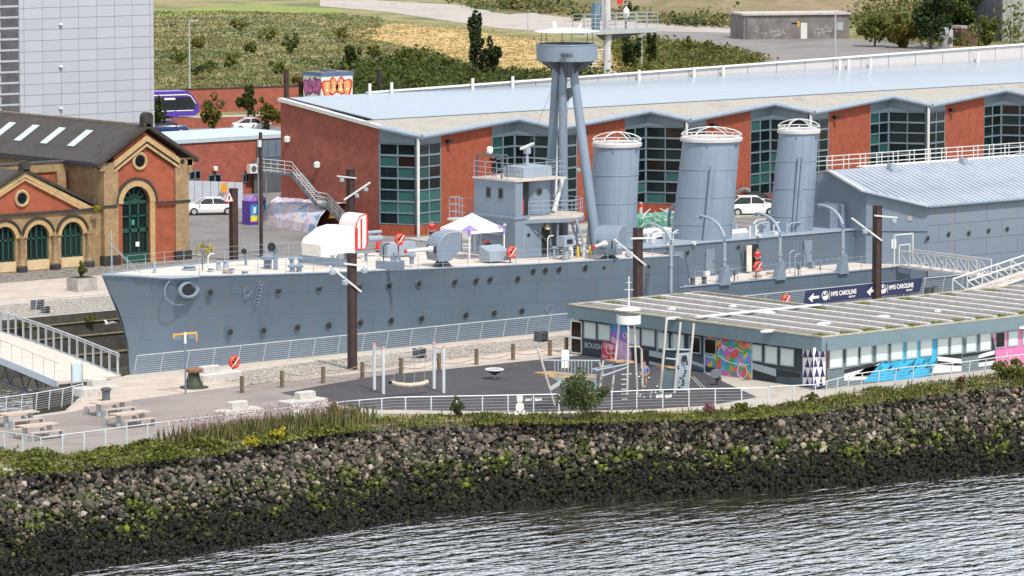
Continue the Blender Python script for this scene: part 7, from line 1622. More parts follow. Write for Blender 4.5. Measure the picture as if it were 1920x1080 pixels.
def bollard(label, u, v, r=.26, h=.75):
    b_ = at(u, v); T = thing('iron_bollard', label, 'bollard', tuple(b_), group='black iron mooring bollards')
    obj('bollard_stem', MB().lathe([(r, 0), (r * .85, h * .3), (r * .85, h * .7)], n=16), DGREY, T, local=True, smooth=True); obj('bollard_cap', MB().lathe([(r * .85, h * .7), (r * 1.15, h * .8), (r * 1.15, h * .92), (r * .7, h)], n=16), DGREY, T, local=True, smooth=True)
bollard('black iron bollard beside the rear right picnic table', 199, 752, .27, .8); bollard('small black iron bollard standing among the bank plants below the rail', 650, 797, .2, .6)
bollard('dark bollard on the dock side right of the blue banner', 1754, 548, .2, .55)
b_ = at(348, 738); h = hgt(b_, 624); T = thing('finger_signpost', 'slim grey signpost with two yellow fingers beside the capstan', 'signpost', tuple(b_))
obj('pole', MB().tube((0, 0, 0), (0, 0, h - .5), .055, n=8), M('slate_pole', (.13, .17, .23), .5), T, local=True); obj('white_collar', MB().tube((0, 0, h - .62), (0, 0, h + .02), .075, n=8), WHITE, T, local=True)
SGO = M('sign_orange_yellow', (.65, .36, .06), .5)
for sg in (-1, 1): fo = obj('sign_finger', MB().box((sg * .06 if sg > 0 else -.85, -.03, h - .1), (.85 if sg > 0 else -.06, .03, h)), SGO, T, local=True); obj('sign_text_panel', MB().box((min(sg * .25, sg * .8), -.02, h - .38), (max(sg * .25, sg * .8), .02, h - .12)), M('sign_slate', (.14, .20, .24), .5), fo, local=True)
obj('sign_end', MB().box((.78, -.035, h - .55), (.86, .035, h - .1)).box((-.86, -.035, h - .25), (-.78, .035, h - .1)), SGO, T, local=True)
def boxbin(label, u, v, s=.5, name='mooring_box', cat='metal box'):
    b_ = at(u, v); T = thing(name, label, cat, tuple(b_)); obj('box_body', MB().box((-s / 2, -s / 2, .08), (s / 2, s / 2, s)), DGREY, T, local=True); m_ = MB()
    for k in range(4): m_.box((-s / 2 - .03, -s / 2 - .03, .1 + k * s * .24), (s / 2 + .03, -s / 2, .14 + k * s * .24))
    obj('box_slats', m_, BLACK, T, local=True); obj('box_frame', MB().box((-s / 2 - .04, -s / 2 - .04, 0), (-s / 2 + .04, s / 2, s + .06)).box((s / 2 - .04, -s / 2 - .04, 0), (s / 2 + .04, s / 2, s + .06)), DGREY, T, local=True)
boxbin('dark metal basket on the cobbles behind the swings', 786, 671, .55); boxbin('larger dark box on the far cobbles left of the bow', 70, 580, .6); boxbin('smaller dark box on the far cobbles left of the bow', 85, 587, .4); boxbin('dark metal cage at the dock rail left of the hut', 1014, 640, .6)
boxbin('dark box on the quay right of the banner', 1742, 552, .45)
# planter and young trees on the far quay
b_ = at(154, 545); T = thing('concrete_planter', 'square grey concrete planter in front of the pump house arches', 'planter', tuple(b_)); z1 = .95
obj('planter_box', MB().prism([(-.85, -.7), (.85, -.7), (.85, .7), (-.85, .7)], 0, z1), CONC, T, local=True); obj('soil', MB().box((-.75, -.6, z1 + .001), (.75, .6, z1 + .03)), M('dark_soil', (.05, .04, .03), .95), T, local=True); obj('planter_foot', MB().box((-.6, -.5, -.04), (.6, .5, .0)), DGREY, T, local=True)
bush('small green shrub growing in the concrete planter', (b_.x, b_.y, z1), .42, 1.35, 600, G_BANK, .12, 'shrub', 'potted_shrub', True)
tree('young thin green tree in front of the rusty column by the pump house', at(383, 500), 2.3, .75, 260, G_YEL, .25, .13)
# ================================================================== playground
b1_ = [at(886, 731), at(956, 739), at(1342, 729), at(1411, 738)]; 
b1_ = [at(702, 731), at(719, 739), at(814, 729), at(832, 737)]
T = thing('swing_frame', 'group swing of four pale blue posts with a long hanging seat on the play surface', 'swing', tuple(at(768, 735)))
for p, vt in zip(b1_, (648, 654, 646, 652)): h = hgt(p, vt); obj('swing_post', MB().tube(p, (p.x, p.y, h), .1, n=10), PALEP, T, smooth=True); obj('post_cap', MB().lathe([(.12, 0), (.1, .1), (.02, .14)], (p.x, p.y, h), 8), M('coral_cap', (.55, .22, .18), .5), T)
hs = hgt(b1_[0], 651); m_ = MB()
for i, j in ((0, 1), (2, 3)): m_.path([(b1_[i].x, b1_[i].y, hs), (b1_[j].x, b1_[j].y, hs)], .03, 5)
for i, j in ((0, 2), (1, 3)): m_.path([(b1_[i].x, b1_[i].y, hs), ((b1_[i].x + b1_[j].x) / 2, (b1_[i].y + b1_[j].y) / 2, hs - .35), (b1_[j].x, b1_[j].y, hs)], .018, 4)
obj('swing_cable', m_, GALV, T)
sy_ = at(768, 742).y; a_, b_2 = atY(733, 717, sy_), atY(802, 716, sy_); pts = [a_, a_.lerp(b_2, .15) - Vector((0, 0, .12)), a_.lerp(b_2, .5) - Vector((0, 0, .2)), a_.lerp(b_2, .85) - Vector((0, 0, .12)), b_2]
seat = obj('swing_seat', MB().path(pts, .14, 8), M('rope_tan', (.50, .44, .34), .8, var=.2, scale=8), T, smooth=True); obj('seat_end', MB().box(tuple(a_ - Vector((.1, .1, .1))), tuple(a_ + Vector((.12, .1, .08)))).box(tuple(b_2 - Vector((.12, .1, .1))), tuple(b_2 + Vector((.1, .1, .08)))), BLACK, seat)
m_ = MB()
for t in (.08, .36, .64, .92): q_ = a_.lerp(b_2, t); m_.tube(q_, (q_.x, q_.y, hs - .2), .014, n=4)
obj('hanging_rope', m_, GALV, T)
b_ = at(927, 711); T = thing('spinner_dish', 'small dish-shaped spinner with pale rim on the playground', 'play spinner', tuple(b_))
obj('dish', MB().lathe([(.06, .25), (.3, .38), (.5, .55), (.52, .57)], n=22), DGREY, T, local=True, smooth=True); obj('dish_rim', MB().ring((0, 0, .58), .52, .06, 'z', 24, 8), OFFW, T, local=True, smooth=True); obj('spinner_stem', MB().tube((0, 0, 0), (0, 0, .3), .05, n=8), GALV, T, local=True)
# climbing ship: mast with lookout, deck, net, climbing wall
PST = M('play_post', (.46, .43, .40), .6, var=.1)
PY0 = at(1200, 745).y; T = thing('climbing_ship', 'ship-shaped climbing frame with lookout bowl on a mast, bridge, net and climbing wall', 'climbing frame', tuple(at(1180, 745)))
def PQ(u, v, dy=0): return atY(u, v, PY0 + dy)
def post(u0, v0, u1, v1, dy=0, r=.07, mt=None): a_, b_2 = PQ(u0, v0, dy), PQ(u1, v1, dy); obj('play_post', MB().tube(a_, b_2, r, r * .85, 8), mt or PST, T, smooth=True)
post(1176, 741, 1178, 608, -.3); post(1195, 742, 1189, 606, -.1); post(1147, 741, 1161, 606, .6); post(1205, 726, 1203, 655, .9); post(1238, 735, 1250, 598, .4, .08); post(1264, 740, 1276, 604, .0, .08); post(1289, 737, 1301, 606, .3, .08); post(1009, 655, 1040, 760, -1.0, .07)
post(1124, 735, 1131, 676, .5); post(1131, 705, 1124, 680, .2)
l0 = PQ(1179, 607, .1); m_ = MB().lathe([(.66, 0), (.7, .02), (.7, .52), (.66, .52), (.64, .1)], tuple(l0), 24); lb = obj('lookout_bowl', m_, OFFW, T, smooth=True)
obj('lookout_floor', MB().lathe([(.63, .3), (.63, .32)], tuple(l0), 20), DGREY, lb); obj('lookout_roof', MB().lathe([(.72, .82), (.4, .94), (.05, .96)], tuple(l0), 24), M('cream_disc', (.62, .60, .55), .5), lb, smooth=True); obj('lookout_mast', MB().tube(l0 + Vector((0, 0, .5)), l0 + Vector((0, 0, 2.75)), .05, .03, 6).tube(l0 + Vector((-.35, 0, 2.0)), l0 + Vector((.35, 0, 1.95)), .02, n=5).tube(l0 + Vector((-.2, 0, 2.4)), l0 + Vector((.2, 0, 2.38)), .015, n=5), OFFW, lb)
m_ = MB(); d0, d1 = PQ(1028, 704, -.8), PQ(1155, 704, -.8)                                     # tilted deck with hull plates
m_.ext([PQ(1028, 702, -1), PQ(1060, 700, -1), PQ(1118, 705, -1), PQ(1118, 711, -1), PQ(1060, 709, -1), PQ(1030, 707, -1)], (0, 1.3, 0)); obj('play_deck', m_, M('orange_timber', (.42, .27, .14), .7, var=.2), T)
m_ = MB().ext([PQ(1034, 708, -1), PQ(1118, 710, -1), PQ(1120, 730, -1), PQ(1070, 728, -1)], (0, .05, 0)); obj('ship_side_panel', m_, M('blue_grey_panel', (.17, .25, .30), .5, var=.1), T)
m_ = MB().beam(PQ(1030, 730, -1.1), PQ(1053, 716, -1.1), .12, .2); obj('anchor_prop', m_, GALV, T)
m_ = MB()
for k in range(12): u = 1040 + k * 6.3; m_.beam(PQ(u, 677, -1), PQ(u, 702, -1), .05, .03)
m_.beam(PQ(1015, 675, -1), PQ(1125, 676, -1), .07); m_.beam(PQ(1040, 701, -1), PQ(1118, 703, -1), .05); obj('slat_balustrade', m_, M('play_blue_grey', (.30, .38, .42), .5), T)
obj('white_board', MB().ext([PQ(1053, 656, .5), PQ(1067, 656, .5), PQ(1067, 690, .5), PQ(1053, 690, .5)], (0, .03, 0)), WHITE, T)
obj('upper_deck', MB().ext([PQ(1155, 677, 0), PQ(1192, 677, 0), PQ(1192, 681, 0), PQ(1155, 680, 0)], (0, 1.0, 0)), M('orange_timber', (.42, .27, .14)), T)
m_ = MB().path([PQ(1116, 695, -.4), PQ(1140, 690, -.4), PQ(1176, 683, -.3)], .06, 6).path([PQ(1128, 706, -.6), PQ(1150, 698, -.6), PQ(1176, 689, -.3)], .06, 6).path([PQ(1110, 693, .4), PQ(1150, 684, .4), PQ(1172, 682, .4)], .06, 6); obj('rope_bridge_rail', m_, LGREY, T)
m_ = MB().path([PQ(1176, 650, .2), PQ(1198, 650, .2), PQ(1203, 656, .2), PQ(1203, 690, .2)], .06, 6); obj('grab_arch', m_, PST, T)
m_ = MB()
for k in range(6): m_.tube(PQ(1165, 702 + k * 9.3, -.3), PQ(1176, 702 + k * 9.3, -.3), .03, n=5)
obj('ladder_rungs', m_, OFFW, T)
obj('climbing_wall', MB().ext([PQ(1268, 663, .05), PQ(1294, 661, .25), PQ(1289, 732, .25), PQ(1264, 734, .05)], (.02, .08, 0)), M('wall_pale_blue', (.30, .37, .42), .5, var=.08), T)
m_ = MB(); rd = random.Random(2)
for k in range(12): u = rd.uniform(1269, 1288); v = 678 + k * 4.4; p = PQ(u, v, -.02); m_.tube(p, p + Vector((0, -.1, 0)), .06, n=6)
obj('climbing_hold', m_, BLACK, T, kind='stuff'); p = PQ(1283, 672, -.0); obj('hand_hole', MB().tube(p, p + Vector((0, -.06, 0)), .19, n=14), BLACK, T)
obj('tower_panel', MB().ext([PQ(1245, 690, .4), PQ(1266, 692, .1), PQ(1262, 730, .1), PQ(1241, 728, .4)], (.02, .06, 0)), M('dark_slate_panel', (.08, .12, .14), .6), T); obj('tower_floor', MB().ext([PQ(1252, 686, .2), PQ(1270, 688, .0), PQ(1270, 692, .0), PQ(1252, 690, .2)], (0, 1.0, 0)), MATS['orange_timber'], T)
obj('tower_rail', MB().path([PQ(1246, 655, .4), PQ(1296, 656, .3)], .06, 5).path([PQ(1248, 672, .4), PQ(1268, 674, .0)], .05, 5), MATS['play_blue_grey'], T)
m_ = MB(); 
for k in range(6): m_.path([PQ(1176, 690 + k * 7, -.2), PQ(1215, 712 + k * 6, -1.2), PQ(1245, 692 + k * 7, .2)], .012, 3)
for k in range(7): t = k / 6; m_.path([PQ(1180 + 60 * t, 693 + 20 * math.sin(math.pi * t), -1.0 * math.sin(math.pi * t)), PQ(1182 + 60 * t, 745, -.7)], .012, 3)
obj('climbing_net', m_, DGREY, T); m_ = MB()
for k in range(16): p = PQ(rd.uniform(1180, 1235), rd.uniform(700, 745), -.8); m_.lathe([(.01, -.05), (.06, 0), (.01, .05)], tuple(p), 6)
obj('net_knots', m_, WHITE, T); obj('stay_rope', MB().path([PQ(1300, 706, 0), PQ(1322, 728, -.5)], .015, 4).path([PQ(1294, 705, 0), PQ(1316, 728, -.5)], .015, 4), OFFW, T)
b_ = at(1345, 722); T = thing('talking_tube', 'black horn-shaped bin or tube standing in front of the patchwork mural', 'play horn', tuple(b_)); obj('tube_stem', MB().path([(.1, 0, 0), (.1, 0, .35), (-.1, 0, .6)], [.18, .18, .26], 10), DGREY, T, local=True, smooth=True); obj('tube_mouth', MB().tube((-.1, 0, .6), (-.25, -.1, .72), .27, .33, 12), DGREY, T, local=True, smooth=True)
def notice(label, u0, v0, u1, v1, name='notice_board'):
    Yn = at((u0 + u1) / 2, v1 + 22).y - .05; a_, b_2 = atY(u0, v1, Yn), atY(u1, v0, Yn); T = thing(name, label, 'notice', tuple(a_)); obj('notice_plate', MB().box((a_.x, Yn - .02, a_.z), (b_2.x, Yn, b_2.z)), WHITE, T); obj('notice_text', MB().box((a_.x + .08, Yn - .03, a_.z + .12), (b_2.x - .08, Yn - .021, a_.z + .15)).box((a_.x + .08, Yn - .03, a_.z + .2), (b_2.x - .08, Yn - .021, a_.z + .23)), DGREY, T)
notice('left of the two white notices on the rail right of the large bush', 1230, 739, 1242, 746); notice('right of the two white notices on the rail right of the large bush', 1247, 739, 1259, 746)
notice('left of the two white notices on the rail beside the bear-shaped board', 985, 746, 997, 752); notice('right of the two white notices on the rail beside the bear-shaped board', 1003, 745, 1015, 752); notice('white notice on the rail above the pink seed heads, left of the black bollard', 551, 768, 560, 782); notice('pale notice hung on the rail right of the pink seed heads', 583, 768, 592, 776)
Yn = at(975, 778).y - .1; c_ = atY(975, 760, Yn); T = thing('bear_board', 'white bear-shaped cut-out board on the playground rail', 'cut-out board', tuple(c_ - Vector((0, 0, .3))))
for nm, x_, z_, r1, r2 in (('head', 0, .34, .22, .2), ('body', 0, -.12, .30, .32), ('ear', -.15, .54, .08, .08), ('ear', .15, .54, .08, .08), ('leg', -.26, -.42, .18, .14), ('leg', .26, -.42, .18, .14)):
    obj(nm, MB().ext([(c_.x + x_ + r1 * math.cos(R(a)), Yn, c_.z + z_ + r2 * math.sin(R(a))) for a in range(0, 360, 24)], (0, .03, 0)), WHITE, T)
# ================================================================== footbridge at the dock mouth
T = thing('footbridge', 'pale steel footbridge rising to the left across the dock mouth', 'footbridge', (-9.6, -15.2, 0))
def fbz(t): return .05 + .95 * math.sin(math.pi / 2 * min(1, t / 20))
def FB(t, s, z=0): return Vector((-9.4 + .16 * t - s, -15.0 + t, fbz(t) + z))
m_ = MB(); N = 16
for k in range(N):
    t0, t1 = k * 28 / N, (k + 1) * 28 / N; m_.hexa([FB(t0, 0, -.16), FB(t1, 0, -.16), FB(t1, 4.4, -.16), FB(t0, 4.4, -.16), FB(t0, 0, 0), FB(t1, 0, 0), FB(t1, 4.4, 0), FB(t0, 4.4, 0)])
obj('bridge_deck', m_, M('bridge_deck_beige', (.52, .46, .41), .8, var=.1), T)
for s in (-.06, 4.46):
    m_ = MB()
    for k in range(N): m_.beam(FB(k * 28 / N, s, -.15), FB((k + 1) * 28 / N, s, -.15), .12, .42)
    obj('edge_girder', m_, M('pale_blue_steel', (.40, .47, .52), .45, var=.06), T)
bp = MB().box((-.06, -.04, 0), (.06, .04, 1.32)).mesh('bridge_post', GALV)
for k in range(26): inst('bridge_post', bp, T, tuple(FB(.2 + k * 1.1, -.02)))
for z_ in (1.32, 1.18): obj('handrail', MB().path([FB(k * 28 / N, -.02, z_) for k in range(N + 1)], .045, 6), GALV, T, smooth=True)
bp2 = MB().tube((0, 0, 0), (0, 0, 1.1), .02, n=5).mesh('slim_post', GALV)
for k in range(18): inst('slim_post', bp2, T, tuple(FB(.5 + k * 1.5, 4.4)))
obj('handrail', MB().path([FB(k * 28 / N, 4.4, 1.1) for k in range(N + 1)], .025, 5), GALV, T)
m_ = MB()
for s in (.6, 3.8):
    for k in range(11): a_, b_2 = FB(2.5 + k * 2.2, s, -.3), FB(2.5 + (k + 1) * 2.2, s, -.3); lo = FB(2.5 + (k + .5) * 2.2, s, -1.7); m_.beam(a_, lo, .1); m_.beam(lo, b_2, .1); m_.beam(lo, FB(2.5 + (k + 1.5) * 2.2, s, -1.7), .14)
obj('truss', m_, DGREY, T, kind='stuff')
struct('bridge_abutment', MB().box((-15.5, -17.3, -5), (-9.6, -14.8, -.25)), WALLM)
gp = at(137, 712); T = thing('gate_panel', 'pale blue information panel at the near end of the footbridge', 'panel', tuple(at(144, 722))); g_ = at(144, 722); obj('panel_plate', MB().box((g_.x - .35, g_.y, .2), (g_.x + .4, g_.y + .05, 1.25)), M('pale_cyan_panel', (.48, .60, .66), .4), T); obj('panel_legs', MB().box((g_.x - .38, g_.y, 0), (g_.x - .32, g_.y + .05, 1.3)).box((g_.x + .37, g_.y, 0), (g_.x + .43, g_.y + .05, 1.3)), GALV, T)
# gangways at the right
def gangway(label, pa, pb, w, group=None):
    T = thing('gangway', label, 'gangway', tuple(pa)); pa, pb = Vector(pa), Vector(pb); d = (pb - pa); n_ = Vector((d.y, -d.x, 0)).normalized(); N_ = 7
    obj('walkway', MB().hexa([pa - n_ * w / 2, pb - n_ * w / 2, pb + n_ * w / 2, pa + n_ * w / 2, pa - n_ * w / 2 + Vector((0, 0, .1)), pb - n_ * w / 2 + Vector((0, 0, .1)), pb + n_ * w / 2 + Vector((0, 0, .1)), pa + n_ * w / 2 + Vector((0, 0, .1))]), M('gangway_beige', (.50, .46, .42), .8), T)
    for sg in (-1, 1):
        a_, b_2 = pa + n_ * w / 2 * sg, pb + n_ * w / 2 * sg; up = Vector((0, 0, 1.15)); obj('side_chord', MB().beam(a_, b_2, .09).beam(a_ + up, b_2 + up, .09), OFFW, T); m_ = MB()
        for k in range(N_ + 1): p = a_.lerp(b_2, k / N_); m_.beam(p, p + up, .06)
        for k in range(N_): p, q = a_.lerp(b_2, k / N_), a_.lerp(b_2, (k + 1) / N_); m_.beam(p + up, q, .06)
        obj('side_lattice', m_, OFFW, T)
ga = atY(1662, 502, -7.4); ga = Vector((ga.x, -7.4, MD + .2)); gb_ = at(1835, 545, 0.15)
gangway('upper white lattice gangway from the ship side down towards the quay', (66.0, -7.3, 1.0), atY(1845, 518, -16.2), 1.3)
gl = atY(1852, 520, -16.5); gangway('lower white lattice ramp rising to the right at the right edge', (at(1800, 556).x, at(1800, 556).y, 0.02), tuple(atY(1990, 492, -18.5)), 1.6)
struct('gangway_landing', MB().box((82, -17.5, 0), (100, -15.3, .5)), CONC)
# ================================================================== vehicles
def car(label, loc, rz, body, L_=4.5, W_=1.8, H_=1.44, suv=False, roofg=False):
    T = thing('parked_car', label, 'car', tuple(loc), rz, group='parked cars'); s = .12 if suv else 0
    sec = [(-L_ / 2, .42, .68 + s), (-L_ / 2 + .1, .3, .82 + s), (-L_ * .30, .25, .92 + s), (L_ * .0, .25, .94 + s), (L_ * .34, .25, .92 + s if not suv else 1.02), (L_ / 2 - .12, .3, .9 + s), (L_ / 2, .45, .72 + s)]
    m_ = MB(); vs = []
    for x_, zl, zu in sec:
        w1 = W_ / 2 * (1 - .16 * (abs(x_) / (L_ / 2)) ** 4)
        for y_, z_ in ((-w1 * .94, zl), (-w1, zl + .2), (-w1 * .98, zu - .12), (-w1 * .88, zu), (w1 * .88, zu), (w1 * .98, zu - .12), (w1, zl + .2), (w1 * .94, zl)): vs.append((x_, y_, z_))
    n = len(sec); m_.add(vs, [(i * 8 + j, i * 8 + (j + 1) % 8, (i + 1) * 8 + (j + 1) % 8, (i + 1) * 8 + j) for i in range(n - 1) for j in range(8)] + [tuple(range(8))[::-1], tuple(range((n - 1) * 8, n * 8))])
    bo = obj('body', m_, body, T, local=True, smooth=True); r0_ = -L_ * .19; r1_ = L_ * (.36 if suv else .30)
    zr_ = H_ ; b0_ = .93 + s; b0_ -= .03; pr = [(-L_ * .27, b0_), (r0_ + .42, zr_ - .09), (r0_ + .85, zr_), (r1_ - 1.0, zr_ - .01), (r1_ - .45, zr_ - .12), (r1_ + (.42 if suv else .42), b0_)]
    g_ = MB(); vs = []
    for x_, z_ in pr:
        w1 = W_ / 2 * (.86 if z_ <= b0_ + .01 else .68); vs += [(x_, -w1, z_), (x_, w1, z_)]
    n = len(pr); g_.add(vs, [(2 * i, 2 * i + 2, 2 * i + 3, 2 * i + 1) for i in range(n - 1)] + [tuple(range(0, 2 * n, 2)), tuple(range(1, 2 * n, 2))[::-1]]); obj('glasshouse', g_, CARG, T, local=True)
    w2 = W_ / 2 * .685; obj('roof', MB().prism([(pr[1][0] + .02, -w2), (pr[4][0] + .05, -w2), (pr[4][0] + .05, w2), (pr[1][0] + .02, w2)], zr_ - .055, zr_ + .025), body, T, local=True)
    m_ = MB()
    for sg in (-1, 1):
        for xx in (pr[0], (.15, None), ): pass
        for (xa_, za2), (xb_, zb2) in (((pr[0][0], b0_), (pr[1][0], zr_ - .03)), ((.25, b0_), (.2, zr_)), ((pr[5][0], b0_), (pr[4][0], zr_ - .06))): obj('pillar', MB().beam((xa_, sg * W_ / 2 * .865, za2), (xb_, sg * W_ / 2 * .70, zb2), .07, .05), body, T, local=True)
    for x_ in (-L_ * .30, L_ * .31):
        for sg in (-1, 1):
            w_ = obj('wheel', MB().tube((x_, sg * (W_ / 2 - .2), .33 + s * .3), (x_, sg * (W_ / 2 + .01), .33 + s * .3), .33 + s * .3, n=18), TYRE, T, local=True); obj('rim', MB().tube((x_, sg * (W_ / 2 + .012), .33 + s * .3), (x_, sg * (W_ / 2 + .022), .33 + s * .3), .2, n=12), GALV, w_, local=True)
    for sg in (-1, 1): obj('headlight', MB().box((-L_ / 2 - .005, sg * W_ * .33 - .17, .6 + s), (-L_ / 2 + .12, sg * W_ * .33 + .17, .72 + s)), GALV, T, local=True); obj('tail_light', MB().box((L_ / 2 - .1, sg * W_ * .38 - .14, .68 + s), (L_ / 2 + .008, sg * W_ * .38 + .14, .82 + s)), RED, T, local=True); obj('mirror', MB().box((-L_ * .2, sg * (W_ / 2 + .1) - .09, .95 + s), (-L_ * .2 + .12, sg * (W_ / 2 + .1) + .09, 1.08 + s)), body, T, local=True)
    obj('grille', MB().box((-L_ / 2 - .012, -.4, .42 + s), (-L_ / 2 + .05, .4, .58 + s)), BLACK, T, local=True); return T
CWH = M('car_white', (.78, .78, .78), .25, var=.02); CBL = M('car_navy', (.02, .04, .14), .25, var=.02); CDK = M('car_charcoal', (.03, .033, .04), .25)
p = at(393, 402); car('white saloon car parked by the white hoarding right of the pump house', (p.x, p.y, 0), R(-30), CWH, 4.7)
p = at(1410, 404); car('white sport utility car parked between the second and third funnels', (p.x, p.y, 0), R(148), CWH, 4.6, 1.85, 1.66, True)
p = at(1452, 398); car('dark car just behind the white sport utility car', (p.x + 1.2, p.y + 3.6, 0), R(148), CDK, 4.4)
p = at(316, 251); car('dark blue hatchback beside the small tree at the edge of the white tower', (p.x, p.y, 0), R(150), CBL, 4.2, 1.75, 1.46)
p = at(473, 246); car('white car mostly hidden behind the annexe roof, between the car park trees', (p.x, p.y, 0), R(150), CWH, 4.4)
# bus
p = at(330, 222); T = thing('purple_bus', 'purple and dark glass articulated bus passing behind the white tower edge', 'bus', (p.x, p.y, 0), R(180 - 14)); BL = 16
PUR = M('bus_violet', (.075, .04, .30), .3, var=.03); z0_ = .35
prof = [(-1.9, z0_), (-2.35, z0_ + .5), (-2.3, 1.5), (-1.6, 2.6), (-.9, 3.15), (BL - 2, 3.15), (BL - 2, z0_)]
obj('body', MB().ext([(x_, -1.25, z_) for x_, z_ in prof], (0, 2.5, 0)), PUR, T, local=True)
for sg in (-1, 1):
    y_ = sg * 1.262; obj('side_glass', MB().ext([(-1.75, y_, 1.0), (-1.85, y_, 1.6), (-1.35, y_, 2.45), (BL - 2.3, y_, 2.5), (BL - 2.3, y_, .95)], (0, .01 * sg, 0)), CARG, T, local=True); obj('white_trim', MB().path([(-1.9, sg * 1.27, 1.7), (-1.3, sg * 1.27, 2.55), (-.8, sg * 1.27, 2.72), (BL - 2.2, sg * 1.27, 2.72)], .07, 4), WHITE, T, local=True)
    for x_ in (.6, 8.5, 12.5): w_ = obj('wheel', MB().tube((x_, sg * .95, .48), (x_, sg * 1.28, .48), .48, n=16), TYRE, T, local=True); obj('wheel_cover', MB().tube((x_, sg * 1.281, .5), (x_, sg * 1.30, .5), .46, n=16), PUR, w_, local=True)
    obj('destination_board', MB().box((.6, min(sg * 1.275, sg * 1.285), 2.2), (1.9, max(sg * 1.275, sg * 1.285), 2.42)), WHITE, T, local=True)
obj('windscreen', MB().ext([(-2.36, -1.1, 1.0), (-2.33, -1.1, 1.5), (-1.64, -1.1, 2.58), (-1.6, -1.1, 2.55), (-2.25, -1.1, 1.0)], (0, 2.2, 0)), CARG, T, local=True)
obj('lower_stripe', MB().box((-1.6, -1.275, .9), (BL - 2.3, -1.264, 1.0)).box((-1.6, 1.264, .9), (BL - 2.3, 1.275, 1.0)), WHITE, T, local=True)
# hoarding, recycling bank, shelter
hy = at(400, 399).y; 
T = thing('white_hoarding', 'pale blue-white hoarding fence behind the white saloon car', 'hoarding', tuple(at(400, 380))); HYb = 68.0
HYb = at(352, 372).y if False else 66.5
hA, hB = at(335, 386), at(456, 391); zt2 = 2.25; HM = M('hoarding_white', (.56, .62, .70), .5, var=.04)
n = 8
for k in range(n): q0, q1 = hA.lerp(hB, k / n + .004), hA.lerp(hB, (k + 1) / n - .004); obj('hoarding_panel', MB().ext([q0, q1, q1 + Vector((0, 0, zt2)), q0 + Vector((0, 0, zt2))], (.04, .06, 0)), HM, T)
p = hA.lerp(hB, .7); obj('orange_sign', MB().box((p.x - .45, p.y - .25, 1.35), (p.x + .45, p.y - .2, 2.15)), M('sign_orange', (.75, .35, .03), .5), T)
b_ = at(474, 421); T = thing('clothing_bank', 'purple clothing recycling bank with blue and yellow panels left of the mural shelter', 'recycling bank', tuple(b_))
for k, dx in enumerate((-.0, .95)):
    bo = obj('bank_body', MB().box((b_.x - .65 + dx, b_.y - .5 + k * .2, 0), (b_.x + .25 + dx, b_.y + .6 + k * .2, 2.0)), PURP, T); obj('bank_hood', MB().ext([(b_.x - .65 + dx + .9 * t, b_.y - .5 + k * .2, 2.0 + .42 * math.sin(math.pi * t)) for t in (0, .15, .3, .5, .7, .85, 1)], (0, 1.1, 0)), M('lilac_hood', (.28, .16, .42), .5), bo)
    obj('blue_poster', MB().box((b_.x - .6 + dx, b_.y - .52 + k * .2, .85), (b_.x + .2 + dx, b_.y - .502 + k * .2, 1.7)), M('poster_blue', (.03, .28, .60), .5, var=.4, scale=3), bo); obj('poster_figure', MB().box((b_.x - .32 + dx, b_.y - .53 + k * .2, 1.0), (b_.x - .08 + dx, b_.y - .521 + k * .2, 1.5)), WHITE, bo)
obj('yellow_poster', MB().box((b_.x - .6, b_.y - .52, .3), (b_.x + .2, b_.y - .502, .8)), M('poster_yellow', (.70, .62, .08), .5, var=.2, scale=4), T)
shc = at(548, 432); T = thing('mural_shelter', 'low curved shelter wrapped in a faded pictorial cover beside the office wall', 'shelter', tuple(shc))
s0_, s1_ = at(490, 421), at(591, 438); d = (s1_ - s0_); d.z = 0; nn = Vector((-d.y, d.x, 0)).normalized(); RH_ = 2.35; m_ = MB(); PRF = [(0, 0), (.12, .7), (.45, 1.35), (1.0, 1.9), (1.7, 2.25), (2.5, 2.35), (3.2, 2.3)]
for i in range(len(PRF) - 1):
    (a1, z1_), (a2, z2_) = PRF[i], PRF[i + 1]; m_.ext([s0_ + nn * a1 + Vector((0, 0, z1_)), s1_ + nn * a1 + Vector((0, 0, z1_)), s1_ + nn * a2 + Vector((0, 0, z2_)), s0_ + nn * a2 + Vector((0, 0, z2_))], nn * .04)
SM2, nt, b = nodes_mat('faded_picture_cover'); n1 = noise(nt, .55, 3, pos(nt, (1, 1, 1.6)), .5)
c = ramp(nt, n1, [(.34, (.16, .24, .44)), (.43, (.48, .54, .68)), (.5, (.66, .56, .55)), (.56, (.42, .34, .48)), (.62, (.62, .50, .46)), (.7, (.30, .40, .58))]); nt.links.new(c, b.inputs['Base Color']); b.inputs['Roughness'].default_value = .4
obj('shelter_cover', m_, SM2, T, smooth=True); m_ = MB()
for t in (0, .5, 1):
    q_ = s0_.lerp(s1_, t); m_.path([tuple(q_ + nn * (a1 + .02) + Vector((0, 0, z1_ + .03))) for a1, z1_ in PRF], .04, 5); m_.tube(q_ + nn * 3.1, q_ + nn * 3.1 + Vector((0, 0, 2.3)), .05, n=6)
obj('shelter_hoop', m_, GALV, T); obj('yellow_patch', MB().ext([s1_ + nn * 1.2 + Vector((.03, 0, 1.2)), s1_ + nn * 1.9 + Vector((.03, 0, 1.2)), s1_ + nn * 1.9 + Vector((.03, 0, 2.0)), s1_ + nn * 1.5 + Vector((.03, 0, 2.0))], (.02, 0, 0)), YEL, T)
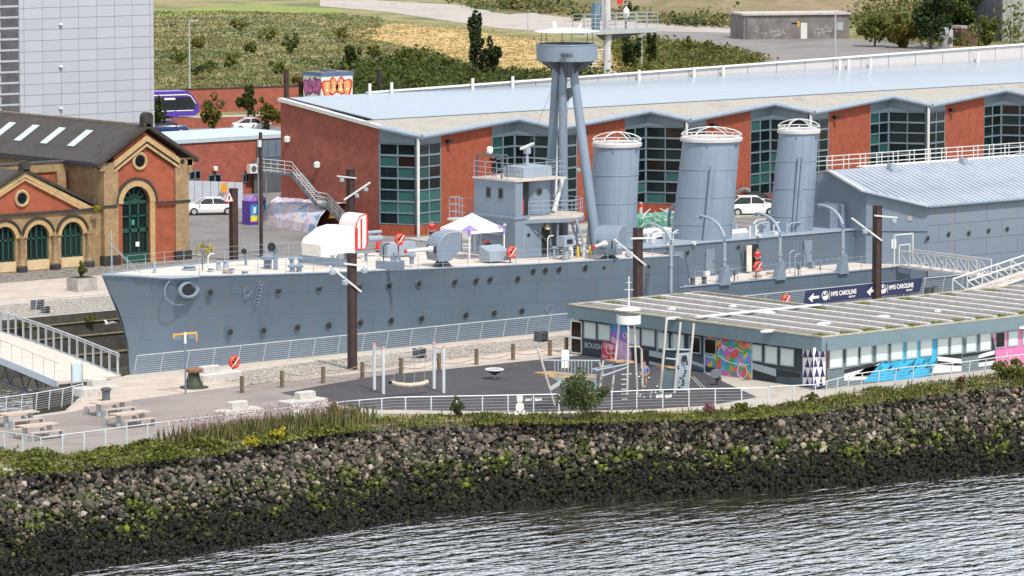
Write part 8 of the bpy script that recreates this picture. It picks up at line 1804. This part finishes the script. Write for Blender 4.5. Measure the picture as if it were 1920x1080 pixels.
# far quay stores between the funnels
b_ = at(1228, 436); T = thing('netting_stack', 'heap of scaffold pipes and green netting on the far quay between the first two funnels', 'scaffold heap', tuple(b_))
m_ = MB(); rd = random.Random(8)
for k in range(40): p = b_ + Vector((rd.uniform(-2.5, 3.5), rd.uniform(-2, 3), rd.uniform(.2, 1.6))); q = p + Vector((rd.uniform(-1.6, 1.6), rd.uniform(-1, 1), rd.uniform(-.7, .7))); m_.beam(p, q, .06)
obj('scaffold_tubes', m_, OFFW, T, kind='stuff'); obj('green_netting', MB().box((b_.x - 3, b_.y + .8, 0), (b_.x + 4.5, b_.y + 3.2, 1.25)), M('green_netting_cloth', (.10, .30, .22), .8, var=.5, scale=2, bmp=.6, bscale=4, bdist=.2), T)
for k, (u, v) in enumerate([(1186, 410), (1201, 408)]): p = at(u, v); T2 = thing('marker_post', ['left of two pale marker posts by the netting', 'right of two pale marker posts by the netting'][k], 'post', tuple(p)); obj('post', MB().box((-.1, -.1, 0), (.1, .1, 1.3)), OFFW, T2, local=True); obj('orange_band', MB().box((-.12, -.12, .9), (.12, .12, 1.2)), ORNG, T2, local=True)
# red cover and other small items near the striped gun
p = at(711, 467, sheer(20)); T = thing('red_cone', 'red cone-shaped cover standing on the deck right of the striped gun', 'cone', tuple(p)); obj('cone_body', MB().lathe([(.34, 0), (.33, .15), (.17, .8), (.12, 1.0), (.0, 1.05)], n=12), RED, T, local=True, smooth=True); obj('cone_foot', MB().lathe([(.4, 0), (.4, .05)], n=12), RED, T, local=True)
# gazebo on deck
gz = sheer(27); c_ = Vector((30.4, -.55, gz)); T = thing('deck_gazebo', 'white pyramid gazebo with purple corners pitched on the deck before the bridge', 'gazebo', (c_.x, c_.y, gz)); g_ = 1.55; zz1, zz2 = 1.75, 3.0
m_ = MB(); cs = [(-g_, -g_), (g_, -g_), (g_, g_), (-g_, g_)]
for k in range(4): a_, b_2 = cs[k], cs[(k + 1) % 4]; m_.face([(*a_, zz1 + .25), (*b_2, zz1 + .25), (0, 0, zz2)])
obj('canopy', m_, M('gazebo_white', (.68, .67, .71), .7, var=.03, bmp=.3, bscale=2, bdist=.1), T, local=True); m_ = MB()
for k in range(4): a_, b_2 = cs[k], cs[(k + 1) % 4]; m_.face([(*a_, zz1), (*b_2, zz1), (*b_2, zz1 + .25), (*a_, zz1 + .25)])
obj('valance', m_, MATS['gazebo_white'], T, local=True)
for k, (x_, y_) in enumerate(cs): obj('gazebo_leg', MB().box((x_ - .04, y_ - .04, 0), (x_ + .04, y_ + .04, zz1)), WHITE, T, local=True); 
m_ = MB().ext([(-g_ - .012, -g_ - .012, zz1 + .26), (-g_ + .75, -g_ - .012, zz1 + .26), (-g_ + .25, -g_ + .3, zz1 + .62)], (0, -.02, 0)).ext([(-g_ - .02, -g_ + .75, zz1 + .26), (-g_ - .02, -g_ - .02, zz1 + .26), (-g_ + .3, -g_ + .25, zz1 + .62)], (-.02, 0, 0)).ext([(g_ + .012, -g_, zz1 + .25), (g_ - .55, -g_ - .012, zz1 + .26), (g_ - .25, -g_ + .3, zz1 + .5)], (0, -.02, 0)); obj('purple_corner', m_, M('gazebo_purple', (.28, .20, .55), .6), T, local=True)
obj('purple_leg_sleeve', MB().box((-g_ - .07, -g_ - .07, zz1 - .1), (-g_ + .07, -g_ + .07, zz1 + .3)).box((g_ - .07, -g_ - .07, zz1 - .1), (g_ + .07, -g_ + .07, zz1 + .3)), MATS['gazebo_purple'], T, local=True)
# people: one continuous skinned body, clothes and hair as children
def skinmesh(name, verts, edges, radii, mat, lvl=1):
    me = bpy.data.meshes.new(name); me.from_pydata(verts, edges, []); o = bpy.data.objects.new(name, me); C.objects.link(o)
    sk_ = o.modifiers.new('s', 'SKIN'); su = o.modifiers.new('u', 'SUBSURF'); su.levels = lvl; su.render_levels = lvl
    for i, r in enumerate(radii): d_ = me.skin_vertices[0].data[i]; d_.radius = r if isinstance(r, tuple) else (r, r); d_.use_root = (i == 0)
    dg = bpy.context.evaluated_depsgraph_get(); m2 = bpy.data.meshes.new_from_object(o.evaluated_get(dg)); bpy.data.objects.remove(o); m2.name = name; m2.materials.clear(); m2.materials.append(mat)
    for p_ in m2.polygons: p_.use_smooth = True
    return m2
def person(label, loc, rz, top, legs, shoes, hair=None, lean=0.0, arms='down', H_=1.74):
    T = thing('person', label, 'person', tuple(loc), rz); s = H_ / 1.74
    def B(y, z):
        """bend the trunk forward (towards -y) about the hips"""
        if z <= .95: return (y, z)
        d_ = z - .95; return (y - math.sin(lean) * d_, .95 + math.cos(lean) * d_)
    def V(x, y, z): b_2 = B(y, z); return (x * s, b_2[0] * s, b_2[1] * s)
    ar = {'down': [(.22, .0, 1.12), (.24, -.06, .86), (.24, -.1, .76)], 'front': [(.23, -.02, 1.14), (.13, -.22, 1.05), (.06, -.28, 1.06)], 'hips': [(.30, .05, 1.14), (.2, -.10, .98), (.14, -.14, .95)]}[arms]
    v = [V(0, 0, .95), V(0, 0, 1.15), V(0, 0, 1.38), V(0, 0, 1.50), V(0, -.01, 1.60), V(0, -.005, 1.70)]; e = [(0, 1), (1, 2), (2, 3), (3, 4), (4, 5)]; r = [(.15, .11), (.14, .10), (.16, .11), (.055, .055), (.085, .095), (.07, .08)]
    for sg in (-1, 1):
        i = len(v); v += [V(sg * .18, 0, 1.40)] + [V(sg * x, y, z) for x, y, z in ar]; e += [(2, i), (i, i + 1), (i + 1, i + 2), (i + 2, i + 3)]; r += [.06, .042, .032, .03]
        i = len(v); v += [V(sg * .09, 0, .88), V(sg * .10, -.02, .50), V(sg * .10, .02, .10), V(sg * .10, -.12, .04)]; e += [(0, i), (i, i + 1), (i + 1, i + 2), (i + 2, i + 3)]; r += [.085, .06, .04, .035]
    obj('body', skinmesh('body', v, e, [tuple(q * s for q in k) if isinstance(k, tuple) else k * s for k in r], SKIN), None, T)
    v = [V(0, 0, .93), V(0, 0, 1.15), V(0, 0, 1.40)]; e = [(0, 1), (1, 2)]; r = [(.172, .13), (.162, .122), (.178, .128)]
    for sg in (-1, 1): i = len(v); v += [V(sg * .18, 0, 1.40), V(sg * ar[0][0], ar[0][1], ar[0][2])]; e += [(2, i), (i, i + 1)]; r += [.076, .062]
    obj('shirt', skinmesh('shirt', v, e, [tuple(q * s for q in k) if isinstance(k, tuple) else k * s for k in r], top), None, T)
    v = [V(0, 0, .94)]; e = []; r = [(.17, .13)]
    for sg in (-1, 1): i = len(v); v += [V(sg * .09, 0, .86), V(sg * .10, -.02, .50), V(sg * .10, .015, .14)]; e += [(0, i), (i, i + 1), (i + 1, i + 2)]; r += [.1, .074, .056]
    obj('trousers', skinmesh('trousers', v, e, [tuple(q * s for q in k) if isinstance(k, tuple) else k * s for k in r], legs), None, T)
    for sg in (-1, 1): obj('shoe', skinmesh('shoe', [V(sg * .10, .05, .045), V(sg * .10, -.15, .035)], [(0, 1)], [.05, .042], shoes), None, T)
    if hair: obj('hair', skinmesh('hair', [V(0, .03, 1.66), V(0, .005, 1.735)], [(0, 1)], [.085 * s, .082 * s], hair), None, T)
    m_ = MB()
    hb_ = V(0, -.10, 1.63); m_.tube((hb_[0], hb_[1] + .02, hb_[2]), (hb_[0], hb_[1] - .02, hb_[2] - .02), .016, .02, 6); obj('nose', m_, SKIN, T, local=True)
    for sg in (-1, 1): q_ = V(sg * .03, -.085, 1.655); obj('eye', MB().lathe([(.002, -.01), (.011, 0), (.002, .01)], q_, 6), BLACK, T, local=True); q_ = V(sg * .088, 0, 1.63); obj('ear', MB().lathe([(.004, -.03), (.016, 0), (.004, .03)], q_, 6), SKIN, T, local=True)
    q_ = V(0, -.092, 1.585); obj('mouth', MB().box((q_[0] - .022, q_[1] - .004, q_[2] - .004), (q_[0] + .022, q_[1] + .004, q_[2] + .004)), M('lip', (.30, .10, .09), .6), T, local=True)
    for sg in (-1, 1):                                   # hands: palm with four fingers and a thumb
        h = Vector(V(sg * ar[2][0], ar[2][1], ar[2][2])); w = Vector(V(sg * ar[1][0], ar[1][1], ar[1][2])); d_ = (h - w).normalized(); a_ = d_.cross(Vector((sg, .2, .1))).normalized()
        m_ = MB().beam(h, h + d_ * .08, .075, .032)
        for k, l_ in enumerate((.07, .08, .075, .06)): f0 = h + d_ * .075 + a_ * (-.028 + .019 * k); f1_ = f0 + d_ * l_ * .55; f2__ = f1_ + (d_ + Vector((-sg * .5, -.2, 0))).normalized() * l_ * .5; m_.path([f0, f1_, f2__], .009, 5)
        m_.path([h + a_ * -.03, h + a_ * -.055 + d_ * .035, h + a_ * -.05 + d_ * .07], .011, 5); obj('hand', m_, SKIN, T, local=True, smooth=True)
    return T
CB = M('blue_shirt', (.14, .22, .42), .8); CK = M('khaki_cloth', (.42, .30, .20), .8); CRD = M('red_jacket', (.50, .015, .03), .7); CBK = M('black_cloth', (.015, .015, .018), .8); HBR = M('brown_hair', (.08, .045, .03), .7)
p = at(1208, 733); person('person in a light blue shirt and khaki trousers standing on the playground', tuple(p), R(-55), CB, CK, M('tan_shoe', (.28, .12, .08), .7), M('ginger_hair', (.26, .10, .05), .7), arms='hips')
person('person in a red jacket standing in the open doorway of the ship', (dp.x + .1, DHY - .35, MD), R(-30), CRD, CBK, CBK, HBR, arms='front')
person('person in a red top bending over under the deck gazebo', (c_.x + 1.0, c_.y - .5, gz), R(-70), CRD, CBK, CBK, HBR, lean=R(70), arms='front')
person('person in dark clothes leaning on the open top of the bridge', (34.0, 1.4, 8.72), R(-60), CBK, CBK, CBK, HBR, lean=R(35), arms='front')
p = at(812, 470, sheer(24)); person('person in a red top half hidden behind the fore gun', (p.x + 2.6, p.y + 3.3, sheer(24)), R(-40), CRD, CBK, CBK, CBK)
# gull over the dock
g0 = atY(202, 607, 8); T = thing('seagull', 'white seagull flying over the dark water left of the bow', 'seagull', tuple(g0))
obj('body', skinmesh('body', [(0, 0, 0), (-.2, 0, .03), (.26, 0, .0)], [(0, 1), (0, 2)], [.08, .055, .03], WHITE), None, T); m_ = MB()
for sg in (-1, 1): m_.ext([(-.08, sg * .05, .04), (.1, sg * .05, .04), (.12, sg * .4, .18), (.22, sg * .75, .10), (-.0, sg * .42, .2)], (0, 0, .015))
obj('wing', m_, M('gull_grey_white', (.62, .63, .65), .6), T, local=True); obj('beak', MB().tube((-.25, 0, .04), (-.33, 0, .02), .018, .004, 5), YEL, T, local=True)
import OpenImageIO as oiio, numpy as np
a=oiio.ImageBuf('/workdir/render_main.png').get_pixels()
for n,(x,y) in dict(brick=(470,160),brickend=(340,160),hull=(300,315),hullbow=(150,300),funnel=(705,190),quay=(250,395),pave=(40,285),rubber=(480,385),deck=(330,262),tower=(100,60),roof=(600,100),skirt=(520,120),slate=(60,140),fascia=(700,330),hallroof=(930,180),hallwall=(980,220),pumpyel=(165,170),pumpred=(160,180),field=(250,40),water=(900,530),road=(240,225),yb=(182,166),glass=(520,125),deckz=(225,270)).items():
    p=a[y-3:y+4,x-3:x+4,:3].mean((0,1))*255; print(n,(x,y),p.astype(int))
